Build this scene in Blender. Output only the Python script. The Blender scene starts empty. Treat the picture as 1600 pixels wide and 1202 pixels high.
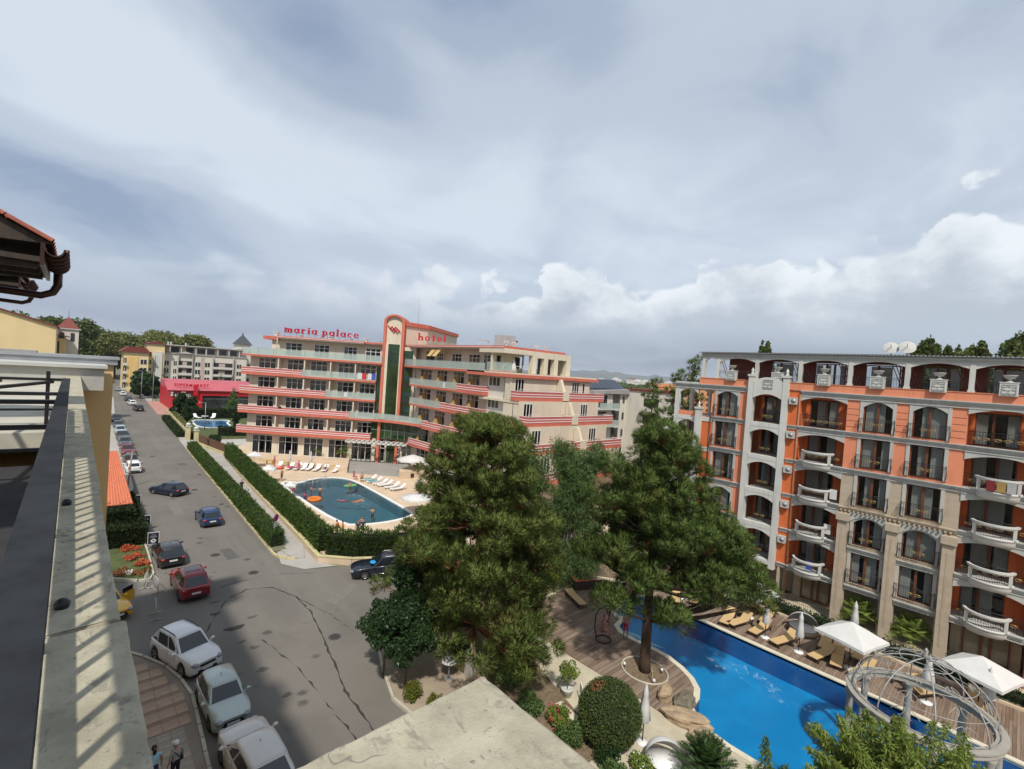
import bpy, bmesh, math, random
import numpy as np
from mathutils import Matrix, Vector
R = math.radians
PI = math.pi
S = bpy.context.scene
COL = S.collection

# ---------------------------------------------------------------- camera
cam_d = bpy.data.cameras.new('camera'); cam = bpy.data.objects.new('camera', cam_d); COL.objects.link(cam)
cam_d.sensor_fit = 'HORIZONTAL'; cam_d.sensor_width = 36.0; cam_d.lens = 16.65
cam_d.clip_start = 0.05; cam_d.clip_end = 40000
right = Vector((0.73236595,-0.67732334,0.0698083)); fwd = Vector((0.68003086,0.73277672,-0.02441943))
up = right.cross(fwd) * 1.0
up.normalize(); bk = -fwd
m = Matrix((right, up, bk)).transposed().to_4x4()
m.translation = Vector((0,0,17.0))
cam.matrix_world = m
S.camera = cam

# ---------------------------------------------------------------- exposure
S.view_settings.view_transform = 'Standard'; S.view_settings.look = 'None'
S.view_settings.exposure = 0.5; S.view_settings.gamma = 1.0; S.view_settings.use_curve_mapping = False

# ---------------------------------------------------------------- sun
SUN_EL = R(52.6); SH = Vector((0.66,0.75,0)).normalized()      # SH: direction shadows fall
sun_d = bpy.data.lights.new('sun', 'SUN'); sun_d.energy = 3.0; sun_d.angle = R(2.2); sun_d.color = (1.0,0.945,0.86)
sun = bpy.data.objects.new('sun', sun_d); COL.objects.link(sun)
sd = Vector((SH.x*math.cos(SUN_EL), SH.y*math.cos(SUN_EL),-math.sin(SUN_EL)))
sun.rotation_euler = sd.to_track_quat('-Z', 'Y').to_euler(); sun.location = (-30,-30,60)

# ---------------------------------------------------------------- world: sky with clouds
W = bpy.data.worlds.new('World'); S.world = W; W.use_nodes = True
nt = W.node_tree; nt.nodes.clear()
class NG:
    "tiny node-building helper"
    def __init__(s, nt): s.nt = nt
    def n(s, t, **k):
        o = s.nt.nodes.new(t)
        for a, v in k.items(): setattr(o, a, v)
        return o
    def put(s, sock, v):
        if hasattr(v, 'is_linked') or hasattr(v, 'links'): s.nt.links.new(v, sock)
        else:
            if isinstance(v, (tuple, list)) and sock.type == 'RGBA' and len(v) == 3: v = (*v, 1)
            sock.default_value = v
    def m(s, op, a, b=0.0, c=0.0, clamp=False):
        o = s.n('ShaderNodeMath', operation=op, use_clamp=clamp)
        s.put(o.inputs[0], a); s.put(o.inputs[1], b); s.put(o.inputs[2], c)
        return o.outputs[0]
    def vm(s, op, a, b=(0,0,0)):
        o = s.n('ShaderNodeVectorMath', operation=op); s.put(o.inputs[0], a); s.put(o.inputs[1], b)
        return o.outputs['Vector'] if op not in ('DOT_PRODUCT', 'LENGTH') else o.outputs['Value']
    def rng(s, v, a, b, c=0.0, d=1.0, smooth=True):
        o = s.n('ShaderNodeMapRange', interpolation_type='SMOOTHSTEP' if smooth else 'LINEAR')
        for i, x in enumerate((v, a, b, c, d)): s.put(o.inputs[i], x)
        return o.outputs[0]
    def mix(s, f, a, b):
        o = s.n('ShaderNodeMix', data_type='RGBA'); s.put(o.inputs[0], f); s.put(o.inputs[6], a); s.put(o.inputs[7], b)
        return o.outputs[2]
    def noise(s, vec, scale, detail=5, rough=0.55, dist=0.0, lac=2.0):
        o = s.n('ShaderNodeTexNoise'); s.put(o.inputs['Vector'], vec); s.put(o.inputs['Scale'], scale)
        o.inputs['Detail'].default_value = detail; o.inputs['Roughness'].default_value = rough; o.inputs['Distortion'].default_value = dist
        o.inputs['Lacunarity'].default_value = lac
        return o.outputs['Fac']
    def ramp(s, v, stops, interp='LINEAR'):
        o = s.n('ShaderNodeValToRGB'); cr = o.color_ramp; cr.interpolation = interp
        while len(cr.elements) < len(stops): cr.elements.new(0.5)
        for e, (p, c) in zip(cr.elements, stops):
            e.position = p; e.color = (*c, 1) if isinstance(c, (tuple, list)) else (c, c, c, 1)
        s.put(o.inputs[0], v); return o.outputs[0]
    def comb(s, x, y, z):
        o = s.n('ShaderNodeCombineXYZ'); s.put(o.inputs[0], x); s.put(o.inputs[1], y); s.put(o.inputs[2], z); return o.outputs[0]
    def sep(s, v):
        o = s.n('ShaderNodeSeparateXYZ'); s.put(o.inputs[0], v); return o.outputs
g = NG(nt)
D = g.n('ShaderNodeTexCoord').outputs['Generated']
dx, dy, dz = g.sep(D)
fx, fy = 0.680,0.733                                   # azimuth 0 of the cloud map looks up the hotel side
ahead = g.m('ADD', g.m('MULTIPLY', dx, fx), g.m('MULTIPLY', dy, fy))
side = g.m('SUBTRACT', g.m('MULTIPLY', dx, fy), g.m('MULTIPLY', dy, fx))
az = g.m('MULTIPLY', g.m('ARCTAN2', side, ahead),180/PI)      # degrees, + = towards +X
el = g.m('MULTIPLY', g.m('ARCSINE', dz),180/PI)
elp = g.m('MAXIMUM', el, 0.0)
sky = g.n('ShaderNodeTexSky'); sky.sky_type = 'NISHITA'; sky.sun_disc = False
sky.sun_elevation = SUN_EL; sky.sun_rotation = math.atan2(-SH.x, -SH.y) % (2*PI)
sky.altitude = 20; sky.air_density = 1.0; sky.dust_density = 1.5; sky.ozone_density = 1.0
# high cloud sheet, laid on a plane overhead
pl = g.m('ADD', g.m('MAXIMUM', dz, 0.0),0.22)
pv = g.comb(g.m('DIVIDE', dx, pl), g.m('DIVIDE', dy, pl),0.0)
n1 = g.noise(g.vm('ADD', pv, (3.3,1.2,0)),0.62,7,0.52,0.5)
n2 = g.noise(g.vm('ADD', pv, (7.1,4.4,2)),1.9,6,0.55,0.6)
sheet = g.m('ADD', g.m('MULTIPLY', n1,0.5), g.m('MULTIPLY', n2,0.5))
def blob(a0, e0, sa, se, amp, tilt=0.0):
    u = g.m('SUBTRACT', az, a0); v = g.m('SUBTRACT', g.m('SUBTRACT', el, e0), g.m('MULTIPLY', u, tilt))
    r2 = g.m('ADD', g.m('POWER', g.m('ABSOLUTE', g.m('DIVIDE', u, sa)),2.0), g.m('POWER', g.m('ABSOLUTE', g.m('DIVIDE', v, se)),2.0))
    return g.m('MULTIPLY', g.m('EXPONENT', g.m('MULTIPLY', r2,-1.0)), amp)
lv = sheet
for b_ in [(-26,32,16,6.5,-0.26,-0.35),(-4,38,16,7,-0.20,-0.2),(-36,22,30,5,0.20,-0.16),(14,19,26,10,0.17,0),(-40,13,13,3.2,-0.27,-0.1),
           (-10,18,26,6,0.09,0.0),(-12,19.5,6,2.2,-0.11,0.2),(-9,14,4,1.6,-0.09,0.0),(36,30,24,8,-0.06,0.1),(6,31,7,6,-0.05,0.6)]:
    lv = g.m('ADD', lv, blob(*b_))
cl = g.ramp(g.m('ADD', g.m('MULTIPLY', g.m('SUBTRACT', lv, 0.5),1.5),0.5),[(0.10,(2.2,2.75,3.8)),(0.30,(3.05,3.6,4.5)),(0.50,(4.0,4.55,5.3)),(0.80,(5.2,5.75,6.35))], 'EASE')
base = g.mix(0.88, sky.outputs[0], cl)
# storm-grey band low over the horizon
hb = g.noise(g.comb(g.m('MULTIPLY', az, 0.05), g.m('MULTIPLY', el, 0.22),4.0),1.0,5,0.55,0.4)
lowtop = g.m('ADD', g.ramp(g.m('DIVIDE', g.m('ADD', az, 60),120),[(0.0,0.20),(0.35,0.23),(0.55,0.26),(0.72,0.26),(1.0,0.20)]), g.m('MULTIPLY', g.m('SUBTRACT', hb, 0.5),0.22))
lowf = g.rng(g.m('DIVIDE', elp, 30), g.m('MULTIPLY', lowtop, 0.25), g.m('MULTIPLY', lowtop, 1.35),1.0,0.0)
lowc = g.mix(g.rng(az, -45,40),(2.35,2.8,3.75),(2.0,2.4,2.95))
lowc = g.mix(g.rng(hb, 0.38,0.66), lowc, (3.1,3.6,4.3))
base = g.mix(g.m('MULTIPLY', lowf, 0.93), base, lowc)
# cumulus bank: its top line follows azimuth, noise gives the cauliflower edge
uu = g.m('DIVIDE', g.m('ADD', az, 60),120)
def toAz(px): return (math.degrees(math.atan((px-800)/740.0)) + 60)/120
top = g.ramp(uu, [(0.0,0.20),(toAz(330),0.225),(toAz(480),0.26),(toAz(600),0.285),(toAz(740),0.27),(toAz(800),0.28),(toAz(850),0.36),(toAz(905),0.35),(toAz(975),0.30),(toAz(1040),0.33),
                  (toAz(1110),0.41),(toAz(1175),0.425),(toAz(1235),0.315),(toAz(1300),0.37),(toAz(1400),0.44),(toAz(1470),0.475),(toAz(1570),0.42),(1.0,0.36)], 'B_SPLINE')
cv = g.comb(g.m('MULTIPLY', az, 0.075), g.m('MULTIPLY', el, 0.10),1.3)
c1 = g.noise(cv, 1.25,8,0.58,0.25); c2 = g.noise(g.vm('ADD', cv, (5,3,1)),3.4,7,0.6,0.15)
def puff(scale, off_):
    v = g.n('ShaderNodeTexVoronoi', feature='SMOOTH_F1'); v.inputs['Smoothness'].default_value = 0.35; v.inputs['Scale'].default_value = scale
    g.put(v.inputs['Vector'], g.vm('ADD', g.vm('ADD', cv, off_), g.comb(g.m('MULTIPLY', g.m('SUBTRACT', c2,0.5),0.5), g.m('MULTIPLY', g.m('SUBTRACT', c1,0.5),0.5),0.0)))
    return g.m('SUBTRACT', 0.45, v.outputs['Distance'])
pf = g.m('ADD', g.m('MULTIPLY', puff(2.1,(0,0,0)),5.5), g.m('MULTIPLY', puff(5.2,(3,1,0)),3.0))
edge = g.m('ADD', g.m('ADD', g.m('MULTIPLY', g.m('SUBTRACT', c1,0.5),6.0), g.m('MULTIPLY', g.m('SUBTRACT', c2,0.5),4.0)), g.m('SUBTRACT', pf, 1.0))
dtop = g.m('SUBTRACT', g.m('ADD', g.m('MULTIPLY', top, 40.0), edge), el)          # degrees below the cloud's upper edge
soft = g.rng(az, -34,6,2.6,1.1)
cm = g.rng(g.m('DIVIDE', dtop, soft),-0.1,1.1)
shade = g.rng(g.m('ADD', dtop, g.m('SUBTRACT', g.m('MULTIPLY', g.m('SUBTRACT', c2,0.5),9.0), g.m('MULTIPLY', g.m('SUBTRACT', pf, 1.0),1.1))),0.2,9.5)
bright = g.mix(g.rng(az, -32,8),(4.7,5.15,5.75),(6.4,6.75,7.1))
grey = g.mix(g.rng(az, -32,30),(3.1,3.6,4.35),(3.6,4.1,4.7))
cc = g.mix(shade, bright, grey)
cm = g.m('MULTIPLY', cm, g.rng(g.m('SUBTRACT', el, g.m('MULTIPLY', top, 40.0)),1.5,4.5,1.0,0.0))
cm = g.m('MULTIPLY', cm, g.rng(el, 3.5,8.0,0.0,0.92))
cm = g.m('MULTIPLY', cm, g.rng(az, -50,-15,0.55,1.0))
final = g.mix(cm, base, cc)
bg = g.n('ShaderNodeBackground'); g.put(bg.inputs[0], final); bg.inputs[1].default_value = 0.1
wo = g.n('ShaderNodeOutputWorld'); nt.links.new(bg.outputs[0], wo.inputs[0])

# ---------------------------------------------------------------- mesh helpers
rnd = random.Random(7)
class MB:
    "collects polygons; build() links them as ONE mesh object"
    def __init__(s, M=None): s.v = []; s.f = []; s.mi = []; s.M = M; s.cm = 0; s.sm = []
    def P(s, p):
        p = Vector(p)
        if s.M is not None: p = s.M @ p
        s.v.append((p.x, p.y, p.z)); return len(s.v)-1
    def face(s, idx, sm=False): s.f.append(tuple(idx)); s.mi.append(s.cm); s.sm.append(sm)
    def poly(s, pts, sm=False): s.face([s.P(p) for p in pts], sm); return s
    def box(s, x0, x1, y0, y1, z0, z1):
        i = [s.P(p) for p in ((x0,y0,z0),(x1,y0,z0),(x1,y1,z0),(x0,y1,z0),(x0,y0,z1),(x1,y0,z1),(x1,y1,z1),(x0,y1,z1))]
        for q in ((0,3,2,1),(4,5,6,7),(0,1,5,4),(1,2,6,5),(2,3,7,6),(3,0,4,7)): s.face([i[k] for k in q])
        return s
    def cbox(s, c, d): return s.box(c[0]-d[0]/2, c[0]+d[0]/2, c[1]-d[1]/2, c[1]+d[1]/2, c[2]-d[2]/2, c[2]+d[2]/2)
    def prism(s, poly, z0, z1):
        "polygon in xy, extruded in z (counter-clockwise seen from above)"
        a = sum(poly[i][0]*poly[(i+1)%len(poly)][1]-poly[(i+1)%len(poly)][0]*poly[i][1] for i in range(len(poly)))
        if a < 0: poly = poly[::-1]
        n = len(poly); lo = [s.P((p[0], p[1], z0)) for p in poly]; hi = [s.P((p[0], p[1], z1)) for p in poly]
        s.face(hi); s.face(lo[::-1])
        for i in range(n): j = (i+1) % n; s.face((lo[i], lo[j], hi[j], hi[i]))
        return s
    def slab(s, prof, a0, a1, axis='x'):
        "profile polygon extruded along an axis; prof in (y,z) for axis x, (x,z) for axis y"
        n = len(prof)
        f = (lambda a, p: (a, p[0], p[1])) if axis == 'x' else (lambda a, p: (p[0], a, p[1]))
        A = [s.P(f(a0, p)) for p in prof]; B = [s.P(f(a1, p)) for p in prof]
        s.face(A[::-1]); s.face(B)
        for i in range(n): j = (i+1) % n; s.face((A[i], A[j], B[j], B[i]))
        return s
    def tube(s, path, r, n=6, cap=True, sm=True):
        path = [Vector(p) for p in path]; rings = []
        for i, p in enumerate(path):
            t = (path[min(i+1, len(path)-1)]-path[max(i-1,0)])
            if t.length < 1e-9: t = Vector((0,0,1))
            t.normalize(); a = t.orthogonal().normalized() if i == 0 else (a - t*a.dot(t)).normalized()
            b = t.cross(a); rr = r[i] if isinstance(r, (list, tuple)) else r
            rings.append([s.P(p + a*(rr*math.cos(2*PI*k/n)) + b*(rr*math.sin(2*PI*k/n))) for k in range(n)])
        for A, B in zip(rings, rings[1:]):
            for k in range(n): s.face((A[k], A[(k+1) % n], B[(k+1) % n], B[k]), sm)
        if cap: s.face(rings[0][::-1]); s.face(rings[-1])
        return s
    def lathe(s, prof, n=12, c=(0,0,0), sm=True, cap=True, a0=0.0, a1=2*PI):
        full = abs(a1-a0-2*PI) < 1e-6; m_ = n if full else n+1; rings = []
        for r, z in prof: rings.append([s.P((c[0]+r*math.cos(a0+(a1-a0)*k/n), c[1]+r*math.sin(a0+(a1-a0)*k/n), c[2]+z)) for k in range(m_)])
        for A, B in zip(rings, rings[1:]):
            for k in range(n): s.face((A[k], A[(k+1) % m_], B[(k+1) % m_], B[k]), sm)
        if cap and full:
            if prof[0][0] > 1e-4: s.face(rings[0][::-1])
            if prof[-1][0] > 1e-4: s.face(rings[-1])
        return s
    def bar(s, p, q, w, h=None):
        "rectangular bar between two points"
        p = Vector(p); q = Vector(q); h = h or w; t = (q-p).normalized()
        a = t.cross(Vector((0,0,1)))
        if a.length < 1e-4: a = Vector((1,0,0))
        a.normalize(); b = t.cross(a).normalized(); a *= w/2; b *= h/2
        A = [s.P(p+x) for x in (-a-b, a-b, a+b, -a+b)]; B = [s.P(q+x) for x in (-a-b, a-b, a+b, -a+b)]
        s.face(A[::-1]); s.face(B)
        for k in range(4): s.face((A[k], A[(k+1) % 4], B[(k+1) % 4], B[k]))
        return s
    def blobby(s, c, r, n=8, m_=5, jit=0.0):
        c = Vector(c); r = Vector(r) if not isinstance(r, (int, float)) else Vector((r, r, r)); rings = []
        for i in range(1, m_):
            t = PI*i/m_
            rings.append([s.P((c.x+r.x*math.sin(t)*math.cos(2*PI*k/n)*(1+jit*(rnd.random()-.5)), c.y+r.y*math.sin(t)*math.sin(2*PI*k/n)*(1+jit*(rnd.random()-.5)), c.z+r.z*math.cos(t)*(1+jit*(rnd.random()-.5)))) for k in range(n)])
        a = s.P((c.x, c.y, c.z+r.z)); b = s.P((c.x, c.y, c.z-r.z))
        for k in range(n):
            s.face((a, rings[0][k], rings[0][(k+1) % n]), True); s.face((b, rings[-1][(k+1) % n], rings[-1][k]), True)
        for A, B in zip(rings, rings[1:]):
            for k in range(n): s.face((A[k], B[k], B[(k+1) % n], A[(k+1) % n]), True)
        return s
    def mesh(s, name, mats):
        me = bpy.data.meshes.new(name); me.from_pydata(s.v, [], s.f)
        for m_ in (mats if isinstance(mats, (list, tuple)) else [mats]): me.materials.append(m_)
        if any(s.mi): me.polygons.foreach_set('material_index', s.mi)
        if any(s.sm): me.polygons.foreach_set('use_smooth', s.sm)
        me.update(); return me
    def build(s, name, mats, parent=None, label=None):
        return link(name, s.mesh(name, mats), parent, label)
def link(name, me, parent=None, label=None, loc=None, rz=None):
    o = bpy.data.objects.new(name, me); COL.objects.link(o)
    if parent is not None: o.parent = parent
    if label: o['label'] = label
    if loc is not None: o.location = loc
    if rz is not None: o.rotation_euler = (0,0, rz)
    return o
def tag(o, label=None, cat=None, group=None, kind=None):
    if label: o['label'] = label
    if cat: o['category'] = cat
    if group: o['group'] = group
    if kind: o['kind'] = kind
    return o
def thing(name, label, cat, loc=(0,0,0), rz=0.0, group=None):
    o = bpy.data.objects.new(name, None); o.empty_display_size = 0.3; COL.objects.link(o)
    o.location = loc; o.rotation_euler = (0,0, rz); return tag(o, label, cat, group)
KIDS = {}
def copy_tree(o, loc=None, rz=None, label=None, parent=None, swap=None):
    "copies a thing, its parts and their sub-parts; swap maps material to material"
    c = o.copy(); COL.objects.link(c)
    if parent is not None: c.parent = parent
    if loc is not None: c.location = loc
    if rz is not None: c.rotation_euler = (0,0, rz)
    if label: c['label'] = label
    if swap and o.type == 'MESH' and any(m_ in swap for m_ in o.data.materials):
        key = (o.data, tuple(swap.items()))
        if key not in KIDS:
            d = o.data.copy()
            for i, m_ in enumerate(d.materials):
                if m_ in swap: d.materials[i] = swap[m_]
            KIDS[key] = d
        c.data = KIDS[key]
    for ch in kids(o): copy_tree(ch, parent=c, swap=swap)
    return c
def kids(o):
    return list(o.children)
def struct(name, mb, mat_, parent=None):
    o = mb.build(name, mat_, parent)
    if parent is None: o['kind'] = 'structure'
    return o
# ---------------------------------------------------------------- materials
MC = {}
def mat(name, col, rough=0.8, var=0.12, scale=1.5, bump=0.0, bscale=20.0, metal=0.0, spec=0.4, stain=0.0, stain_col=(0.1,0.09,0.08), stretch=None, rand=0.0, coat=0.0, streak=0.0, transl=0.0):
    if name in MC: return MC[name]
    M = bpy.data.materials.new(name); M.use_nodes = True; t = M.node_tree; t.nodes.clear(); q = NG(t)
    b = q.n('ShaderNodeBsdfPrincipled'); o = q.n('ShaderNodeOutputMaterial')
    tc = q.n('ShaderNodeTexCoord').outputs['Object']; vec = tc
    if stretch: 
        mp = q.n('ShaderNodeMapping'); mp.inputs['Scale'].default_value = stretch; q.put(mp.inputs[0], tc); vec = mp.outputs[0]
    c = col
    if var:
        nz = q.noise(vec, scale, 5,0.6); f = q.rng(nz, 0.28,0.72)
        c = q.mix(f, tuple(x*(1-var) for x in col), tuple(min(1, x*(1+var)) for x in col))
    if stain:
        n2 = q.noise(q.vm('ADD', vec, (7,3,5)), scale*0.37,7,0.66,0.6)
        c = q.mix(q.m('MULTIPLY', q.rng(n2,0.52,0.72), stain), c, stain_col)
    if streak:
        n3 = q.noise(q.vm('MULTIPLY', tc, (2.6,2.6,0.16)),1.0,6,0.65,0.3); n4 = q.noise(q.vm('ADD', tc, (3,8,1)),0.35,3)
        c = q.mix(q.m('MULTIPLY', q.m('MULTIPLY', q.rng(n3,0.46,0.70), q.rng(n4,0.35,0.62)), streak), c, tuple(x*.55 for x in col))
    if rand:
        oi = q.n('ShaderNodeObjectInfo'); hs = q.n('ShaderNodeHueSaturation'); q.put(hs.inputs['Color'], c)
        q.put(hs.inputs['Value'], q.m('ADD', q.m('MULTIPLY', oi.outputs['Random'], rand*2),1-rand)); c = hs.outputs[0]
    q.put(b.inputs['Base Color'], c); b.inputs['Roughness'].default_value = rough; b.inputs['Metallic'].default_value = metal
    b.inputs['Specular IOR Level'].default_value = spec
    if coat: b.inputs['Coat Weight'].default_value = coat; b.inputs['Coat Roughness'].default_value = 0.04
    if bump:
        bn = q.n('ShaderNodeBump'); bn.inputs['Strength'].default_value = bump; bn.inputs['Distance'].default_value = 0.02
        q.put(bn.inputs['Height'], q.noise(vec, bscale, 4,0.6)); q.put(b.inputs['Normal'], bn.outputs[0])
    sh = b.outputs[0]
    if transl:
        tr = q.n('ShaderNodeBsdfTranslucent'); q.put(tr.inputs[0], c); mx = q.n('ShaderNodeMixShader'); mx.inputs[0].default_value = transl
        q.nt.links.new(b.outputs[0], mx.inputs[1]); q.nt.links.new(tr.outputs[0], mx.inputs[2]); sh = mx.outputs[0]
    t.links.new(sh, o.inputs[0]); MC[name] = M; return M
def glass_mat(name, tint, refl=1.5, rough=0.02):
    "clear pane: see-through with real Fresnel reflection"
    M = bpy.data.materials.new(name); M.use_nodes = True; t = M.node_tree; t.nodes.clear(); q = NG(t)
    tr = q.n('ShaderNodeBsdfTransparent'); q.put(tr.inputs[0],(*tint, 1)); gl = q.n('ShaderNodeBsdfGlossy'); gl.inputs['Roughness'].default_value = rough
    fr = q.n('ShaderNodeFresnel'); fr.inputs[0].default_value = refl; mx = q.n('ShaderNodeMixShader'); o = q.n('ShaderNodeOutputMaterial')
    t.links.new(fr.outputs[0], mx.inputs[0]); t.links.new(tr.outputs[0], mx.inputs[1]); t.links.new(gl.outputs[0], mx.inputs[2]); t.links.new(mx.outputs[0], o.inputs[0])
    return M
def water_mat(name, tint, scale=1.6, strength=0.25):
    M = bpy.data.materials.new(name); M.use_nodes = True; t = M.node_tree; t.nodes.clear(); q = NG(t)
    tr = q.n('ShaderNodeBsdfTransparent'); q.put(tr.inputs[0],(*tint, 1)); gl = q.n('ShaderNodeBsdfGlossy'); gl.inputs['Roughness'].default_value = 0.06
    tc = q.n('ShaderNodeTexCoord').outputs['Object']; bn = q.n('ShaderNodeBump'); bn.inputs['Strength'].default_value = strength; bn.inputs['Distance'].default_value = 0.08
    q.put(bn.inputs['Height'], q.m('ADD', q.noise(tc, scale, 4,0.6,1.0), q.m('MULTIPLY', q.noise(tc, scale*4,3,0.6,0.5),0.4)))
    fr = q.n('ShaderNodeFresnel'); fr.inputs[0].default_value = 1.33
    q.put(fr.inputs['Normal'], bn.outputs[0]); q.put(gl.inputs['Normal'], bn.outputs[0])
    mx = q.n('ShaderNodeMixShader'); o = q.n('ShaderNodeOutputMaterial')
    t.links.new(fr.outputs[0], mx.inputs[0]); t.links.new(tr.outputs[0], mx.inputs[1]); t.links.new(gl.outputs[0], mx.inputs[2]); t.links.new(mx.outputs[0], o.inputs[0])
    return M
def leaf_mat(name, c0, c1, c2=None, rough=0.6, nscale=0.8, transl=0.3):
    "foliage: colour varies leaf clump by leaf clump"
    M = bpy.data.materials.new(name); M.use_nodes = True; t = M.node_tree; t.nodes.clear(); q = NG(t)
    b = q.n('ShaderNodeBsdfPrincipled'); o = q.n('ShaderNodeOutputMaterial'); tc = q.n('ShaderNodeTexCoord').outputs['Object']
    c = q.mix(q.rng(q.noise(tc, nscale*4,3,0.6),0.3,0.7), c0, c1)
    if c2: c = q.mix(q.rng(q.noise(q.vm('ADD', tc, (4,9,2)), nscale, 3,0.55),0.56,0.70), c, c2)
    q.put(b.inputs['Base Color'], c); b.inputs['Roughness'].default_value = rough; b.inputs['Specular IOR Level'].default_value = 0.25
    tr = q.n('ShaderNodeBsdfTranslucent'); q.put(tr.inputs[0], c); mx = q.n('ShaderNodeMixShader'); mx.inputs[0].default_value = transl
    t.links.new(b.outputs[0], mx.inputs[1]); t.links.new(tr.outputs[0], mx.inputs[2]); t.links.new(mx.outputs[0], o.inputs[0]); return M

def asphalt_mat():
    M = bpy.data.materials.new('asphalt'); M.use_nodes = True; t = M.node_tree; t.nodes.clear(); q = NG(t)
    b = q.n('ShaderNodeBsdfPrincipled'); o = q.n('ShaderNodeOutputMaterial'); tc = q.n('ShaderNodeTexCoord').outputs['Object']
    c = q.mix(q.rng(q.noise(tc, 0.13,6,0.6,0.8),0.3,0.7),(0.140,0.128,0.111),(0.180,0.165,0.143))
    c = q.mix(q.m('MULTIPLY', q.rng(q.noise(tc, 9.0,3,0.7),0.3,0.7),0.25), c, (0.10,0.096,0.09))
    # tyre-worn lanes running along the street
    sx, sy, sz = q.sep(tc); u = q.m('SUBTRACT', sx, q.m('MULTIPLY', sy, 0.02))
    ln = q.noise(q.comb(q.m('MULTIPLY', u, 0.9), q.m('MULTIPLY', sy, 0.03),0.0),1.0,3,0.5)
    c = q.mix(q.m('MULTIPLY', q.rng(ln, 0.5,0.7),0.4), c, (0.185,0.172,0.15))
    # oil spots
    vo = q.n('ShaderNodeTexVoronoi'); vo.inputs['Scale'].default_value = 0.55; vo.inputs['Randomness'].default_value = 1.0; q.put(vo.inputs['Vector'], q.vm('ADD', tc, q.comb(q.m('MULTIPLY', q.noise(tc, 3.0,3),0.5),0,0)))
    spot = q.m('MULTIPLY', q.rng(vo.outputs['Distance'],0.08,0.2,0.75,0.0), q.rng(q.noise(tc, 0.3,2),0.5,0.62))
    c = q.mix(spot, c, (0.045,0.042,0.04))
    q.put(b.inputs['Base Color'], c); b.inputs['Roughness'].default_value = 0.9; b.inputs['Specular IOR Level'].default_value = 0.25
    bn = q.n('ShaderNodeBump'); bn.inputs['Strength'].default_value = 0.35; bn.inputs['Distance'].default_value = 0.01; q.put(bn.inputs['Height'], q.noise(tc, 45,3,0.7)); q.put(b.inputs['Normal'], bn.outputs[0])
    t.links.new(b.outputs[0], o.inputs[0]); return M
ASPH = asphalt_mat()
def stone_mat():
    "weathered cast-stone coping with lichen spots and hairline cracks"
    M = bpy.data.materials.new('weathered_stone'); M.use_nodes = True; t = M.node_tree; t.nodes.clear(); q = NG(t)
    b = q.n('ShaderNodeBsdfPrincipled'); o = q.n('ShaderNodeOutputMaterial'); tc = q.n('ShaderNodeTexCoord').outputs['Object']
    c = q.mix(q.rng(q.noise(tc, 4.0,7,0.65),0.3,0.7),(0.30,0.275,0.20),(0.44,0.405,0.305))
    c = q.mix(q.m('MULTIPLY', q.rng(q.noise(q.vm('ADD', tc, (3,1,0)),11,6,0.7),0.56,0.68),0.6), c, (0.20,0.185,0.15))
    for sc, lo, hi, amt in ((7.0,0.05,0.13,0.75),(24.0,0.08,0.26,0.8),(60.0,0.1,0.3,0.6)):
        vo = q.n('ShaderNodeTexVoronoi'); vo.inputs['Scale'].default_value = sc
        q.put(vo.inputs['Vector'], q.vm('ADD', tc, q.comb(q.m('MULTIPLY', q.noise(tc, sc*2.2,4,0.7),0.9/sc), q.m('MULTIPLY', q.noise(q.vm('ADD', tc, (9,9,9)), sc*2.2,4,0.7),0.9/sc),0)))
        cs = q.n('ShaderNodeSeparateColor'); q.put(cs.inputs[0], vo.outputs['Color'])
        c = q.mix(q.m('MULTIPLY', q.m('MULTIPLY', q.rng(vo.outputs['Distance'], lo, hi, amt, 0.0), q.rng(q.noise(tc, sc*0.35,3),0.45,0.6)), q.rng(cs.outputs[0],0.45,0.55)), c, (0.14,0.125,0.115))
    sx, sy, sz = q.sep(tc)
    sm_ = q.noise(q.vm('MULTIPLY', tc, (9.0,4.0,1.0)),1.3,6,0.65,0.8)
    c = q.mix(q.m('MULTIPLY', q.rng(sm_, 0.57,0.66),0.55), c, (0.17,0.155,0.13))
    ck = q.m('ABSOLUTE', q.m('SUBTRACT', q.noise(q.vm('MULTIPLY', tc, (1.0,1.6,1.0)),1.1,3,0.6,0.4),0.5))
    c = q.mix(q.m('MULTIPLY', q.rng(ck, 0.0,0.006,0.6,0.0), q.rng(q.noise(tc, 1.7,2),0.56,0.62)), c, (0.10,0.095,0.085))
    q.put(b.inputs['Base Color'], c); b.inputs['Roughness'].default_value = 0.92; b.inputs['Specular IOR Level'].default_value = 0.2
    bn = q.n('ShaderNodeBump'); bn.inputs['Strength'].default_value = 0.5; bn.inputs['Distance'].default_value = 0.014; q.put(bn.inputs['Height'], q.noise(tc, 60,5,0.7)); q.put(b.inputs['Normal'], bn.outputs[0])
    t.links.new(b.outputs[0], o.inputs[0]); return M
STONE = stone_mat()
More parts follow.
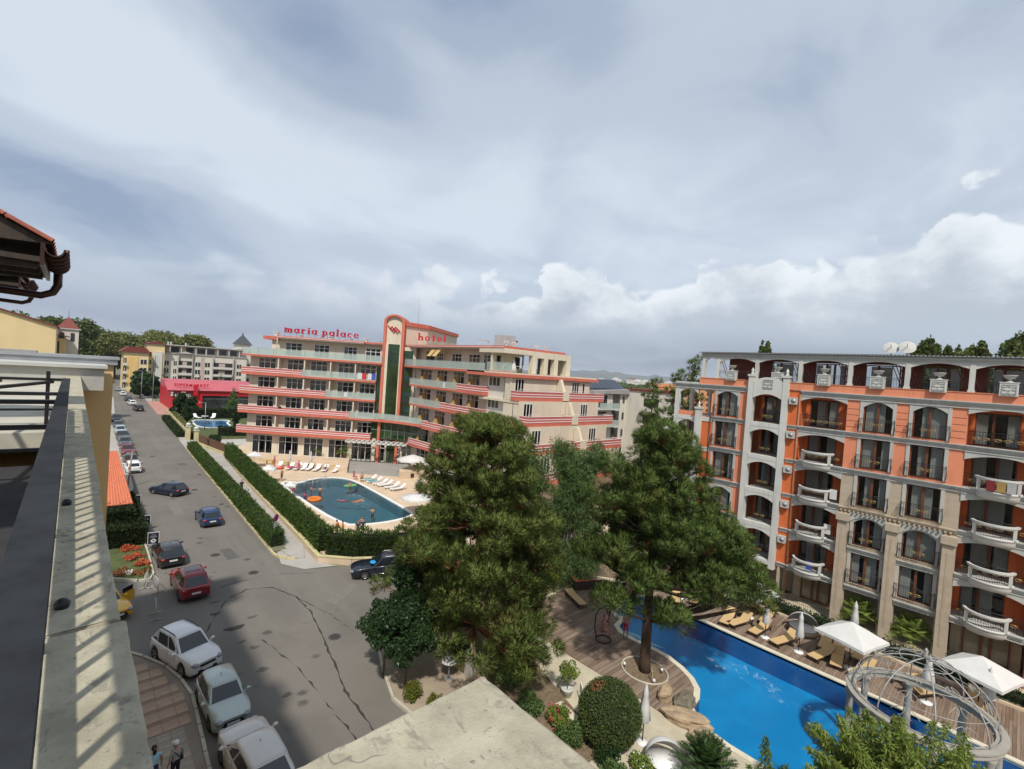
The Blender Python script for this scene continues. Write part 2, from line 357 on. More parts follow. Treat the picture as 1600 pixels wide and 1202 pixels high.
def tile_water_floor(name, c0, c1, grid=0.3):
    M = bpy.data.materials.new(name); M.use_nodes = True; t = M.node_tree; t.nodes.clear(); q = NG(t)
    b = q.n('ShaderNodeBsdfPrincipled'); o = q.n('ShaderNodeOutputMaterial'); tc = q.n('ShaderNodeTexCoord').outputs['Object']
    c = q.mix(q.rng(q.noise(tc, 0.35,3,0.5,0.5),0.3,0.7), c0, c1)
    br = q.n('ShaderNodeTexBrick'); br.offset = 0; br.inputs['Scale'].default_value = 1/grid; br.inputs['Mortar Size'].default_value = 0.03
    br.inputs['Color1'].default_value = (1,1,1,1); br.inputs['Color2'].default_value = (.92,.92,.92,1); br.inputs['Mortar'].default_value = (.8,.8,.8,1); q.put(br.inputs['Vector'], tc)
    mm = q.n('ShaderNodeMix', data_type='RGBA', blend_type='MULTIPLY'); mm.inputs[0].default_value = 0.5; q.put(mm.inputs[6], c); q.put(mm.inputs[7], br.outputs[0])
    q.put(b.inputs['Base Color'], mm.outputs[2]); b.inputs['Roughness'].default_value = 0.5; t.links.new(b.outputs[0], o.inputs[0]); return M

WHITE = mat('white_paint', (0.54,0.535,0.50),0.6,0.06,0.7, stain=0.25, stain_col=(0.5,0.48,0.42), streak=0.5)
TRIM = mat('trim_white', (0.43,0.43,0.40),0.7,0.06,1.2, stain=0.25, stain_col=(0.44,0.43,0.4), streak=0.5)
CREAM = mat('cream_render', (0.60,0.535,0.415),0.85,0.05,0.5, stain=0.18, stain_col=(0.5,0.45,0.36), streak=0.45)
CORAL = mat('coral_render', (0.52,0.14,0.09),0.75,0.08,0.5, stain=0.25, stain_col=(0.42,0.12,0.085), streak=0.4)
STRIPE = mat('pale_stripe', (0.74,0.62,0.58),0.75,0.05,0.8)
ROSE = mat('rose_band', (0.44,0.11,0.105),0.75,0.08,0.6, streak=0.35)
ORANGE = mat('orange_render', (0.58,0.14,0.04),0.8,0.06,0.4, stain=0.2, stain_col=(0.48,0.12,0.05), streak=0.45)
SALMON = mat('salmon_render', (0.67,0.24,0.13),0.8,0.05,0.4, stain=0.2, stain_col=(0.56,0.21,0.13), streak=0.4)
SAND = mat('sand_stone', (0.42,0.345,0.255),0.85,0.09,1.1, stain=0.3, stain_col=(0.45,0.37,0.28), stretch=(1,0.35,2.5), streak=0.35)
YELLOWR = mat('yellow_render', (0.62,0.44,0.22),0.88,0.06,0.4, stain=0.2, stain_col=(0.5,0.37,0.2))
PALEY = mat('pale_yellow_render', (0.66,0.52,0.28),0.88,0.05,0.4)
PINKR = mat('pink_grey_render', (0.46,0.36,0.31),0.85,0.06,0.5)
OFFW = mat('offwhite_render', (0.58,0.545,0.475),0.85,0.05,0.4, stain=0.15, stain_col=(0.5,0.46,0.4), streak=0.45)
IRON = mat('black_iron', (0.022,0.021,0.022),0.45,0.2,8, metal=0.3)
GOLD = mat('gilded_scroll', (0.42,0.30,0.12),0.4,0.1,6, metal=0.6)
BROWNF = mat('brown_window_frame', (0.13,0.045,0.02),0.5,0.15,6)
WHITEF = mat('white_window_frame', (0.72,0.71,0.68),0.45,0.03,3)
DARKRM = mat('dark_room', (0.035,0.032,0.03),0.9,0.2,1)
CURT = mat('curtain', (0.42,0.43,0.42),0.9,0.12,3, stretch=(6,6,0.3), transl=0.3)
MAROON = mat('maroon_tile_cladding', (0.16,0.034,0.022),0.6,0.25,5)
TERRA = mat('terracotta_tile', (0.55,0.16,0.075),0.8,0.16,2.5, stain=0.25, stain_col=(0.36,0.12,0.07), bump=0.3)
OLDTILE = mat('old_clay_tile', (0.30,0.085,0.05),0.75,0.2,5, stain=0.3, stain_col=(0.12,0.06,0.045), bump=0.3)
BRNMET = mat('brown_metal', (0.06,0.027,0.02),0.35,0.15,6, metal=0.4)
WOODD = mat('dark_soffit_wood', (0.045,0.03,0.022),0.7,0.3,3, stretch=(8,1,1), bump=0.3)
GREYM = mat('grey_metal', (0.34,0.35,0.36),0.5,0.08,2, metal=0.4)
ROOFG = mat('grey_roof', (0.30,0.29,0.28),0.85,0.12,0.7, stain=0.3, stain_col=(0.2,0.19,0.18))
SLATE = mat('slate_roof', (0.055,0.06,0.07),0.6,0.15,2)
CONC = mat('pale_concrete', (0.40,0.385,0.35),0.9,0.1,0.8, stain=0.35, stain_col=(0.27,0.255,0.23), bump=0.2)
KERB = mat('kerb_stone', (0.44,0.41,0.33),0.9,0.12,1.2, stain=0.35, stain_col=(0.28,0.27,0.22))
KERBY = mat('yellowed_kerb', (0.52,0.45,0.25),0.9,0.12,1.2, stain=0.3, stain_col=(0.36,0.33,0.22))
SIDEW = mat('sidewalk_concrete', (0.36,0.34,0.31),0.9,0.1,0.5, stain=0.35, stain_col=(0.26,0.25,0.225), bump=0.2)
SANDP = mat('sandstone_terrace', (0.55,0.43,0.30),0.9,0.12,0.8, stain=0.3, stain_col=(0.44,0.36,0.27), bump=0.2)
PINKP = mat('pink_paving', (0.40,0.225,0.18),0.9,0.12,0.8)
STAMP = mat('stamped_concrete', (0.47,0.42,0.31),0.85,0.13,0.7, stain=0.45, stain_col=(0.33,0.29,0.22), bump=0.35, bscale=6)
DECK = mat('deck_board', (0.20,0.145,0.105),0.75,0.2,3, stretch=(0.25,3,1), stain=0.45, stain_col=(0.13,0.088,0.06))
COPING = mat('pool_coping', (0.60,0.55,0.43),0.7,0.08,1.5)
WCOPING = mat('white_pool_coping', (0.70,0.70,0.68),0.6,0.05,1.5)
GRAVEL = mat('gravel_soil', (0.17,0.125,0.08),0.95,0.3,6, bump=0.5)
GRASS = mat('dry_grass', (0.065,0.085,0.024),0.95,0.35,3, stain=0.4, stain_col=(0.13,0.12,0.05), bump=0.5)
EARTH = mat('ground_earth', (0.17,0.16,0.10),0.95,0.25,0.05, stain=0.6, stain_col=(0.07,0.09,0.035))
TAR = mat('tar_seal', (0.035,0.033,0.03),0.85,0.3,5)
BARK = mat('pine_bark', (0.06,0.037,0.026),0.95,0.35,6, bump=0.8, bscale=14, stretch=(3,3,0.6))
BARKR = mat('red_pine_bark', (0.24,0.105,0.055),0.95,0.3,6, bump=0.8, bscale=14)
BARKG = mat('grey_bark', (0.12,0.10,0.08),0.95,0.3,6, bump=0.6)
NEEDLE = leaf_mat('pine_needle', (0.115,0.165,0.034),(0.225,0.285,0.075),(0.235,0.235,0.066), nscale=0.5, transl=0.38)
NEEDLE2 = leaf_mat('pine_needle_dark', (0.090,0.150,0.032),(0.185,0.262,0.066),(0.21,0.22,0.058), nscale=0.5, transl=0.38)
DEADN = leaf_mat('dead_needle', (0.16,0.065,0.025),(0.24,0.11,0.045), None, nscale=0.6, transl=0.1)
LEAFW = leaf_mat('willow_leaf', (0.058,0.105,0.028),(0.135,0.205,0.066), None, nscale=0.7)
LEAFD = leaf_mat('dark_glossy_leaf', (0.017,0.04,0.013),(0.045,0.085,0.028), None, rough=0.4)
LEAFL = leaf_mat('bright_leaf', (0.13,0.20,0.032),(0.27,0.33,0.075),(0.17,0.20,0.05), nscale=1.0, transl=0.4)
LEAFF = leaf_mat('far_tree_leaf', (0.07,0.105,0.032),(0.13,0.165,0.05), None, nscale=0.12)
LEAFF2 = leaf_mat('far_tree_olive_leaf', (0.13,0.15,0.045),(0.2,0.21,0.07), None, nscale=0.12)
HEDGE = leaf_mat('thuja_hedge', (0.028,0.06,0.010),(0.075,0.125,0.022),(0.10,0.14,0.03), nscale=0.7)
HEDGED = leaf_mat('dark_hedge', (0.018,0.032,0.010),(0.035,0.055,0.016), None, nscale=0.7)
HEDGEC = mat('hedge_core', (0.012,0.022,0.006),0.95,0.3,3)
LEAFY = leaf_mat('yellow_green_leaf', (0.10,0.12,0.015),(0.17,0.185,0.03), None)
FLOWR = mat('red_orange_flower', (0.42,0.09,0.035),0.7,0.3,8)
FLOWM = mat('maroon_leaf', (0.07,0.018,0.022),0.6,0.3,8)
FLOWO = mat('orange_leaf', (0.20,0.085,0.03),0.7,0.3,8)
FLOWP = mat('pink_flower', (0.5,0.03,0.08),0.6,0.2,8)
CANVAS = mat('white_canvas', (0.62,0.62,0.60),0.85,0.04,2, transl=0.12)
CANVASC = mat('cream_canvas', (0.62,0.57,0.46),0.85,0.05,2, transl=0.12)
RATTAN = mat('tan_sling', (0.52,0.36,0.175),0.8,0.06,20)
DBROWN = mat('dark_wicker', (0.035,0.024,0.018),0.6,0.3,25)
PLASTW = mat('white_plastic', (0.72,0.72,0.71),0.4,0.03,4)
SKIN = mat('skin', (0.42,0.22,0.14),0.55,0.08,8)
HAIR = mat('dark_hair', (0.02,0.013,0.01),0.6,0.2,12)
CHROME = mat('chrome', (0.6,0.6,0.6),0.2,0.0,1, metal=1.0)
TYRE = mat('tyre_rubber', (0.018,0.018,0.018),0.85,0.2,10)
BLACKP = mat('black_plastic', (0.018,0.018,0.019),0.55,0.15,8)
RIM = mat('alloy_rim', (0.42,0.42,0.43),0.3,0.05,4, metal=0.8)
CARGL = mat('car_glass', (0.012,0.016,0.017),0.06,0.0,1, spec=0.9)
LAMPR = mat('red_lens', (0.36,0.012,0.012),0.2,0.0,1, coat=0.6)
LAMPC = mat('clear_lens', (0.20,0.21,0.23),0.08,0.0,1, coat=0.8)
PLATE = mat('number_plate', (0.66,0.66,0.64),0.4,0.02,3)
SIGNRED = mat('sign_letter_red', (0.42,0.008,0.03),0.4,0.05,4)
REDWALL = mat('red_panel', (0.46,0.012,0.02),0.5,0.05,0.5)
REDROOF = mat('faded_red_roof', (0.44,0.10,0.12),0.7,0.08,0.5)
NAVY = mat('navy_board', (0.012,0.014,0.032),0.4,0.05,3)
PANE = glass_mat('window_pane', (0.78,0.80,0.79),1.5)
PANEG = glass_mat('green_glass', (0.16,0.36,0.16),1.55)
def frosted_mat(name, col, clear):
    M = bpy.data.materials.new(name); M.use_nodes = True; t = M.node_tree; t.nodes.clear(); q = NG(t)
    a = q.n('ShaderNodeBsdfTransparent'); q.put(a.inputs[0],(.8,.9,.86,1)); d = q.n('ShaderNodeBsdfPrincipled'); q.put(d.inputs['Base Color'],(*col, 1)); d.inputs['Roughness'].default_value = .15
    mx = q.n('ShaderNodeMixShader'); mx.inputs[0].default_value = 1-clear; o = q.n('ShaderNodeOutputMaterial')
    t.links.new(a.outputs[0], mx.inputs[1]); t.links.new(d.outputs[0], mx.inputs[2]); t.links.new(mx.outputs[0], o.inputs[0]); return M
BALG = frosted_mat('frosted_balcony_glass', (0.50,0.56,0.53),0.5)
BALGM = mat('balcony_glass', (0.36,0.44,0.42),0.12,0.05,1.5, spec=0.6)
PANED = mat('dark_pane', (0.03,0.034,0.036),0.06,0.25,0.6, spec=0.7)
GRPANE = mat('green_mirror_pane', (0.02,0.045,0.012),0.05,0.5,0.35, spec=0.8)
TEALP = mat('teal_mirror_pane', (0.02,0.05,0.055),0.05,0.4,0.5, spec=0.8)
SOLAR = mat('solar_panel', (0.02,0.028,0.045),0.1,0.1,1, spec=0.8)
WATER = water_mat('pool_water', (0.62,0.90,0.98),1.1,0.45)
WATER2 = water_mat('hotel_pool_water', (0.42,0.66,0.72),1.6,0.35)
POOLF = tile_water_floor('pool_floor_tile', (0.003,0.235,0.47),(0.006,0.30,0.56),0.3)
POOLF2 = tile_water_floor('hotel_pool_floor_tile', (0.13,0.26,0.31),(0.17,0.32,0.36),0.3)
POOLF3 = tile_water_floor('small_pool_floor_tile', (0.03,0.30,0.52),(0.05,0.36,0.60),0.3)
POOLW = tile_water_floor('pool_wall_tile', (0.002,0.115,0.30),(0.003,0.135,0.34),0.2)
# ---------------------------------------------------------------- ground, road, pavements
def sheet(name, poly, z, m_): 
    b = MB(); b.poly([(p[0], p[1], z) for p in (poly if area2(poly) > 0 else poly[::-1])]); return struct(name, b, m_)
def area2(p): return sum(p[i][0]*p[(i+1) % len(p)][1]-p[(i+1) % len(p)][0]*p[i][1] for i in range(len(p)))
def block(name, poly, z0, z1, m_): return struct(name, MB().prism(poly, z0, z1), m_)
def rx(y): return 13.1 + (y-43)*0.030                      # right-hand kerb line of the street
ROAD = [(-8,-12),(13.0,-12),(12.6,19.0),(12.4,20.7),(13.1,23.2),(14.2,26),(15.6,28.2),(18,29.2),(30,27.2),(42,24.6),(60,18.4),(62,23),(20.6,35.2),(16.6,37.6),(14.3,38.4),(13.2,40.5)]
ROAD += [(rx(y), y) for y in (43,60,80,104,106,140,186,300,420)] + [(16,420),(12.5,300),(10.2,200),(8.0,150),(6.6,100),(5.9,72),(5.2,60),(4.9,43),(-8,42)]
road = sheet('road', ROAD, 0.0, ASPH)
# tar-sealed cracks as thin ribbons on the asphalt
def ribbon(name, pts, w, z, m_, jit=0.25, seed=1, parent=None):
    r_ = random.Random(seed); P = []
    for a, b in zip(pts, pts[1:]):
        n = max(2, int((Vector(b)-Vector(a)).length/0.35))
        for i in range(n): P.append(Vector(a).lerp(Vector(b), i/n))
    P.append(Vector(pts[-1])); P = [p+Vector((r_.uniform(-.06,.06), r_.uniform(-.06,.06))) for p in P]; b = MB(); prev = None
    for i, p in enumerate(P):
        t = (P[min(i+1, len(P)-1)]-P[max(i-1,0)]).normalized(); nn = Vector((-t.y, t.x)); ww = w*(1+r_.uniform(-jit, jit)*2)/2
        cur = (b.P((p.x+nn.x*ww, p.y+nn.y*ww, z)), b.P((p.x-nn.x*ww, p.y-nn.y*ww, z)))
        if prev: b.face((prev[0], prev[1], cur[1], cur[0]))
        prev = cur
    return b.build(name, m_, parent)
ribbon('tar_seam', [(8.6,36.6),(9.8,37.2),(11.3,36.6),(12.2,34.2),(12.3,31.5),(12.0,29.6),(11.5,26.2),(10.9,22.8),(10.8,19.6),(10.9,17)],0.095,0.005, TAR, 0.4,3, road)
ribbon('tar_seam', [(8.9,30.0),(9.6,26.2),(9.8,22.6),(10.0,18.6),(10.2,15)],0.06,0.005, TAR, 0.6,4, road)
ribbon('tar_seam', [(8.2,38.5),(10.2,38.9),(12.6,38.6),(14.6,37.3)],0.05,0.005, TAR, 0.6,5, road)
ribbon('tar_seam', [(12.2,34.2),(13.2,30.5),(13.6,27.6)],0.04,0.005, TAR, 0.6,6, road)
ribbon('tar_seam', [(6.0,31.8),(7.2,34.2),(8.3,36.2)],0.05,0.005, TAR, 0.7,8, road)
for k, (x, y, rr) in enumerate([(7.9,32.2,.55),(7.3,34.7,.28),(8.3,29.4,.28),(8.1,27.0,.3),(8.5,24.2,.25),(7.9,30.4,.25),(9.1,33.0,.3),(7.6,36.4,.3)]):
    b = MB(); n = 12; b.poly([(x+rr*(1+.3*math.sin(3*a+k))*math.cos(a), y+.6*rr*(1+.3*math.cos(2*a+k))*math.sin(a),0.004) for a in [2*PI*i/n for i in range(n)]]); b.build('oil_stain', TAR if k in (0,1) else mat('oil_stain', (0.075,0.07,0.062),0.8,0.3,3), road)

# right-hand verge: kerb, hedge strip, sidewalk, low yellowed wall
def wall_line(y): return 15.87 + (y-44)*0.0635
ys = [43.2,52,62,72,82,92,96.5]
block('hedge_verge', [(rx(y)+0.17, y) for y in ys] + [(rx(y)+1.25, y) for y in ys[::-1]],-0.05,0.13, EARTH)
block('sidewalk', [(rx(y)+1.25, y) for y in ys] + [(rx(98),98),(rx(106),106),(rx(106)+2.0,106)] + [(wall_line(y), y) for y in ys[::-1]] + [(15.0,40.6),(14.2,41.0),(13.9,43.2)],-0.05,0.11, SIDEW)
sheet('apron', [(13.1,40.5),(13.6,43.2),(15.86,43.5),(15.6,39.3),(16.7,37.7),(14.3,38.45)],0.004, SIDEW)
kb = thing('kerb', 'low yellowed kerb along the right side of the street beside the clipped hedge', 'kerb')
kn = 40; k0 = [(rx(43.0+i*(53.5/kn)),43.0+i*(53.5/kn)) for i in range(kn+1)]
for i in range(kn):
    a, c = k0[i], k0[i+1]; e = 0.03
    MB().prism([(a[0], a[1]+e),(a[0]+.16, a[1]+e),(c[0]+.16, c[1]-e),(c[0], c[1]-e)],-0.05,0.15+0.012*(i % 3)).build('kerb_stone', KERBY, kb)
cor = [(13.1,42.9),(13.25,42.0),(13.7,41.2),(14.3,40.8)]
for a, c in zip(cor, cor[1:]): MB().bar((a[0]+.08, a[1],0.06),(c[0]+.06, c[1]+.03,0.06),0.15,0.2).build('kerb_stone', KERBY, kb)
block('sidewalk', [(rx(y)+0.17, y) for y in (106,125,142)] + [(17.5,145),(16.35,107),(16.3,106)],-0.05,0.10, SIDEW)
block('driveway', [(rx(97.0),97.0),(rx(105.6),105.6),(30,105),(30,99.5),(19.4,97.0)],-0.05,0.05, CONC)
block('forecourt', [(rx(150),150),(rx(188),188),(26,186),(26,158),(22.5,158),(18.4,150)],-0.05,0.06, PINKP)
block('sidewalk', [(rx(188),188),(rx(420),420),(rx(420)+2.2,420),(rx(188)+2.0,188)],-0.05,0.10, SIDEW)
# plots behind
block('lawn', [(18.3,84.5),(19.8,97),(26.5,96.5),(25.0,88.5)],-0.05,0.30, GRASS)
hw = thing('garden_wall', 'low yellowed wall between the sidewalk and the tall pool hedge', 'wall')
wp = [(15.55,39.2),(15.87,44),(16.75,62),(17.6,76),(18.9,92)]
b = MB()
for a, c in zip(wp, wp[1:]): b.prism([(a[0], a[1]),(a[0]+.28, a[1]),(c[0]+.28, c[1]),(c[0], c[1])],-0.05,0.5)
wq = [(15.55,39.2),(17.6,37.2),(20.4,35.7),(26,33)]
for a, c in zip(wq, wq[1:]): b.bar((a[0]+.14, a[1]+.12,.22),(c[0]+.14, c[1]+.12,.22),0.28,0.54)
b.build('wall_body', SANDP, hw)
b = MB()
for a, c in zip(wp, wp[1:]): b.prism([(a[0]-.04, a[1]+.01),(a[0]+.32, a[1]+.01),(c[0]+.32, c[1]-.01),(c[0]-.04, c[1]-.01)],0.5,0.57)
for a, c in zip(wq, wq[1:]): b.bar((a[0]+.14, a[1]+.12,.53),(c[0]+.14, c[1]+.12,.53),0.36,0.07)
b.build('wall_coping', KERBY, hw)

# hotel terrace (0.4 m above the street) with the pool basin left open
HPOOL = [(20.4,65.3),(21.9,65.6),(22.2,64.0),(25.0,65.9),(27.2,65.6),(28.6,64.4),(29.3,61.8),(28.6,46.2),(28.2,45.3),(25.6,44.6),(22.5,45.0),(20.5,46.4)]
def ring_sheet(name, outer, hole, z, m_, thick=None, more=()):
    "sheet with a hole, filled by Blender's triangulator"
    bm = bmesh.new(); es = []
    for lp in (outer, hole, *more):
        vs = [bm.verts.new((p[0], p[1], z)) for p in lp]; es += [bm.edges.new((vs[i], vs[(i+1) % len(vs)])) for i in range(len(vs))]
    bmesh.ops.triangle_fill(bm, use_beauty=True, edges=es)
    for f in bm.faces:
        if f.normal.z < 0: f.normal_flip()
    if thick:
        bmesh.ops.recalc_face_normals(bm, faces=bm.faces[:]); 
        if bm.faces[:][0].normal.z < 0: bmesh.ops.reverse_faces(bm, faces=bm.faces[:])
        ex = bmesh.ops.extrude_face_region(bm, geom=bm.faces[:]); vv = [e for e in ex['geom'] if isinstance(e, bmesh.types.BMVert)]
        bmesh.ops.translate(bm, verts=vv, vec=(0,0,-thick)); bmesh.ops.recalc_face_normals(bm, faces=bm.faces[:])
    me = bpy.data.meshes.new(name); bm.to_mesh(me); bm.free(); me.materials.append(m_); o = link(name, me); o['kind'] = 'structure'; return o
def off(poly, d):
    "offset polygon outward by d"
    if area2(poly) < 0: poly = poly[::-1]
    n = len(poly); out = []
    for i in range(n):
        p0, p1, p2 = Vector(poly[i-1]), Vector(poly[i]), Vector(poly[(i+1) % n]); a = (p1-p0).normalized(); c = (p2-p1).normalized()
        n1 = Vector((a.y, -a.x)); n2 = Vector((c.y, -c.x)); bb = (n1+n2)
        if bb.length < 1e-6: bb = n1
        bb.normalize(); out.append(tuple(p1+bb*(d/max(0.4, bb.dot(n1)))))
    return out
def smooth(poly, it=2):
    for _ in range(it):
        q = []
        for i in range(len(poly)):
            a, b_ = Vector(poly[i]), Vector(poly[(i+1) % len(poly)]); q += [tuple(a*.75+b_*.25), tuple(a*.25+b_*.75)]
        poly = q
    return poly
def pool(poly, z_rim, z_water, z_floor, mfloor, mwall, mwater, cop_m, cop_w, cop_h, names):
    if area2(poly) < 0: poly = poly[::-1]
    b = MB(); b.poly([(p[0], p[1], z_floor) for p in poly]); struct(names[0], b, mfloor)
    b = MB(); n = len(poly); lo = [b.P((p[0], p[1], z_floor)) for p in poly]; hi = [b.P((p[0], p[1], z_rim-.02)) for p in poly]
    for i in range(n): j = (i+1) % n; b.face((lo[j], lo[i], hi[i], hi[j]))
    struct(names[1], b, mwall)
    b = MB(); b.poly([(p[0], p[1], z_water) for p in off(poly, 0.01)]); struct(names[2], b, mwater)
    oo = off(poly, cop_w); b = MB(); A = [b.P((p[0], p[1], z_rim+cop_h)) for p in poly]; B = [b.P((p[0], p[1], z_rim+cop_h)) for p in oo]; C_ = [b.P((p[0], p[1], z_rim-.15)) for p in poly]; D_ = [b.P((p[0], p[1], z_rim-.1)) for p in oo]
    for i in range(n):
        j = (i+1) % n; b.face((A[i], B[i], B[j], A[j])); b.face((C_[i], A[i], A[j], C_[j])); b.face((B[i], D_[i], D_[j], B[j]))
    return struct(names[3], b, cop_m)
hp = smooth(HPOOL, 2)
pool(hp, 0.4,0.28,-0.9, POOLF2, POOLF2, WATER2, WCOPING, 0.38,0.06,('pool_floor', 'pool_wall', 'water', 'pool_coping'))
TERR = [(16.2,41.2),(17.2,62),(18.6,84),(19.4,92.5),(24,97),(47,78),(62,60),(62,44),(60,24),(27,33.6),(20.6,36.6),(17.8,38.2),(16.3,39.4)]
ring_sheet('hotel_terrace', TERR, off(hp, 0.36),0.40, SANDP, 0.5)
# grey ramp in front of the entrance and the raised strip along the facade
b = MB(); b.poly([(30.4,67.6,.415),(36.0,62.2,.415),(39.6,64.0,1.0),(40.6,68.6,1.02),(36.4,73.0,1.02),(34.2,75.6,1.0)]); struct('entrance_ramp', b, mat('grey_ramp_paving', (0.27,0.255,0.23),0.85,0.1,0.6))
rt = MB(); rt.prism([(19.6,83.4),(30.2,68.4),(34.0,75.3),(36.2,73.3),(36.5,78),(21,93)],0.3,1.0); struct('raised_terrace', rt, SANDP)
rt = MB(); rt.prism([(30.0,68.2),(30.5,67.6),(34.3,75.3),(34.0,75.7)],0.3,1.25); w_ = rt.build('ramp_wall', SANDP); tag(w_, 'low sandstone cheek wall on the left of the grey entrance ramp', 'wall')
rt = MB(); rt.prism([(35.2,60.6),(39.2,60.2),(40.4,62.2),(40.0,64.4),(36.2,62.4)],0.3,1.5)
w_ = rt.build('planter_wall', SANDP); tag(w_, 'pointed sandstone block at the right foot of the entrance ramp', 'wall'); MB().box(37.0,37.5,60.28,60.40,0.6,1.15).build('niche', DBROWN, w_)

PO = [(33.95,19.2),(33.3,19.9),(32.5,20.35),(31.4,20.45),(30.5,20.15),(29.85,19.55),(29.5,18.8),(29.75,18.25),(28.35,17.95),(27.95,17.4),(27.85,16.6),(27.9,15.6),(28.0,14.8),(27.95,13.9),(27.6,12.8),(27.1,11.9),(26.4,11.2),(25.6,10.85),(24.7,10.75),(24.2,10.3),(23.75,9.4),(23.6,8.4),(23.6,6.6),(23.4,2.0),(24.4,-2.4),(33.8,-2.4),(34.0,2.0),(34.0,14.0),(34.0,17.0)]
SP = [(21.5,123.5),(20.9,128),(21.9,136.6),(24.6,136.4),(26.4,135.2),(28.6,135.6),(28.8,133),(27.4,130),(27.2,124),(25.8,122),(23,122.3)]
spl = smooth(SP, 1)
ring_sheet('ground', [(-9000,-9000),(9000,-9000),(9000,12000),(-9000,12000)], off(hp, .2),-0.06, EARTH, None, [off(PO, .2), off(spl, .2)])
ring_sheet('lawn', [(17.6,108.5),(18.6,140),(45,138),(40,100),(30,105.5)], off(spl, .35),0.10, GRASS, 0.15)
pool(spl, 0.12,0.02,-0.9, POOLF3, POOLF3, WATER2, WCOPING, 0.4,0.06,('pool_floor', 'pool_wall', 'water', 'pool_coping'))
# near side: street corner pavement, gardens, deck
CORN = [(12.75,12),(12.75,19.1),(12.6,20.7),(13.3,23.1),(14.35,25.85),(15.8,28.0),(18,29.0),(23,28.0),(21.5,24.3),(17.0,24.8),(16.5,20.3),(16.5,12)]
corn = block('pavement', CORN, -0.05,0.12, mat('beige_paving', (0.33,0.27,0.20),0.9,0.12,0.7, stain=0.35, stain_col=(0.23,0.19,0.15)))
ck = [(12.6,12),(12.6,19.0),(12.42,20.7),(13.15,23.2),(14.2,25.95),(15.7,28.15),(18,29.15)]
kb2 = thing('kerb', 'pale curved kerb round the street corner pavement under the young trees', 'kerb')
for a, c in zip(ck, ck[1:]):
    n = max(1, int((Vector(c)-Vector(a)).length/1.0))
    for i in range(n):
        p = Vector(a).lerp(Vector(c),(i+.02)/n); q = Vector(a).lerp(Vector(c),(i+.98)/n); MB().bar((p.x+.07, p.y, .06),(q.x+.07, q.y, .06),.15,.2).build('kerb_stone', KERB, kb2)
block('planting_bed', [(16.5,12),(16.5,20.3),(17.0,24.7),(21.4,24.2),(23.0,27.9),(30,26.9),(42,24.3),(42,14.5),(41.2,14.5),(33.5,24.4),(26,24.0),(21.3,21.2),(20.2,17.2),(18.6,12)],-0.05,0.08, GRAVEL)
# pool basin of the garden pool
pool(PO, 0.0,-0.13,-1.45, POOLF, POOLW, WATER, COPING, 0.33,0.05,('pool_floor', 'pool_wall', 'water', 'pool_coping'))
# shallow entry steps under water at the bay beside the swing chair
for k in range(5):
    MB().box(28.2+0.42*k, 28.6+0.42*k, 15.6,17.8,-1.45,-0.28-0.2*k).build('pool_step', mat('pool_step_tile', (0.05,0.30,0.58),0.6,0.1,2))['kind'] = 'structure'
    MB().box(28.52+0.42*k, 28.6+0.42*k, 15.6,17.8,-0.28-0.2*k+.002,-0.265-0.2*k).build('step_edge', WCOPING)['kind'] = 'structure'
# stone garden path around the deck, with pool cut out
ring_sheet('garden_paving', [(16.5,-8),(16.5,12),(18.6,12),(20.2,17.2),(21.3,21.2),(26,24),(33.5,24.5),(41.2,14.4),(46,12),(46,-10)], off(PO, 0.30),-0.02, STAMP, 0.3)
# timber deck: boards cut to the outline between path and pool
def inside_spans(poly, y):
    xs = []
    for i in range(len(poly)):
        a, c = poly[i], poly[(i+1) % len(poly)]
        if (a[1] <= y) != (c[1] <= y): xs.append(a[0]+(y-a[1])/(c[1]-a[1])*(c[0]-a[0]))
    xs.sort(); return list(zip(xs[::2], xs[1::2]))
def boards(name, outer, holes, z0, z1, w, mats, along='x', gap=0.012):
    "one mesh of separate boards; run along x (or y)"
    sw = (lambda p: (p[1], p[0])) if along == 'y' else (lambda p: p)
    O = [sw(p) for p in outer]; Hs = [[sw(p) for p in h] for h in holes]; b = MB(); y = min(p[1] for p in O)
    while y < max(p[1] for p in O):
        yc = y+w/2; sp = inside_spans(O, yc)
        for h in Hs:
            cut = inside_spans(h, yc); ns = []
            for s0, s1 in sp:
                segs = [(s0, s1)]
                for c0, c1 in cut:
                    segs = [t for a, c in segs for t in ((a, min(c, c0)),(max(a, c1), c)) if t[1]-t[0] > 0.03]
                ns += segs
            sp = ns
        for s0, s1 in sp:
            x = s0
            while x < s1-0.03:
                e = min(s1, x+rnd.uniform(2.2,4.2)); zz = z1+rnd.uniform(-.002,.003); b.cm = rnd.randrange(len(mats))
                if along == 'y': b.box(y+gap/2, y+w-gap/2, x, e-.006, z0, zz)
                else: b.box(x, e-.006, y+gap/2, y+w-gap/2, z0, zz)
                x = e
        y += w
    o = b.build(name, mats); o['kind'] = 'stuff'; return o
D2 = mat('deck_board_pale', (0.235,0.175,0.13),0.75,0.2,3, stretch=(0.25,3,1), stain=0.4, stain_col=(0.17,0.12,0.085))
D3 = mat('deck_board_dark', (0.165,0.115,0.08),0.75,0.2,3, stretch=(0.25,3,1), stain=0.45, stain_col=(0.105,0.07,0.05))
TREE = (25.35,14.1); ringp = [(TREE[0]+1.22*math.cos(a), TREE[1]+1.35*math.sin(a)) for a in [2*PI*i/28 for i in range(28)]]
o = boards('deck_boards', [(22.85,9.8),(22.95,13.2),(22.85,18.0),(22.9,21.2),(26,23.6),(33.5,24.2),(34.6,20.4),(30,20),(27.8,11),(24,10.4)],[off(PO, 0.33), off(ringp, .05)],-0.015,0.03,0.145,[DECK, D2, D3])
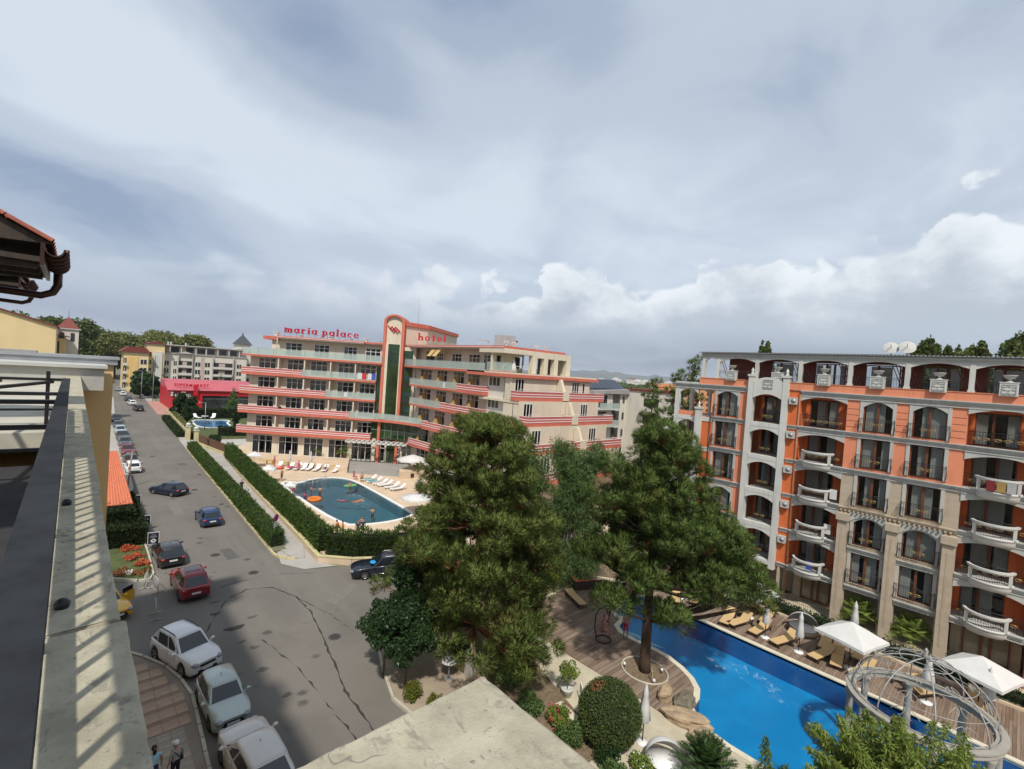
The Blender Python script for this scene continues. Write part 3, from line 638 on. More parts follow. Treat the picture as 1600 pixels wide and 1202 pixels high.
o2 = boards('deck_boards', [(34.30,-6),(34.30,17.5),(33.8,19.6),(33.4,22.5),(37.2,20.2),(40.2,14.2),(39.9,9.5),(39.7,3),(39.7,-6)],[off(PO, 0.33)],-0.015,0.03,0.145,[DECK, D2, D3])
dk = thing('timber_deck', 'brown timber deck beside the blue pool round the foot of the big pine', 'deck', (0,0,0)); o.parent = dk; o2.parent = dk
o.name = 'deck_board'; o2.name = 'deck_board'
# round bed at the pine's foot
b = MB(); b.poly([(p[0], p[1],0.02) for p in ringp]); struct('soil', b, GRAVEL)
b = MB(); P = ringp+ringp[:1]; b.tube([(p[0], p[1],0.05) for p in P],0.055,6); o = b.build('tree_ring_edging', KERB); tag(o, 'pale stone edging ring round the foot of the pine on the deck', 'edging')
# green strip between deck and apartment block
block('planting_bed', [(40.3,14.4),(40.05,9.5),(39.85,3),(39.85,-8),(41.6,-8),(42.2,14.8)],-0.2,0.10, EARTH)
b = MB(); b.bar((40.28,14.3,.05),(40.0,9.5,.05),.16,.26); b.bar((40.0,9.5,.05),(39.78,3,.05),.16,.26); b.bar((39.78,3,.05),(39.78,-7,.05),.16,.26)
tag(b.build('deck_edging', SANDP), 'low sandstone edging between the sunbed deck and the clipped green strip', 'edging')

# left side below our building: entrance pavers, flower bed
PAV = [(-2,10),(4.55,10),(4.6,21.5),(4.7,24.3),(4.8,26.6),(4.55,28.3),(4.1,30.0),(3.3,31.6),(2.5,32.9),(1.0,34.2),(-2,35)]
pav = block('pavement', PAV, -0.05,0.10, mat('paver_bed', (0.22,0.185,0.15),0.9,0.1,1))
T1 = mat('peach_paver', (0.37,0.27,0.195),0.9,0.12,1.5, rand=0.05, stain=0.3, stain_col=(0.30,0.21,0.16)); T2 = mat('brown_paver', (0.25,0.17,0.125),0.9,0.12,1.5, rand=0.05); T3 = mat('grey_paver', (0.315,0.275,0.22),0.9,0.14,1.2, rand=0.12, stain=0.35, stain_col=(0.23,0.2,0.16))
tm = {}
def paver(x0, x1, y0, y1, m_):
    k = (round(x1-x0,2), round(y1-y0,2), m_.name)
    if k not in tm: tm[k] = MB().box(-k[0]/2+.008, k[0]/2-.008,-k[1]/2+.008, k[1]/2-.008,0,0.022).mesh('paving_tile', m_)
    link('paving_tile', tm[k], pav, None, ((x0+x1)/2,(y0+y1)/2,0.098+rnd.uniform(0,.006)))
y = 24.7; band = 0
while y < 31.6:
    h_ = 0.66 if band % 2 == 0 else 0.27; sp = inside_spans(off(PAV, -.22), y+h_/2); x1 = sp[-1][1] if sp else 0; x = 1.6
    while x < x1-.25: e = min(x+0.62, x1); paver(x, e, y, y+h_, T1 if band % 2 == 0 else T2); x = e
    y += h_; band += 1
y = 18.6
while y < 24.6:
    x = 1.7
    while x < 4.2: paver(x, x+.5, y, y+.5, T3); x += .5
    y += .5
kl = [(4.62,12),(4.62,21.5),(4.75,24.3),(4.86,26.7),(4.62,28.4),(4.18,30.1),(3.38,31.7),(2.55,33.0),(1.0,34.4)]
kb3 = thing('kerb', 'mossy curved kerb round the striped entrance pavers below the balcony', 'kerb')
for a, c in zip(kl, kl[1:]):
    n = max(1, int((Vector(c)-Vector(a)).length/0.9))
    for i in range(n):
        p = Vector(a).lerp(Vector(c),(i+.03)/n); q = Vector(a).lerp(Vector(c),(i+.97)/n); MB().bar((p.x, p.y, .05),(q.x, q.y, .05),.14,.22).build('kerb_stone', KERB, kb3)
block('flower_bed', [(-2,44.3),(2.6,44.0),(4.0,42.7),(4.6,42.6),(4.85,43.4),(4.95,47.5),(5.0,64),(-2,64)],-0.05,0.14, GRASS)
kb4 = thing('kerb', 'pale kerb along the front of the red flower bed left of the black car', 'kerb'); fl = [(-2,44.2),(2.6,43.9),(4.0,42.6),(4.65,42.45),(4.95,43.3),(5.05,47.5),(5.1,56)]
for a, c in zip(fl, fl[1:]):
    n = max(1, int((Vector(c)-Vector(a)).length/1.0))
    for i in range(n):
        p = Vector(a).lerp(Vector(c),(i+.03)/n); q = Vector(a).lerp(Vector(c),(i+.97)/n); MB().bar((p.x, p.y, .06),(q.x, q.y, .06),.13,.22).build('kerb_stone', KERB, kb4)
block('sidewalk', [(-4,64.2),(5.2,64.2),(5.85,72),(6.5,100),(7.9,150),(10,200),(-4,200)],-0.05,0.10, SIDEW)
# far hills
b = MB(); hill = [(-4,0),(0,60),(3,150),(5.0,190),(7,160),(9.5,185),(12,215),(14.5,150),(17,175),(20,140),(24,90),(30,120),(40,60),(52,0)]
A0 = math.atan2(0.68,0.733); n = 120; d = 9000.0; rows = []
for j, (dd, hh) in enumerate(((0,0),(900,.45),(1900,1.0),(3600,0.0))):
    row = []
    for i in range(n+1):
        a = R(-40+100*i/n); deg = math.degrees(a)+0.0; base_ = 0
        for (a0, h0),(a1, h1) in zip(hill, hill[1:]):
            if a0 <= deg <= a1: base_ = h0+(h1-h0)*(deg-a0)/(a1-a0)
        hgt = base_*hh*1.02*(1+.10*math.sin(deg*3.1)+.06*math.sin(deg*8.3+1)+.04*math.sin(deg*17)); r_ = d+dd
        row.append(b.P((math.sin(A0+a)*r_, math.cos(A0+a)*r_, hgt-2)))
    rows.append(row)
for A, B in zip(rows, rows[1:]):
    for i in range(n): b.face((A[i+1], A[i], B[i], B[i+1]), True)
struct('hills', b, mat('far_hill_forest', (0.045,0.06,0.035),0.95,0.3,0.003))
# ---------------------------------------------------------------- orange apartment block (right)
def wallpanel(b, y0, y1, z0, z1, holes, x0, x1, axis='x'):
    "wall slab with rectangular holes (a,b,c,d)=(y0,y1,z0,z1); x0..x1 its thickness"
    ys = sorted({y0, y1, *[v for h in holes for v in h[:2] if y0 < v < y1]}); zs = sorted({z0, z1, *[v for h in holes for v in h[2:] if z0 < v < z1]})
    for ya, yb in zip(ys, ys[1:]):
        run = None
        for za, zb in zip(zs, zs[1:]):
            hit = any(h[0] <= (ya+yb)/2 <= h[1] and h[2] <= (za+zb)/2 <= h[3] for h in holes)
            if not hit: run = (run[0], zb) if run else (za, zb)
            if hit or zb == zs[-1]:
                if run:
                    if axis == 'x': b.box(x0, x1, ya, yb, run[0], run[1])
                    else: b.box(ya, yb, x0, x1, run[0], run[1])
                    run = None
def archfill(b, y0, y1, zs, rise, ztop, x0, x1, n=10, frac=1.0):
    "solid between a segmental arch and a flat top"
    yc = (y0+y1)/2; h = (y1-y0)/2
    f = lambda y: zs+rise*math.sqrt(max(0,1-((y-yc)/h)**2))**frac if frac != 1 else zs+rise*(1-((y-yc)/h)**2)
    for i in range(n):
        a = y0+(y1-y0)*i/n; c = y0+(y1-y0)*(i+1)/n; za, zc = min(f(a), ztop-.02), min(f(c), ztop-.02)
        b.slab([(a, za),(c, zc),(c, ztop),(a, ztop)], x0, x1, 'x')
XB = 43.0
AB = thing('apartment_building', 'orange, salmon and sand coloured apartment block with white arcades and curved balconies beside the pool', 'apartment building', (XB, 0,0))
ZF = [0.12,3.0,5.88,8.72,11.55,14.3,17.25]
def pleat(b, y0, y1, z0, z1, x, n=None):
    n = n or max(4, int((y1-y0)/0.09)); prev = None
    for i in range(n+1):
        y = y0+(y1-y0)*i/n; xx = x+(0.03 if i % 2 else 0.0); cur = (b.P((xx, y, z0)), b.P((xx, y, z1)))
        if prev: b.face((prev[0], prev[1], cur[1], cur[0]), True)
        prev = cur
def door_window(par, y0, y1, z0, z1, x, mull=(0.5,), fm=BROWNF, curt=True, seed=0):
    "framed french window with panes and half-drawn curtains, as part and sub-parts; x is its outer face"
    b = MB(); fw = 0.085
    b.box(x, x+.09, y0, y0+fw, z0, z1); b.box(x, x+.09, y1-fw, y1, z0, z1); b.box(x, x+.09, y0+fw, y1-fw, z0, z0+fw); b.box(x, x+.09, y0+fw, y1-fw, z1-fw, z1)
    ed = [y0+fw] + [y0+(y1-y0)*q for q in mull] + [y1-fw]
    for q in ed[1:-1]: b.box(x-.006, x+.084, q-.075, q+.075, z0+fw, z1-fw)
    w = b.build('window', fm, par)
    for a, c in zip(ed, ed[1:]):
        MB().poly([(x+.05, a+.03, z0+fw),(x+.05, c-.03, z0+fw),(x+.05, c-.03, z1-fw),(x+.05, a+.03, z1-fw)]).build('pane', PANE, w)
    if curt:
        r_ = random.Random(seed*7+3); b = MB()
        for a, c in zip(ed, ed[1:]):
            k = r_.uniform(.45,1.0)
            if r_.random() < .5: pleat(b, a, a+(c-a)*k, z0+.1, z1-.12, x+.16)
            else: pleat(b, c-(c-a)*k, c, z0+.1, z1-.12, x+.16)
        b.build('curtain', CURT, w)
    return w
def scroll(b, x, y, z, s, n=18):
    "pair of gilded C-scrolls"
    for sg in (-1,1): b.tube([(x, y+sg*s*.36+s*.34*(1-.5*t/n)*math.cos(9*t/n), z+s*.17*(1-.5*t/n)*math.sin(9*t/n)) for t in range(n+1)],.016,4, False)
RAILM = {}
def juliet(par, yc, z0, w):
    "black belly-shaped window railing"
    k = round(w, 2)
    if k not in RAILM:
        b = MB(); n = int(w/0.13); h = 1.02
        for i in range(n+1):
            y = -w/2+w*i/n; b.tube([(-.36, y, .06),(-.42, y, .25),(-.30, y, .55),(-.27, y, h)],0.011,4, False)
        for sg in (-1,1):
            for xx in (-.1,-.2): b.tube([(xx, sg*w/2,.08),(xx*1.1, sg*w/2,.5),(xx, sg*w/2, h)],0.011,4, False)
            b.tube([(-.27, sg*w/2, h),(0, sg*w/2, h)],.02,4); b.tube([(-.36, sg*w/2,.06),(0, sg*w/2,.06)],.016,4)
            b.tube([(-.27, sg*w/2, h-.1),(-.44, sg*(w/2+.03), h-.3),(-.2, sg*(w/2+.05),.35),(-.5, sg*(w/2+.02),.2),(-.34, sg*w/2,.05)],.018,4, False)
        b.tube([(-.27,-w/2, h),(-.27, w/2, h)],.022,4); b.tube([(-.28,-w/2, h-.12),(-.28, w/2, h-.12)],.012,4); b.tube([(-.36,-w/2,.06),(-.36, w/2,.06)],.018,4)
        b.cm = 1; scroll(b, -.345,0,.62,.62)
        RAILM[k] = b.mesh('railing', [IRON, GOLD])
    return link('railing', RAILM[k], par, None, (0, yc, z0))
def flat_rail(par, y0, y1, z0, x, h=1.0, gold=True, name='railing'):
    b = MB(); n = max(2, int((y1-y0)/0.14))
    for i in range(n+1): b.tube([(x, y0+(y1-y0)*i/n, z0+.06),(x, y0+(y1-y0)*i/n, z0+h)],.010,4, False)
    b.tube([(x, y0, z0+h),(x, y1, z0+h)],.022,4); b.tube([(x, y0, z0+.06),(x, y1, z0+.06)],.016,4); b.tube([(x, y0, z0+h*.8),(x, y1, z0+h*.8)],.012,4)
    if gold:
        b.cm = 1
        for q in ((.5,) if y1-y0 < 2.6 else (.2,.5,.8)): scroll(b, x-.03, y0+(y1-y0)*q, z0+.55,.62)
    return b.build(name, [IRON, GOLD], par)
def cornice(par, y0, y1, z, x=0.0, big=1.0, m_=TRIM):
    b = MB(); p = 0.13*big
    b.box(x-p*.5, x+.05, y0, y1, z-.20*big, z-.09*big); b.box(x-p, x+.05, y0, y1, z-.09*big, z+.03); b.box(x-p*1.5, x+.05, y0, y1, z+.03, z+.09*big); b.box(x-p*.6, x+.05, y0, y1, z-.30*big, z-.24*big)
    return b.build('cornice', m_, par)
def loggia(par, y0, y1, k, depth=1.7, arch=True, plain=True, seed=0, wall=ORANGE, rail=True, win=(.28,.92)):
    "recessed balcony at floor k between y0 and y1"
    z0, z1 = ZF[k], ZF[k+1]; b = MB()
    W_ = y1-y0; wallpanel(b, y0, y1, z0, z1,[(y0+W_*win[0], y0+W_*win[1], z0+.02, z0+2.25)], depth, depth+.13)
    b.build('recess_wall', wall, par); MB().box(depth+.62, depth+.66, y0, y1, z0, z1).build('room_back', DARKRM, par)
    b = MB(); b.box(0.002, depth, y0, y1, z0-.28, z0); b.build('balcony_floor', TRIM, par)
    if arch:
        b = MB(); archfill(b, y0, y1, z1-.86,.36, z1-.30,-.06,.22); b.build('arch', TRIM, par)
    W_ = (y1-y0); door_window(par, y0+W_*win[0], y0+W_*win[1], z0+.02, z0+2.25, depth+.01,(.42 if seed % 2 else .58,), seed=seed)
    if rail: flat_rail(par, y0+.04, y1-.04, z0,.08)
CB = None
def curved_balcony(par, yc, z0, w=2.1, d=.9):
    "bowed white balcony with a bowl-shaped base, iron infill and stone handrail"
    global CB
    if CB is None:
        n = 14; L = [((-(d)*(1-(2*i/n-1)**2)**.6) if 0 < i < n else 0.0,-w/2+w*i/n) for i in range(n+1)]
        def bandm(b, zs):
            rows = [[b.P((x*s, y*(1-(1-s)*.35), z)) for x, y in L] for s, z in zs]
            for A, B in zip(rows, rows[1:]):
                for i in range(n): b.face((A[i+1], A[i], B[i], B[i+1]), True)
            b.face(rows[0]); b.face(rows[-1][::-1])
        b1 = MB(); bandm(b1,((.62,-.42),(.86,-.30),(.97,-.12),(1.0,.02),(1.05,.04),(1.05,.16)))
        b2 = MB(); 
        for s0, s1, za, zb in ((.93,1.07,.86,.98),(.97,1.02,.78,.86)):
            O = [b2.P((x*s1-.02, y*s1, za)) for x, y in L]; I = [b2.P((x*s0+.02, y*s0, za)) for x, y in L]; O2 = [b2.P((x*s1-.02, y*s1, zb)) for x, y in L]; I2 = [b2.P((x*s0+.02, y*s0, zb)) for x, y in L]
            for i in range(n):
                for q in ((O[i+1], O[i], O2[i], O2[i+1]),(I[i], I[i+1], I2[i+1], I2[i]),(O2[i+1], O2[i], I2[i], I2[i+1]),(O[i], O[i+1], I[i+1], I[i])): b2.face(q)
        b3, b5 = [MB().cbox((L[i][0]*.98, L[i][1],.47),(.2,.17,.66)) for i in (1, n-1)]
        b4 = MB()
        for i in range(29):
            t = i/28; f = t*n; j = min(n-1, int(f)); x = L[j][0]+(L[j+1][0]-L[j][0])*(f-j); y = L[j][1]+(L[j+1][1]-L[j][1])*(f-j); b4.tube([(x*.96, y*.97,.16),(x*.96, y*.97,.8)],.012,4, False)
        CB = (b1.mesh('balcony', WHITE), b2.mesh('handrail', WHITE), b3.mesh('post', WHITE), b4.mesh('infill', IRON), b5.mesh('post', WHITE))
    o = link('balcony', CB[0], par, None, (0.02, yc, z0))
    for me, nm in zip(CB[1:],('handrail', 'post', 'railing', 'post')): link(nm, me, o)
    return o
# -- plain wall bay with two windows per floor (y 2.35..8.95)
WIN = [(6.22,7.95),(3.32,5.12)]
WZ = {1: (3.16,5.42,0),2: (6.02,8.12,1),3: (8.92,11.2,0),4: (11.76,14.02,0),5: (14.46,16.7,1)}
holes = [(a, c, WZ[k][0], WZ[k][1]) for k in WZ for a, c in WIN] + [(6.1,8.2,.12,2.7),(3.1,5.25,.12,2.7)]
b = MB(); wallpanel(b, 2.35,8.95,0,11.52, holes, 0,.3); b.build('stone_wall', SAND, AB)
b = MB(); wallpanel(b, 2.35,8.95,11.52,17.2, holes, 0,.3); b.build('wall', SALMON, AB)
for z in (14.75,15.2,15.65,16.1):
    for a, c in ((2.4,3.1),(5.34,6.0),(8.17,8.93)): MB().box(-.004,.02, a, c, z-.018, z+.018).build('wall_groove', MAROON, AB)
for k in WZ:
    z0, z1, ar = WZ[k]
    for j, (a, c) in enumerate(WIN):
        door_window(AB, a, c, z0, z1,.14,(.5,), seed=k*3+j)
        b = MB(); t = .2
        b.box(-.05,.14, a-t, a-.002, z0-.02, z1+(0 if ar else t)); b.box(-.05,.14, c+.002, c+t, z0-.02, z1+(0 if ar else t))
        if not ar: b.box(-.05,.14, a-.002, c+.002, z1+.002, z1+t)
        else:
            archfill(b, a, c, z1-.42,.40, z1+.02,-.04,.13,10)
            n = 10
            for i in range(n):
                y0, y1 = a-t+(c-a+2*t)*i/n, a-t+(c-a+2*t)*(i+1)/n; f = lambda y: z1+.02+.26*(1-((y-(a+c)/2)/((c-a)/2+t))**2)
                b.slab([(y0, z1+.001),(y1, z1+.001),(y1, f(y1)),(y0, f(y0))],-.05,.13, 'x')
        b.build('window_surround', TRIM, AB); juliet(AB, (a+c)/2, z0-.02, c-a+.35)
for z, bg_ in ((17.12,1.2),(14.28,1.0),(11.52,1.0)): cornice(AB, 2.35,8.95, z, 0, bg_)
cornice(AB, 2.35,8.95,8.62,0,1.2, SAND)
dm = MB().box(-.3,-.02,0,.1,8.42,8.54).mesh('dentil', SAND)
for i in range(24): link('dentil', dm, AB, None, (0,2.6+i*.265,0))
for z in (5.72,2.88):
    for a, c in ((5.95,8.22),(3.02,5.3)): cornice(AB, a, c, z, -.02,.9, TRIM)
for yc in (8.56,5.62,2.68):
    b = MB(); b.box(-.42,0, yc-.31, yc+.31,0.02,7.75); p = b.build('pilaster', SAND, AB)
    MB().box(-.438,-.40, yc-.07, yc+.07,.9,7.2).build('groove_shade', mat('sand_stone_shadow', (0.40,0.32,0.235),0.9,0.1,1), p)  # raised strip; the shade of a groove is put into its darker colour
    MB().box(-.58,0.0, yc-.40, yc+.40,7.75,8.28).build('capital', SAND, p)
for a, c in ((6.02,8.22),(3.08,5.28)):
    b = MB(); archfill(b, a, c, 7.7,.5,8.4,-.12,-.002); b.build('arch', TRIM, AB)
    b = MB(); b.box(1.6,1.7, a-.3, c+.3,0,2.9); b.build('recess_wall', mat('shaded_sand_stone', (0.30,0.25,0.2),0.9,0.1,1), AB)  # sand stone darkened: the shade of the recess is put into its colour
# -- loggia bays with curved balconies
for (y0, y1, off_) in ((8.95,12.1,.12),(-1.0,2.35,.0)):
    for k in range(1,6):
        loggia(AB, y0, y1, k, seed=k+int(y0), rail=True)
        if k < 5: curved_balcony(AB, (y0+y1)/2+off_, ZF[k],2.1)
        cornice(AB, y0, y1, ZF[k]-.02,-.02,1.1)
    b = MB(); b.box(2.0,2.15, y0, y1,0,3); b.build('recess_wall', SAND, AB); door_window(AB, y0+.5, y1-.6,.14,2.5,1.86,(.4,.6), seed=9)
    flat_rail(AB, y0+.05, y1-.05,.12,-1.55,.95, False)
    cornice(AB, y0, y1,17.12,0,1.2)
for y in (8.95-.12,12.1,2.35,-1.12):          # cheek walls of the loggias
    b = MB(); b.box(.302,1.85, y+.001, y+.119,2.75,17.2); b.build('cheek_wall', ORANGE, AB)
# -- orange strip with drainpipe and air conditioners
b = MB(); b.box(.0,.3,12.1,12.95,2.7,17.2); b.build('wall', ORANGE, AB)
b = MB(); b.box(.0,.3,12.2,12.3,0,2.7); b.box(-.02,.3,12.62,12.8,0,2.7); b.build('wall', SAND, AB)
MB().tube([(-.06,12.16,.2),(-.06,12.16,17.0)],.055,8).build('drainpipe', mat('copper_pipe', (0.30,0.12,0.06),0.5,0.1,3), AB)
for k in range(1,6):
    o = MB().box(-.36,-.02,12.30,12.86, ZF[k]+1.75, ZF[k]+2.3).build('air_conditioner', TRIM, AB); b = MB(); b.lathe([(0.001,0),(.17,0),(.18,.012),(.001,.012)],14); me = b.mesh('fan_grille', GREYM); f = link('fan_grille', me, o); f.location = (-.361,12.53, ZF[k]+2.03); f.rotation_euler = (0,-PI/2,0)
    cornice(AB, 12.1,12.86, ZF[k]-.02,-.01,.8)
# -- white frame tower with loggias
for ya, yb in ((12.96,13.38),(15.67,16.08)):
    b = MB(); b.box(-.43,.3, ya, yb, 2.35,18.15); c = b.build('frame_column', WHITE, AB)
    b = MB(); b.box(-.49,.3, ya-.06, yb+.07,18.15,18.33); b.lathe([(.13,0),(.15,.08),(.06,.16),(.13,.30),(.10,.42),(.02,.55),(.001,.6)],10,(-.2,(ya+yb)/2,18.33)); b.build('finial', WHITE, c)
for k in range(1,6):
    loggia(AB, 13.4,15.65, k, 1.6, arch=False, seed=k+2, win=(.2,.9))
    b = MB(); b.box(-.42,.0,13.402,15.648, ZF[k]-.34, ZF[k]); b.build('balcony_slab', WHITE, AB)
    b = MB(); archfill(b, 13.402,15.648, ZF[k+1]-.92,.38, ZF[k+1]-.34 if k < 5 else 16.98,-.40,-.1); b.build('arch', WHITE, AB)
    if k == 1:
        pass
b = MB(); n = 12
for i in range(n):
    y0, y1 = 13.402+2.246*i/n, 13.402+2.246*(i+1)/n; f = lambda y: 17.75+.38*(1-((y-14.525)/1.123)**2); b.slab([(y0,16.98),(y1,16.98),(y1, f(y1)),(y0, f(y0))],-.40,.1, 'x')
b.build('gable_panel', WHITE, AB)
def fret(par, x, yc, zc, s):
    "pierced square ornament: frame, diagonals and ring"
    b = MB(); h = s/2; t = s*.06
    for y, z, dy, dz in ((0, h, s, t),(0,-h, s, t),(h, 0, t, s),(-h, 0, t, s)): b.cbox((x, yc+y, zc+z),(.05, dy, dz))
    for i in range(-1,2):
        for j in range(-1,2): 
            b.bar((x-.008, yc+i*s/3-s*.13, zc+j*s/3-s*.05),(x-.008, yc+i*s/3+s*.13, zc+j*s/3+s*.05*(1 if (i+j) % 2 else -1)),.045, t)
    return b.build('fretwork', mat('fret_grey', (0.33,0.33,0.32),0.8,0.1,4), par)
fret(AB, -.42,14.52,17.55,.72)
# -- wall with one window per floor, then the open corner loggias
b = MB(); W2 = (17.0,18.85); h2 = [(W2[0], W2[1], WZ[k][0], WZ[k][1]) for k in WZ]
wallpanel(b, 16.16,19.15,2.75,17.2, h2,0,.3); b.build('wall', SALMON, AB); MB().box(0,.3,16.16,19.15,0,2.74).build('stone_wall', SAND, AB)
for k in WZ:
    z0, z1, ar = WZ[k]; a, c = W2; door_window(AB, a, c, z0, z1,.14,(.5,), seed=k+40); t = .18; b = MB()
    b.box(-.05,.14, a-t, a-.002, z0-.02, z1+(0 if ar else t)); b.box(-.05,.14, c+.002, c+t, z0-.02, z1+(0 if ar else t))
    if not ar: b.box(-.05,.14, a-.002, c+.002, z1+.002, z1+t)
    else:
        archfill(b, a, c, z1-.42,.40, z1+.02,-.04,.13,10)
        for i in range(10):
            y0, y1 = a-t+(c-a+2*t)*i/10, a-t+(c-a+2*t)*(i+1)/10; f = lambda y: z1+.02+.26*(1-((y-(a+c)/2)/((c-a)/2+t))**2); b.slab([(y0, z1+.001),(y1, z1+.001),(y1, f(y1)),(y0, f(y0))],-.05,.13, 'x')
    b.build('window_surround', TRIM, AB); juliet(AB, (a+c)/2, z0-.02, c-a+.3); cornice(AB, 16.16,19.15, ZF[k]-.02,0,1.0)
cornice(AB, 16.16,23.0,17.12,0,1.2)
b = MB(); b.box(-.06,3.2,19.16,22.9,17.23,17.36); b.build('corner_roof', TRIM, AB)
for k in range(1,6):
    z0, z1 = ZF[k], ZF[k+1]; b = MB(); b.box(-.05,3.2,19.16,22.9, z0-.5, z0-.12); b.build('balcony_slab', WHITE, AB)
    if k == 5: b = MB(); b.box(-.03,.12,20.62,22.85, z0-.12, z0+.30); b.build('parapet', SALMON, AB)
    b = MB(); b.box(-.04,.25,22.45,22.9, z0-.12, z1-.28); b.build('corner_pillar', WHITE, AB); MB().box(2.9,3.2,22.55,22.9, z0-.12, z1-.28).build('corner_pillar', WHITE, AB)
    b = MB(); archfill(b, 20.62,22.45, z1-.95,.42, z1-.28,-.02,.22); b.build('arch', WHITE, AB)
    if k == 5:
        b = MB(); b.box(2.9,3.15,20.75,21.0, z0-.12, z1-.28); archfill(b, 21.0,22.55, z1-1.0,.45, z1-.28,2.92,3.12); archfill(b, 19.4,20.75, z1-1.0,.45, z1-.28,2.92,3.12); b.build('arch', WHITE, AB)
        b = MB(); b.box(.3,2.9,19.16,19.3, z0-.12, z1-.28); b.build('cheek_wall', ORANGE, AB)
    else:
        b = MB(); b.box(1.9,2.05,19.3,22.5, z0-.12, z1-.5); b.build('recess_wall', mat('shaded_sand_stone', (0.30,0.25,0.2)), AB); door_window(AB, 20.5,22.2, z0-.1, z0+2.1,1.78,(.5,), seed=k+60)  # recess wall in the same sand stone with shade in its colour
    flat_rail(AB, 20.62,22.45, z0-.1+(.3 if k == 5 else 0),.05,.75, True)
b = MB(); b.box(-.42,.0,20.1,20.6,2.4,14.9); c = b.build('frame_column', WHITE, AB)
b = MB(); b.box(-.5,.05,20.02,20.68,14.9,15.06); b.lathe([(.12,0),(.14,.08),(.05,.16),(.12,.28),(.09,.4),(.001,.6)],10,(-.22,20.35,15.06)); b.build('finial', WHITE, c)
b = MB(); b.box(0,.3,19.15,20.1,2.7,14.2); b.build('wall', ORANGE, AB); MB().tube([(-.07,19.3,3),(-.07,19.3,14.3)],.05,6).build('drainpipe', BRNMET, AB)
# -- main mass, extra bay beyond the picture edge
b = MB(); b.box(2.6,15,-12,19.15,2.9,17.2); b.box(3.25,15,19.15,22.9,2.9,14.2); b.box(.0,2.6,-12,-1.13,0,17.2); b.build('rear_mass', ORANGE, AB); MB().box(2.62,15,-11.9,19.1,0,2.9).build('ground_floor_wall', SAND, AB)
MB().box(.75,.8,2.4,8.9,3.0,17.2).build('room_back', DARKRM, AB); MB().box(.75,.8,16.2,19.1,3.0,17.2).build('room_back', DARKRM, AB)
# -- penthouse arcade
b = MB(); b.box(-.10,.12,-12,20.55,17.215,17.78); b.box(-.14,.16,-12,20.55,17.78,17.83); b.build('parapet', SALMON, AB)
cols = [20.28,18.95,15.63,12.30,8.95,5.60,2.33,-.98,-4.3,-7.6,-11]
for yc in cols:
    b = MB(); b.box(-.08,.2, yc-.14, yc+.14,17.83,19.74); b.box(-.12,.24, yc-.18, yc+.18,17.83,17.97); b.build('arcade_column', WHITE, AB)
for c0, c1 in zip(cols, cols[1:]): b = MB(); archfill(b, c1+.14, c0-.14,19.34,.33,19.76,-.05,.17,12); b.build('arcade_arch', WHITE, AB)
b = MB(); b.box(-.12,.3,-12,20.5,19.762,19.9); b.box(-.2,.3,-12,20.55,19.9,20.0); b.box(-.14,.3,-12,20.5,20.0,20.1); b.build('entablature', TRIM, AB)
b = MB(); b.slab([(-.34,20.102),(9,20.55),(9,20.62),(-.34,20.17)],-12,20.7, 'y'); rf = b.build('roof', GREYM, AB)
b = MB()
for i in range(150): y = -11.9+i*.217; b.bar((-.36, y, 20.16),(8.8, y, 20.605),.05,.07)
b.build('roof_seam', BRNMET, rf)['kind'] = 'stuff'
dh = [(c1+.55, c0-.62) for c0, c1 in zip(cols[1:], cols[2:])]
b = MB(); wallpanel(b, -12,18.6,17.3,20.1,[(a, c, 17.3,19.55) for a, c in dh[1:]],1.5,1.75); b.build('tiled_attic_wall', MAROON, AB)
b = MB()                                   # slanting battens of the tiled wall
for c0, c1 in zip(cols[1:], cols[2:]):
    y = c1+.1
    while y < c0-.1:
        if not (c1+.5 < y < c0-.6): b.bar((1.48, y-.2,17.4),(1.48, y+.75,19.9),.03,.05)
        y += .2
b.build('tile_course', OLDTILE, AB)['kind'] = 'stuff'
for i, (a, c) in enumerate(dh[1:]): door_window(AB, a+.02, c-.02,17.35,19.5,1.42,(.36,.62) if i % 2 else (.62,), fm=BROWNF, seed=i+80)
for c0, c1 in zip(cols[1:], cols[2:]): flat_rail(AB, c1+.15, c0-.15,17.8,.04,.72, False)
pedz = []
for i, (c0, c1) in enumerate(zip(cols[1:], cols[2:])):
    yc = (c0+c1)/2+(.35 if i == 0 else -.05); b = MB(); b.box(-.34,.06, yc-.42, yc+.42,17.70,18.52); b.box(-.37,.09, yc-.45, yc+.45,18.52,18.58); p = b.build('pedestal', WHITE, AB)
    f = fret(AB, -.345, yc, 18.1,.62); f.parent = p
    MB().lathe([(.16,0),(.17,.04),(.06,.09),(.06,.17),(.24,.24),(.33,.40),(.36,.44),(.30,.44),(.1,.38),(.001,.36)],14,(-.15, yc, 18.58)).build('urn', WHITE, p)
for y, r_, zz in ((7.35,.52,21.1),(6.35,.55,21.15)):
    b = MB(); b.lathe([(.001,.12),(r_*.5,.08),(r_, 0)],16, cap=False); me = b.mesh('dish', TRIM); o = MB().tube([(4.6, y, 20.3),(4.6, y, zz)],.04,6).build('satellite_dish', GREYM, AB); f = link('dish', me, o); f.location = (4.55, y, zz); f.rotation_euler = (0,-R(62), R(18)); MB().bar((4.55, y, zz),(3.95, y-.05, zz+.25),.04).build('feed_arm', GREYM, o)
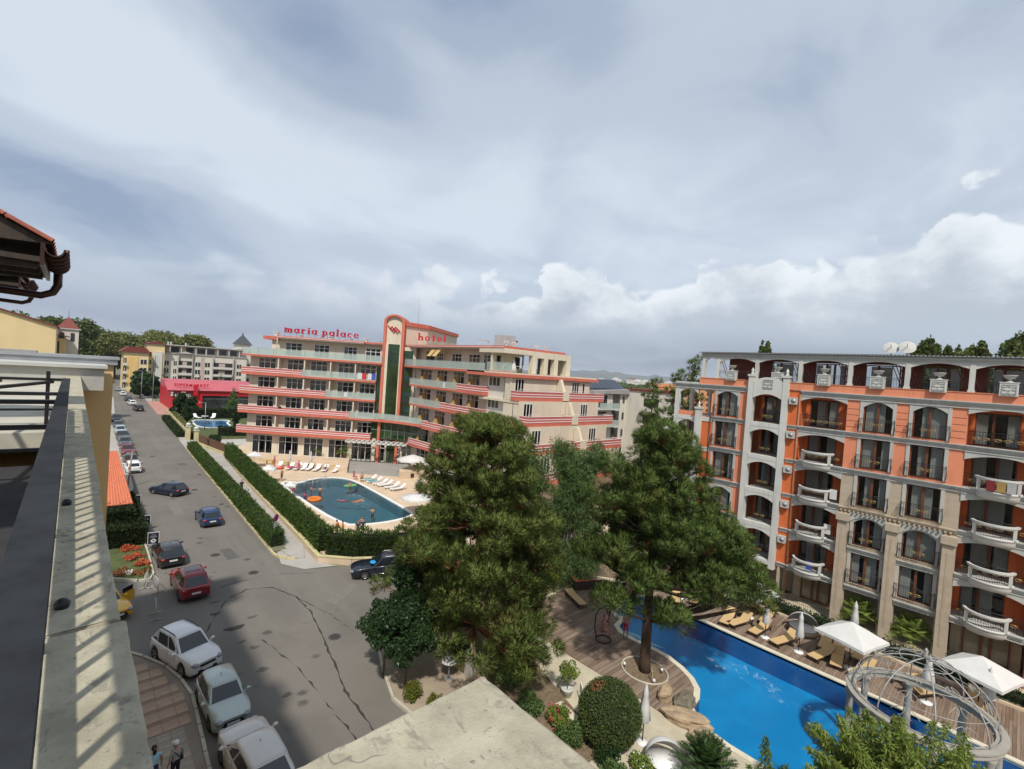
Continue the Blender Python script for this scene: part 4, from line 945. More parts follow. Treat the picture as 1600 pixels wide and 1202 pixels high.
# ---------------------------------------------------------------- coral banded hotel
HB = thing('hotel_building', 'cream hotel with coral striped balconies, a green glass entrance tower and red roof lettering', 'hotel', (0,0,0))
def frame(px, py, ux, uy):
    "u along the wall, w into the building, z up"
    u = Vector((ux, uy, 0)).normalized(); w = Vector((-u.y, u.x, 0)); Z = Vector((0,0,1))
    M = Matrix((u, w, Z)).transposed().to_4x4(); M.translation = (px, py, 0); return M
FA = frame(21.2,85.95,0.7398,-0.6728); FB = frame(41.2,67.5,0,-1)
BALZ = [4.40,7.65,10.75,13.85]
def striped(u0, u1, z, F, w0=-1.3, side=True, par=None):
    "balcony with a coral slab and a rose parapet carrying two pale stripes"
    b = MB(F); b.box(u0, u1, w0,0.0, z, z+.36); o = b.build('balcony', CORAL, par or HB)
    t = .14
    def run(nm, z0, z1, m_, e):
        b = MB(F); b.box(u0-e, u1+e, w0-e, w0+t, z0, z1)
        if side: b.box(u0-e, u0+t, w0+t, -.02, z0, z1); b.box(u1-t, u1+e, w0+t, -.02, z0, z1)
        b.build(nm, m_, o)
    run('parapet', z+.36, z+1.18, ROSE, 0.0); run('stripe', z+.50, z+.60, STRIPE, .02); run('stripe', z+.80, z+.90, STRIPE, .02); run('coping', z+1.18, z+1.23, STRIPE, .03)
    return o
def glassed(u0, u1, z, F, w0=-1.3, h=1.0, posts=2.0, par=None, slab=.3, m_=None):
    b = MB(F); b.box(u0, u1, w0,0.0, z, z+slab); o = b.build('balcony', CORAL, par or HB); n = max(1, int((u1-u0)/posts)); pb = MB(F)
    MB(F).box(u0-.01, u1+.01, w0-.015, w0+.2, z+slab+.002, z+slab+.06).build('ledge', WHITE, o)
    for i in range(n):
        a = u0+(u1-u0)*i/n; c = u0+(u1-u0)*(i+1)/n; MB(F).box(a+.03, c-.03, w0+.04, w0+.055, z+slab+.08, z+slab+h).build('glass_panel', BALG, o)
    for i in range(n+1): a = u0+(u1-u0)*i/n; pb.box(a-.02, a+.02, w0+.03, w0+.08, z+slab+.06, z+slab+h+.04)
    pb.box(u0, u1, w0+.03, w0+.08, z+slab+h+.04, z+slab+h+.08); pb.build('handrail', GREYM, o); return o
WCACHE = {}
def hwindow(F, u0, u1, z0, z1, w=-.03, cols_=3, tr=.72, par=None, dark=0, curt=True):
    "white framed window with transom; panes and curtain are sub-parts"
    b = MB(F); t = .07; b.box(u0, u0+t, w, w+.1, z0, z1); b.box(u1-t, u1, w, w+.1, z0, z1); b.box(u0+t, u1-t, w, w+.1, z0, z0+t); b.box(u0+t, u1-t, w, w+.1, z1-t, z1)
    for i in range(1, cols_): q = u0+(u1-u0)*i/cols_; b.box(q-.04, q+.04, w-.004, w+.096, z0+t, z1-t)
    if tr: zt = z0+(z1-z0)*tr; b.box(u0+t, u1-t, w-.008, w+.09, zt-.035, zt+.035)
    o = b.build('window', WHITEF, par or HB)
    for i in range(cols_):
        a = u0+(u1-u0)*i/cols_+.03; c = u0+(u1-u0)*(i+1)/cols_-.03; MB(F).poly([(a, w+.05, z0+.04),(c, w+.05, z0+.04),(c, w+.05, z1-.04),(a, w+.05, z1-.04)]).build('pane', PANE, o)
    if curt:
        b = MB(F); k = rnd.choice((.35,.5,.68,1.0)); n = int((u1-u0)/.13); prev = None
        for i in range(n+1):
            q = u0+(u1-u0)*i/n
            if k < 1 and abs((i/n)-rnd.choice((.5,.5,.8))) < (1-k)*.5: prev = None; continue
            cur = (b.P((q, w+.2+(.05 if i % 2 else 0), z0+.06)), b.P((q, w+.2+(.05 if i % 2 else 0), z1-.06)))
            if prev: b.face((prev[0], cur[0], cur[1], prev[1]))
            prev = cur
        if b.f: b.build('curtain', CURT, o)
    return o
def hwall(F, u0, u1, z0, z1, holes, m_=CREAM, th=.28):
    b = MB(F); wallpanel(b, u0, u1, z0, z1, holes, 0, th, axis='y'); return b.build('wall', m_, HB)
def room(F, u0, u1, z0, z1, w=1.6):
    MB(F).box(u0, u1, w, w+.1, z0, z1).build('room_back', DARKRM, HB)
# wing A (45 degrees to the street)
UA = [(1.39,4.22),(6.08,8.72),(9.88,12.60),(14.38,17.02),(18.0,20.55)]
UG = [(1.05,4.33),(5.36,8.62),(9.45,12.62),(13.52,16.70),(17.3,20.72)]
FLZ = [4.78,8.02,11.12,14.22]
hol = [(a, c, f+.08, f+2.45) for f in FLZ for a, c in UA] + [(a, c, 1.02,4.02) for a, c in UG]
hwall(FA, 0,21.6,.4,17.0, hol)
for f in FLZ:
    for a, c in UA: hwindow(FA, a, c, f+.08, f+2.45)
for a, c in UG: hwindow(FA, a, c, 1.02,4.02,-.03,3,.7)
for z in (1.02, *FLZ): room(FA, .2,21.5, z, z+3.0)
b = MB(FA)
for z in FLZ: b.box(.02,21.5,.3,1.6, z-.2, z)
b.box(.02,.3,.28,12,.4,17.0); b.box(.3,21.6,11.8,12,.4,17); b.build('inner_wall', CREAM, HB)
striped(-1.0,20.6, BALZ[0], FA); striped(-.92,17.0, BALZ[1], FA); glassed(17.01,21.0, BALZ[1], FA); striped(-.82,13.0, BALZ[2], FA); glassed(13.01,21.0, BALZ[2], FA); striped(-.72,8.92, BALZ[3], FA); glassed(8.93,20.9, BALZ[3], FA)
glassed(-.65,21.75,16.85, FA, -1.3,1.05,2.4)
for q in (5.1,9.3,13.5,17.5):      # cream fins between rooms
    for z in FLZ: MB(FA).box(q-.09, q+.09,-1.12,-.02, z+.0, z+2.55).build('dividing_fin', CREAM, HB)
# penthouse on wing A
PA = [(5.2,7.9),(9.9,12.4),(14.8,17.0),(18.4,20.9)]
b = MB(FA); wallpanel(b, 2.9,21.6,17.2,20.0,[(a, c, 17.3,19.4) for a, c in PA],.9,1.15, axis='y'); b.build('wall', CREAM, HB)
for a, c in PA: hwindow(FA, a, c, 17.3,19.4,.88,3,.74)
room(FA, 3,21.5,17.2,20,2.2)
b = MB(FA); b.box(2.9,3.15,1.15,10,17.2,20.0); b.build('wall', CREAM, HB)
b = MB(FA); b.box(4.2,18.4,-.35,11,20.0,20.12); b.box(18.4,21.6,.2,11,20.0,20.12); b.build('roof_soffit', WHITE, HB)
b = MB(FA); b.box(4.2,18.4,-.42,11,20.122,20.42); b.box(18.42,21.6,.1,11,20.122,20.40); b.box(1.7,4.19,.3,9,19.75,20.3); b.build('roof', CORAL, HB)
b = MB(FA); b.box(4.2,18.4,-.46,-.42,20.2,20.27); b.build('roof_stripe', STRIPE, HB)
MB(FA).tube([(4.3,-.3,17.3),(4.3,-.3,20.0)],.06,6).build('post', WHITE, HB)
for q, s in ((3.4,.9),(7.5,.55),(12.4,.7),(15.8,.55),(18.3,.7),(20.6,.5)):
    b = MB(FA); b.box(q-.3*s, q+.3*s, 1.0,1.0+.5*s, 20.42,20.42+.55*s); b.box(q-.55*s, q+.55*s, .9,1.1+.5*s, 20.42+.55*s, 20.42+.66*s); b.box(q-.5*s, q-.38*s, 1,1.2,20.42+.66*s, 20.42+.95*s); b.box(q+.3*s, q+.42*s, 1,1.2,20.42+.66*s, 20.42+.9*s); b.build('roof_vent', WHITE, HB)
# entrance tower
b = MB(FA); b.box(21.62,22.05,-1.0,3,.4,23.9); b.box(24.55,25.0,-1.0,3,.4,23.9); 
n = 14; rr = 1.69; cu = 23.31
def arcseg(b, r0, r1, w0, w1, zc=23.9, sq=.72):
    for i in range(n):
        a, c = PI*i/n, PI*(i+1)/n; f = lambda r, t: (cu+r*math.cos(t), zc+sq*r*math.sin(t))
        q = [f(r0, a), f(r1, a), f(r1, c), f(r0, c)]; b.slab([(x, z) for x, z in q], w0, w1, 'y')
arcseg(b, 1.27, rr, -1.0,3.0); b.build('tower_rib', CORAL, HB)
b = MB(FA); b.box(22.06,24.54,-.55,-.3,20.3,23.9)
for i in range(n):
    a, c = PI*i/n, PI*(i+1)/n; b.slab([(cu, 23.9),(cu+1.26*math.cos(a),23.9+.72*1.26*math.sin(a)),(cu+1.26*math.cos(c),23.9+.72*1.26*math.sin(c))],-.55,-.3, 'y')
b.box(22.06,22.5,-.8,0,8.0,20.29); b.box(24.35,24.54,-.8,0,8.0,20.29); b.build('tower_panel', CREAM, HB)
b = MB(FA); b.box(22.5,24.35,-.5,-.42,8.0,20.25); tg = b.build('tower_glass', GRPANE, HB)
b = MB(FA)
for z in (9.2,10.4,11.6,12.8,14,15.2,16.4,17.6,18.8): b.box(22.5,24.35,-.54,-.5, z-.03, z+.03)
for q in (22.96,23.42,23.9): b.box(q-.025, q+.025,-.545,-.501,8,20.25)
b.build('glazing_bar', BLACKP, tg)
for u0, u1, zt in ((20.72,21.6,16.5),(25.02,26.45,19.4)):
    o = MB(FA).box(u0, u1,-.1,0,8.1, zt).build('stair_glass', GRPANE, HB); z = 8.3; k = 0
    while z+1.0 < zt: MB(FA).box(u0+.06, u1-.06,-.13,-.1, z, z+.75).build('pane', TEALP if k % 2 else PANED, o); z += 1.5 if k % 2 else 1.1; k += 1
b = MB(FA); b.box(20.55,20.7,-.25,3,.4,16.6); b.box(21.6,21.61,-.2,3,4,16.6); b.box(25.01,26.9,.02,3,.4,20.0); b.build('wall', CREAM, HB)
# wavy red emblem: three linked m-waves
b = MB(FA); base_ = 22.72
for k in range(3): b.tube([(22.2+k*.3+1.45*t/24,-.64-.03*k, base_+.26*math.sin(t/24*PI*5+.5)-.13*t/24+(.26-.26*k)) for t in range(25)],.06,6)
b.build('emblem', SIGNRED, HB)
# lower curved glass front and balcony over the entrance (follows the inner corner)
CUR = []
pA = FA @ Vector((21.0,-1.3,0)); pB = Vector((39.75,62.75,0)); c1_ = FA @ Vector((25.0,-1.5,0))
for i in range(9):
    t = i/8; CUR.append(pA*(1-t)**2+c1_*2*t*(1-t)+pB*t*t)
def curved(nm, pts, z0, z1, th, m_, par):
    b = MB()
    for p, q in zip(pts, pts[1:]): b.bar((p.x, p.y, (z0+z1)/2),(q.x, q.y, (z0+z1)/2), th, z1-z0)
    return b.build(nm, m_, par)
cb = curved('balcony', CUR, 7.65,7.98,.5, CORAL, HB); curved('glass_panel', CUR, 8.05,8.95,.03, BALG, cb); curved('handrail', CUR, 8.96,9.0,.06, GREYM, cb)
b = MB(); fl_ = [b.P((p.x, p.y, 7.9)) for p in CUR]; b.face(fl_ + [b.P((41.2,67.5,7.9)), b.P((40.2,69,7.9)), b.P((36.4,72.1,7.9))]); b.build('balcony_floor', WHITE, cb)
g0 = [p+(p-Vector((34,62,0))).normalized()*1.0 for p in CUR]
o = curved('curtain_glass', g0,4.85,7.64,.08, GRPANE, HB); b = MB()
for p in g0[1:-1]: b.bar((p.x-.03, p.y-.05,4.85),(p.x-.03, p.y-.05,7.62),.06)
b.build('glazing_bar', GREYM, o); curved('transom', [p+Vector((-.03,-.04,0)) for p in g0],6.2,6.26,.1, GREYM, o)
# entrance: door, green glass, piers below
for u0, u1, m_ in ((20.75,21.3, CREAM),(22.85,23.1, CREAM),(24.9,25.6, CREAM),(27.2,27.9, CREAM)): MB(FA).box(u0, u1,-.4,0,1.0,4.8).build('pier', m_, HB)
hwindow(FA, 21.32,22.83,1.02,4.2,-.2,2,.68, curt=False); MB(FA).box(21.3,28,1.4,1.5,.9,4.8).build('room_back', DARKRM, HB)
MB(FA).box(23.12,24.88,-.25,-.2,1.0,4.6).build('entrance_glass', GRPANE, HB); hwindow(FA, 25.62,27.18,1.02,4.2,-.2,2,.68, curt=False)
MB(FA).box(21.3,28.0,-.15,3,4.62,4.84).build('lintel', CREAM, HB)
pg = MB(FA).box(17.3,27.0,-3.35,-3.1,4.25,4.5).build('pergola', WHITE, HB)
MB(FA).box(17.3,27.0,-1.4,-1.25,4.25,4.5).build('pergola_beam', WHITE, pg)
for i in range(13): q = 17.4+i*.78; MB(FA).box(q, q+.22,-3.6,-1.4,4.5,4.62).build('pergola_slat', WHITE, pg)
# wing B (along the street axis)
UB = [(1.3,4.6),(6.1,8.8),(10.4,13.0),(13.9,16.6)]
holB = [(a, c, f+.08, f+2.4) for f in FLZ for a, c in UB] + [(1.5,5.2,1.02,3.9),(6.3,9.6,1.02,3.9),(10.8,14,1.02,3.9),(15,18,1.02,3.9)]
hwall(FB, 0,19.0,.4,17.0, holB)
for f in FLZ:
    for a, c in UB: hwindow(FB, a, c, f+.08, f+2.4)
for a, c in ((1.5,5.2),(6.3,9.6),(10.8,14),(15,18)): hwindow(FB, a, c, 1.02,3.9,-.03,3,.7)
for z in (1.02, *FLZ): room(FB, .2,18.8, z, z+3.0)
glassed(.5,13.25, BALZ[3]-.05, FB, -1.5,.95); striped(13.26,19.2, BALZ[3]-.1, FB, -1.5)
glassed(.8,9.4, BALZ[2], FB, -1.5,.95); striped(9.41,19.1, BALZ[2]-.05, FB, -1.5)
striped(4.7,19.0, BALZ[1]-.2, FB, -1.5); striped(.1,19.0, BALZ[0]-.1, FB, -1.5)
glassed(-1.5,19.2,16.75, FB, -1.5,1.0,2.4)
AWN = mat('cream_awning', (0.60,0.43,0.17),0.9,0.05,3, transl=0.2)
for f in FLZ:                                    # yellow privacy screens between rooms
    for q in (3.2,7.7,11.9,15.6):
        b = MB(FB); b.poly([(q, -.05, f+.1),(q, -1.35, f+.1),(q, -1.35, f+.9),(q, -.05, f+2.2)]); b.poly([(q+.02,-.05, f+.1),(q+.02,-1.35, f+.1),(q+.02,-1.35, f+.9),(q+.02,-.05, f+2.2)]); b.build('privacy_screen', AWN, HB)
b = MB(FB); wallpanel(b, -1.5,19.0,17.0,20.0,[(a, c, 17.2,19.3) for a, c in ((4.3,6.0),(8.4,10.8),(12.6,15.2),(16,18.2))],.9,1.1, axis='y'); b.build('wall', CREAM, HB)
for a, c in ((4.3,6.0),(8.4,10.8),(12.6,15.2),(16,18.2)): hwindow(FB, a, c, 17.2,19.3,.88,3,.74)
room(FB, -1,18.8,17,20,2.2)
b = MB(FB); b.box(2.2,3.5,.3,.88,17.1,19.5); b.build('glass_porch', TEALP, HB)
b = MB(FB); b.box(-2.2,22.2,-.9,11,20.0,20.1); b.build('roof_soffit', WHITE, HB)
b = MB(FB); b.box(-2.2,22.2,-1.0,11,20.102,20.42); b.build('roof', CORAL, HB); b = MB(FB); b.box(-2.2,22.2,-1.03,-1.0,20.2,20.27); b.build('roof_stripe', STRIPE, HB)
for q in (5.2,6.6): b = MB(FB); b.poly([(q, -.6,19.9),(q+1.1,-.6,19.9),(q+1.1,-1.6,18.7),(q, -1.6,18.7)]); b.poly([(q, -.6,19.88),(q+1.1,-.6,19.88),(q+1.1,-1.6,18.68),(q, -1.6,18.68)]); b.build('awning', AWN, HB)
# upper block behind the lettering
BL = [(39.7,69.4),(44.6,70.3),(57.5,79.5),(54,85),(40,76)]
MB().prism(BL, 20.43,23.5).build('upper_block', CREAM, HB); MB().prism(off(BL, .25),23.5,24.15).build('upper_roof', CORAL, HB)
b = MB(); b.bar((50.0,62.6,20.45),(50.0,62.6,22.2),.12); b.bar((52.5,63.2,20.45),(52.5,63.2,22.2),.12); b.bar((49.9,62.6,22.2),(52.6,63.2,22.2),.16); b.build('roof_canopy', WHITE, HB)
b = MB(); b.prism([(51.5,60.5),(54.3,58.4),(55.8,60.2),(53,62.3)],21.0,23.2); u = b.build('cooling_unit', GREYM, HB); MB().prism([(51.7,60.6),(54.2,58.7),(55.5,60.2),(53,62.1)],20.43,21.0).build('plinth', DARKRM, u)
MB().lathe([(.55,0),(.5,.3),(.001,.3)],12,(54.9,59.2,22.2)).build('fan', DARKRM, u)
# end wall of wing B with paired windows
FBw = frame(40.6,48.5,0,-1); eh = [(.25,2.5, f+1.0, f+2.25) for f in (5.0,8.1,11.2,14.1)]
hwall(FBw, 0,4.2,.4,17.2, eh, OFFW)
for e in eh: hwindow(FBw, e[0], e[1], e[2], e[3],-.03,3,0)
room(FBw, .1,4,4,17,1.2)
glassed(-.3,4.6,16.95, FBw, -.2,1.1,2.4, slab=.2)
# wing C: terraced floors facing the street corner
YC = {4: 43.6,3: 41.5,2: 39.7,1: 38.0,0: 36.2}
for k, (f, zt) in enumerate(((4.55,7.59),(7.62,10.67),(10.7,13.62),(13.65,16.84))):
    yw = YC[k]+1.6; F = frame(39.9, yw, 1,0); hs = [(.6,2.2, f+.3, f+2.65),(11.6,13.15, f+.3, f+2.65)] + ([(13.9,14.5, f+.3, f+2.6)] if k == 3 else [])
    hwall(F, .0,15.6, f, zt, hs)
    for h in hs: hwindow(F, *h, -.03,3 if h[1]-h[0] > 1 else 1,0)
    room(F, .1,15.5, f, zt, 1.3)
    b = MB(F); b.box(0,15.6,.3,8, zt-.3, zt); b.box(15.35,15.6,.28,8, f, zt-.3); b.build('inner_wall', CREAM, HB); MB().box(40.0,40.5, yw+.28, max(44.45, yw+.6), f, zt).build('side_wall', CREAM, HB)
    g_ = frame(39.8, YC[k]+1.5,1,0); striped(.0,8.1, f-.02, g_, -1.5, True); striped(9.3,17.2, f-.02, g_, -1.5, True)
    b = MB(g_); b.box(8.13,9.27,-1.62,-1.2, f+.1, f+1.35); b.slab([(-1.2, f+.35),(0, f+.35),(0, f+2.9),(-.5, f+2.9),(-1.2, f+1.3)],8.5,8.95, 'x'); b.build('dividing_pier', CREAM, HB)
    b = MB(g_); b.tube([(.1,-1.42, f+1.42),(8.0,-1.42, f+1.42)],.025,5); b.tube([(9.4,-1.42, f+1.42),(17.1,-1.42, f+1.42)],.025,5)
    for q in (.1,2,4,6,8,9.4,11.3,13.2,15.1,17.1): b.tube([(q, -1.42, f+1.18),(q, -1.42, f+1.42)],.02,4)
    b.build('handrail', WHITE, HB)
b = MB(); b.box(39.6,57.0,42.7,52,16.45,16.85); b.build('roof_slab', CORAL, HB); b = MB(); b.box(39.7,56.9,42.9,52,16.852,17.05); b.build('roof_deck', CREAM, HB)
b = MB(); b.box(41.5,56.8,38.2,52,.4,4.3); b.build('base_wall', CREAM, HB)
# penthouse loggia on wing C with four open frames
b = MB(); wallpanel(b, 40.2,46.0,17.05,19.6,[(45.0,45.9,17.7,19.3),(41.0,41.8,17.06,19.2),(43.9,45.6,17.6,19.2)],47.5,47.75, axis='y'); b.build('wall', CREAM, HB)
b = MB(); b.box(40.0,53.1,47.4,47.5,17.05,17.1); b.box(41.05,41.75,47.8,47.9,17.1,19.2); b.box(43.95,45.55,47.8,47.9,17.6,19.2); b.build('room_back', DARKRM, HB)
b = MB()
for x0, x1 in ((45.2,46.0),(47.5,48.3),(49.6,50.4),(52.2,53.1)): b.box(x0, x1,45.0,45.7,17.06,19.25)
b.box(45.2,53.1,45.0,45.7,19.25,20.05); b.box(52.4,53.1,45.7,51,17.06,19.6); b.build('roof_frame', CREAM, HB)
b = MB(); b.box(40.0,45.19,45.0,50,19.5,20.0); b.box(45.2,53.1,45.702,50,19.7,20.0); b.build('roof_slab', CREAM, HB)
for x0, x1 in ((46.2,47.4),(48.4,49.5)): MB().box(x0, x1,46.6,46.7,17.5,19.2).build('dark_opening', PANED, HB)
b = MB(); b.tube([(40.1,45,17.9),(45.2,45,17.9)],.03,5)
for x in (40.1,41.8,43.5,45.1): b.tube([(x, 45,17.05),(x, 45,17.9)],.025,5)
b.build('handrail', WHITE, HB)
for x, y in ((41.2,46),(43.0,46.5),(48.0,47.2),(49.8,47)):
    b = MB(); b.tube([(x, y, 20.0),(x, y, 20.8)],.08,6); b.bar((x-.45, y, 20.85),(x+.45, y, 20.85),.2,.16); b.box(x-.35, x-.15, y-.1, y+.1,20.9,21.2); b.box(x+.15, x+.35, y-.1, y+.1,20.9,21.2); b.build('roof_vent', WHITE, HB)
MB().lathe([(.5,17.06),(.42,17.7),(.3,18.1),(.22,18.5),(.12,18.8),(.13,19.0),(.001,19.15)],10,(42.6,45.9,0)).build('white_figure', WHITE, HB)
# roof over the whole L
b = MB(FA); b.box(3.2,21.6,1.2,11.5,19.7,19.98); b.build('roof_deck', ROOFG, HB)
MB().tube([(46,76,24),(46,76,29.5)],.03,5).build('aerial', GREYM, HB)

# ---- lettering
TXT = {}
def glyph(ch, size, depth, bold=0.03):
    k = (ch, round(size, 2), round(depth, 3), bold)
    if k in TXT: return TXT[k]
    cu_ = bpy.data.curves.new('glyph', 'FONT'); cu_.body = ch; cu_.size = size; cu_.extrude = depth/2; cu_.offset = bold*size; cu_.resolution_u = 3
    o = bpy.data.objects.new('glyph', cu_); COL.objects.link(o); dg = bpy.context.evaluated_depsgraph_get(); me = bpy.data.meshes.new_from_object(o.evaluated_get(dg)); me.name = 'letter'
    xs = [v.co.x for v in me.vertices]; TXT[k] = (me, min(xs) if xs else 0, max(xs) if xs else 0); bpy.data.objects.remove(o); bpy.data.curves.remove(cu_); return TXT[k]
def lettering(par, text, M, size, depth, m_, space=.16, fit=None, bold=0.03, serif=0.0, name='letter'):
    "letters stand upright on the local x axis of M (x right, y away, z up)"
    adv = []; x = 0
    for ch in text:
        if ch == ' ': x += size*.38; continue
        me, a, c = glyph(ch, size, depth, bold); adv.append((ch, me, x-a)); x += (c-a)+size*space
    s = fit/(x-size*space) if fit else 1.0
    for ch, me, xx in adv:
        if not me.materials: me.materials.append(m_)
        elif me.materials[0] != m_: me = me.copy(); me.materials[0] = m_
        o = bpy.data.objects.new(name, me); COL.objects.link(o); o.parent = par
        o.matrix_local = M @ Matrix.Translation((xx*s, 0,0)) @ Matrix.Diagonal((s, 1,1,1)) @ Matrix.Rotation(PI/2,4, 'X')
def sign_M(x, y, z, ux, uy, tilt=0.0):
    u = Vector((ux, uy, tilt)).normalized(); w = Vector((-uy, ux, 0)).normalized(); zz = u.cross(w); M = Matrix((u, w, zz)).transposed().to_4x4(); M.translation = (x, y, z); return M
# slab-serif red letters built stroke by stroke on a unit x-height
def slab_letter(ch):
    b = MB(); t = .31; d = .2
    def V(x, z0, z1, w=t): b.box(x, x+w, -d/2, d/2, z0, z1)
    def H(x0, x1, z, h=.14): b.box(x0, x1,-d/2+.002, d/2-.002, z, z+h)
    def ring(cx, cz, rx_, rz_, a0=0, a1=360, th=.27, tz=.17):
        n_ = 16
        for i in range(n_):
            p, q = R(a0+(a1-a0)*i/n_), R(a0+(a1-a0)*(i+1)/n_); f = lambda e, f_, a: (cx+e*math.cos(a), cz+f_*math.sin(a))
            b.slab([f(rx_-th, rz_-tz, p), f(rx_, rz_, p), f(rx_, rz_, q), f(rx_-th, rz_-tz, q)],-d/2+.004, d/2-.004, 'y')
    if ch == 'm': V(.08,0,1); V(.62,0,.8); V(1.16,0,.8); H(0,.42,0); H(.54,.96,0); H(1.08,1.5,0); H(-.02,.2,.89); ring(.62,.62,.27,.36,0,180); ring(1.16,.62,.27,.36,0,180); w = 1.5
    elif ch == 'r': V(.08,0,1); H(0,.5,0); H(-.02,.2,.89); ring(.6,.6,.28,.38,20,180); w = .9
    elif ch == 'i': V(.08,0,1); H(0,.44,0); H(-.02,.2,.89); b.box(.06,.36,-d/2, d/2,1.16,1.42); w = .46
    elif ch == 'l': V(.08,0,1.55); H(0,.44,0); H(-.04,.2,1.44); w = .46
    elif ch == 'h': V(.08,0,1.55); V(.66,0,.75); H(0,.44,0); H(.58,1.0,0); H(-.04,.2,1.44); ring(.64,.62,.28,.36,0,180); w = 1.0
    elif ch == 'p': V(.08,-.5,1); H(0,.44,-.52); H(-.02,.2,.89); ring(.55,.5,.42,.5,-130,140); w = 1.0
    elif ch == 'a': V(.66,0,1); ring(.42,.5,.42,.5,40,320); H(.66,1.02,0); w = 1.02
    elif ch == 'o': ring(.46,.5,.46,.5); w = .94
    elif ch == 'c': ring(.44,.5,.44,.5,45,315); b.cbox((.72,0,.78),(.2, d, .18)); w = .86
    elif ch == 'e': ring(.46,.5,.46,.5,0,325); H(.2,.9,.44,.1); w = .92
    elif ch == 't': V(.18,0,1.35); H(0,.64,.89); ring(.48,.25,.3,.25,200,330); w = .68
    return b, w
SL = {}
def slab_sign(par, text, M, total, h):
    xs = []; x = 0
    for ch in text:
        if ch == ' ': x += .62; continue
        if ch not in SL: b, w = slab_letter(ch); SL[ch] = (b.mesh('letter', SIGNRED), w)
        xs.append((ch, x)); x += SL[ch][1]+.3
    s = total/(x-.3)
    for ch, xx in xs:
        o = bpy.data.objects.new('letter', SL[ch][0]); COL.objects.link(o); o.parent = par; o.matrix_local = M @ Matrix.Translation((xx*s, 0,0)) @ Matrix.Diagonal((s, 1, h, 1))
sg = thing('roof_sign', 'red slab serif roof letters reading maria palace along the roof of the hotel wing', 'sign')
p0 = FA @ Vector((5.35,-.3,21.05)); slab_sign(sg, 'maria palace', sign_M(p0.x, p0.y, p0.z, .7398,-.6728,-0.014),12.1,.72)
b = MB(FA); 
for i in range(13): q = 5.3+i; b.tube([(q, .0,20.42),(q, -.15,21.2)],.03,4)
b.tube([(5.3,-.12,21.0),(17.4,-.12,20.8)],.03,4); b.build('sign_frame', GREYM, sg)
sg = thing('roof_sign', 'red slab serif letters reading hotel beside the round topped tower', 'sign')
slab_sign(sg, 'hotel', sign_M(40.9,67.3,21.25,.87,-.49,0.0),4.55,.76)
b = MB(); b.tube([(40.8,67.4,21.3),(44.9,65.1,21.3)],.03,4)
for t in (0,.33,.66,1): b.tube([(40.8+4.1*t, 67.4-2.3*t, 20.42),(40.8+4.1*t, 67.4-2.3*t, 21.5)],.03,4)
b.build('sign_frame', GREYM, sg)
# ---------------------------------------------------------------- our own building: ledge, railing, eaves, far end block
OB = thing('balcony_building', 'yellow rendered building we look from, with weathered stone ledge and brown eaves', 'building', (0,0,0))
def bev_box(name, x0, x1, y0, y1, z0, z1, m_, par, r=.012, seg=2, poly=None):
    bm = bmesh.new()
    if poly:
        vs = [bm.verts.new((p[0], p[1], z0)) for p in poly]; f = bm.faces.new(vs); ex = bmesh.ops.extrude_face_region(bm, geom=[f]); bmesh.ops.translate(bm, verts=[e for e in ex['geom'] if isinstance(e, bmesh.types.BMVert)], vec=(0,0, z1-z0))
    else:
        bmesh.ops.create_cube(bm, size=1); bmesh.ops.scale(bm, vec=(x1-x0, y1-y0, z1-z0), verts=bm.verts); bmesh.ops.translate(bm, vec=((x0+x1)/2,(y0+y1)/2,(z0+z1)/2), verts=bm.verts)
    bmesh.ops.recalc_face_normals(bm, faces=bm.faces[:]); bmesh.ops.bevel(bm, geom=bm.edges[:], offset=r, segments=seg, affect='EDGES', profile=.6)
    # slice finely and wear the edges so that they are not ruler straight
    rj = random.Random(int(abs(y0*100))+len(name)); xs_ = [v.co.x for v in bm.verts]; ys_ = [v.co.y for v in bm.verts]; X0, X1, Y0, Y1 = min(xs_), max(xs_), min(ys_), max(ys_)
    for ax, a, c in (((0,1,0), Y0, min(Y1,7.0)),((1,0,0), X0, X1)):
        k = a+.035
        while k < c: bmesh.ops.bisect_plane(bm, geom=bm.verts[:]+bm.edges[:]+bm.faces[:], plane_co=(k, k, 0), plane_no=ax); k += .055 if poly or ax[1] else .2
    bm.normal_update()
    for v in bm.verts:
        e = sum(1 for f in v.link_faces if abs(f.normal.z) < .75)
        if e and v.co.z > z1-.05:
            w = .0035*(1 if rj.random() < .85 else 3.2); nx = v.normal; v.co -= Vector((nx.x, nx.y, nx.z*.6))*abs(rj.gauss(0, w))
    me = bpy.data.meshes.new(name); bm.to_mesh(me); bm.free(); me.materials.append(m_); return link(name, me, par)
b = MB(); b.box(-14,.12,-9,29.4,0,14.5); b.box(-.1,.12,-9,29.4,14.5,15.0); b.build('wall', YELLOWR, OB)
ZL = 15.6
segs = [(1.62,3.05),(3.06,5.98),(6.0,9.4),(9.41,14.2),(14.21,19.5),(19.51,24.6),(24.61,29.38)]
for i, (a, c) in enumerate(segs): o_ = bev_box('coping_stone', -.17-(.02 if i > 1 else 0),.235+(.012 if i == 0 else (-.008 if i == 1 else .002*i)), a, c, ZL-.13, ZL+(.004*(i % 2)), STONE, OB)
b = MB(); b.box(-.12,.18,1.6,29.4,15.0, ZL-.13); b.build('ledge_wall', CREAM, OB)
bev_box('corner_slab', 0,0,0,0, ZL-.15, ZL, STONE, OB, .016,2,[(-.17,-1.6),(1.44,-1.6),(1.44,1.61),(.2,1.61),(-.17,1.61)])
b = MB(); b.box(-.1,1.33,-1.5,1.5,0, ZL-.15); b.build('corner_pier', CREAM, OB)
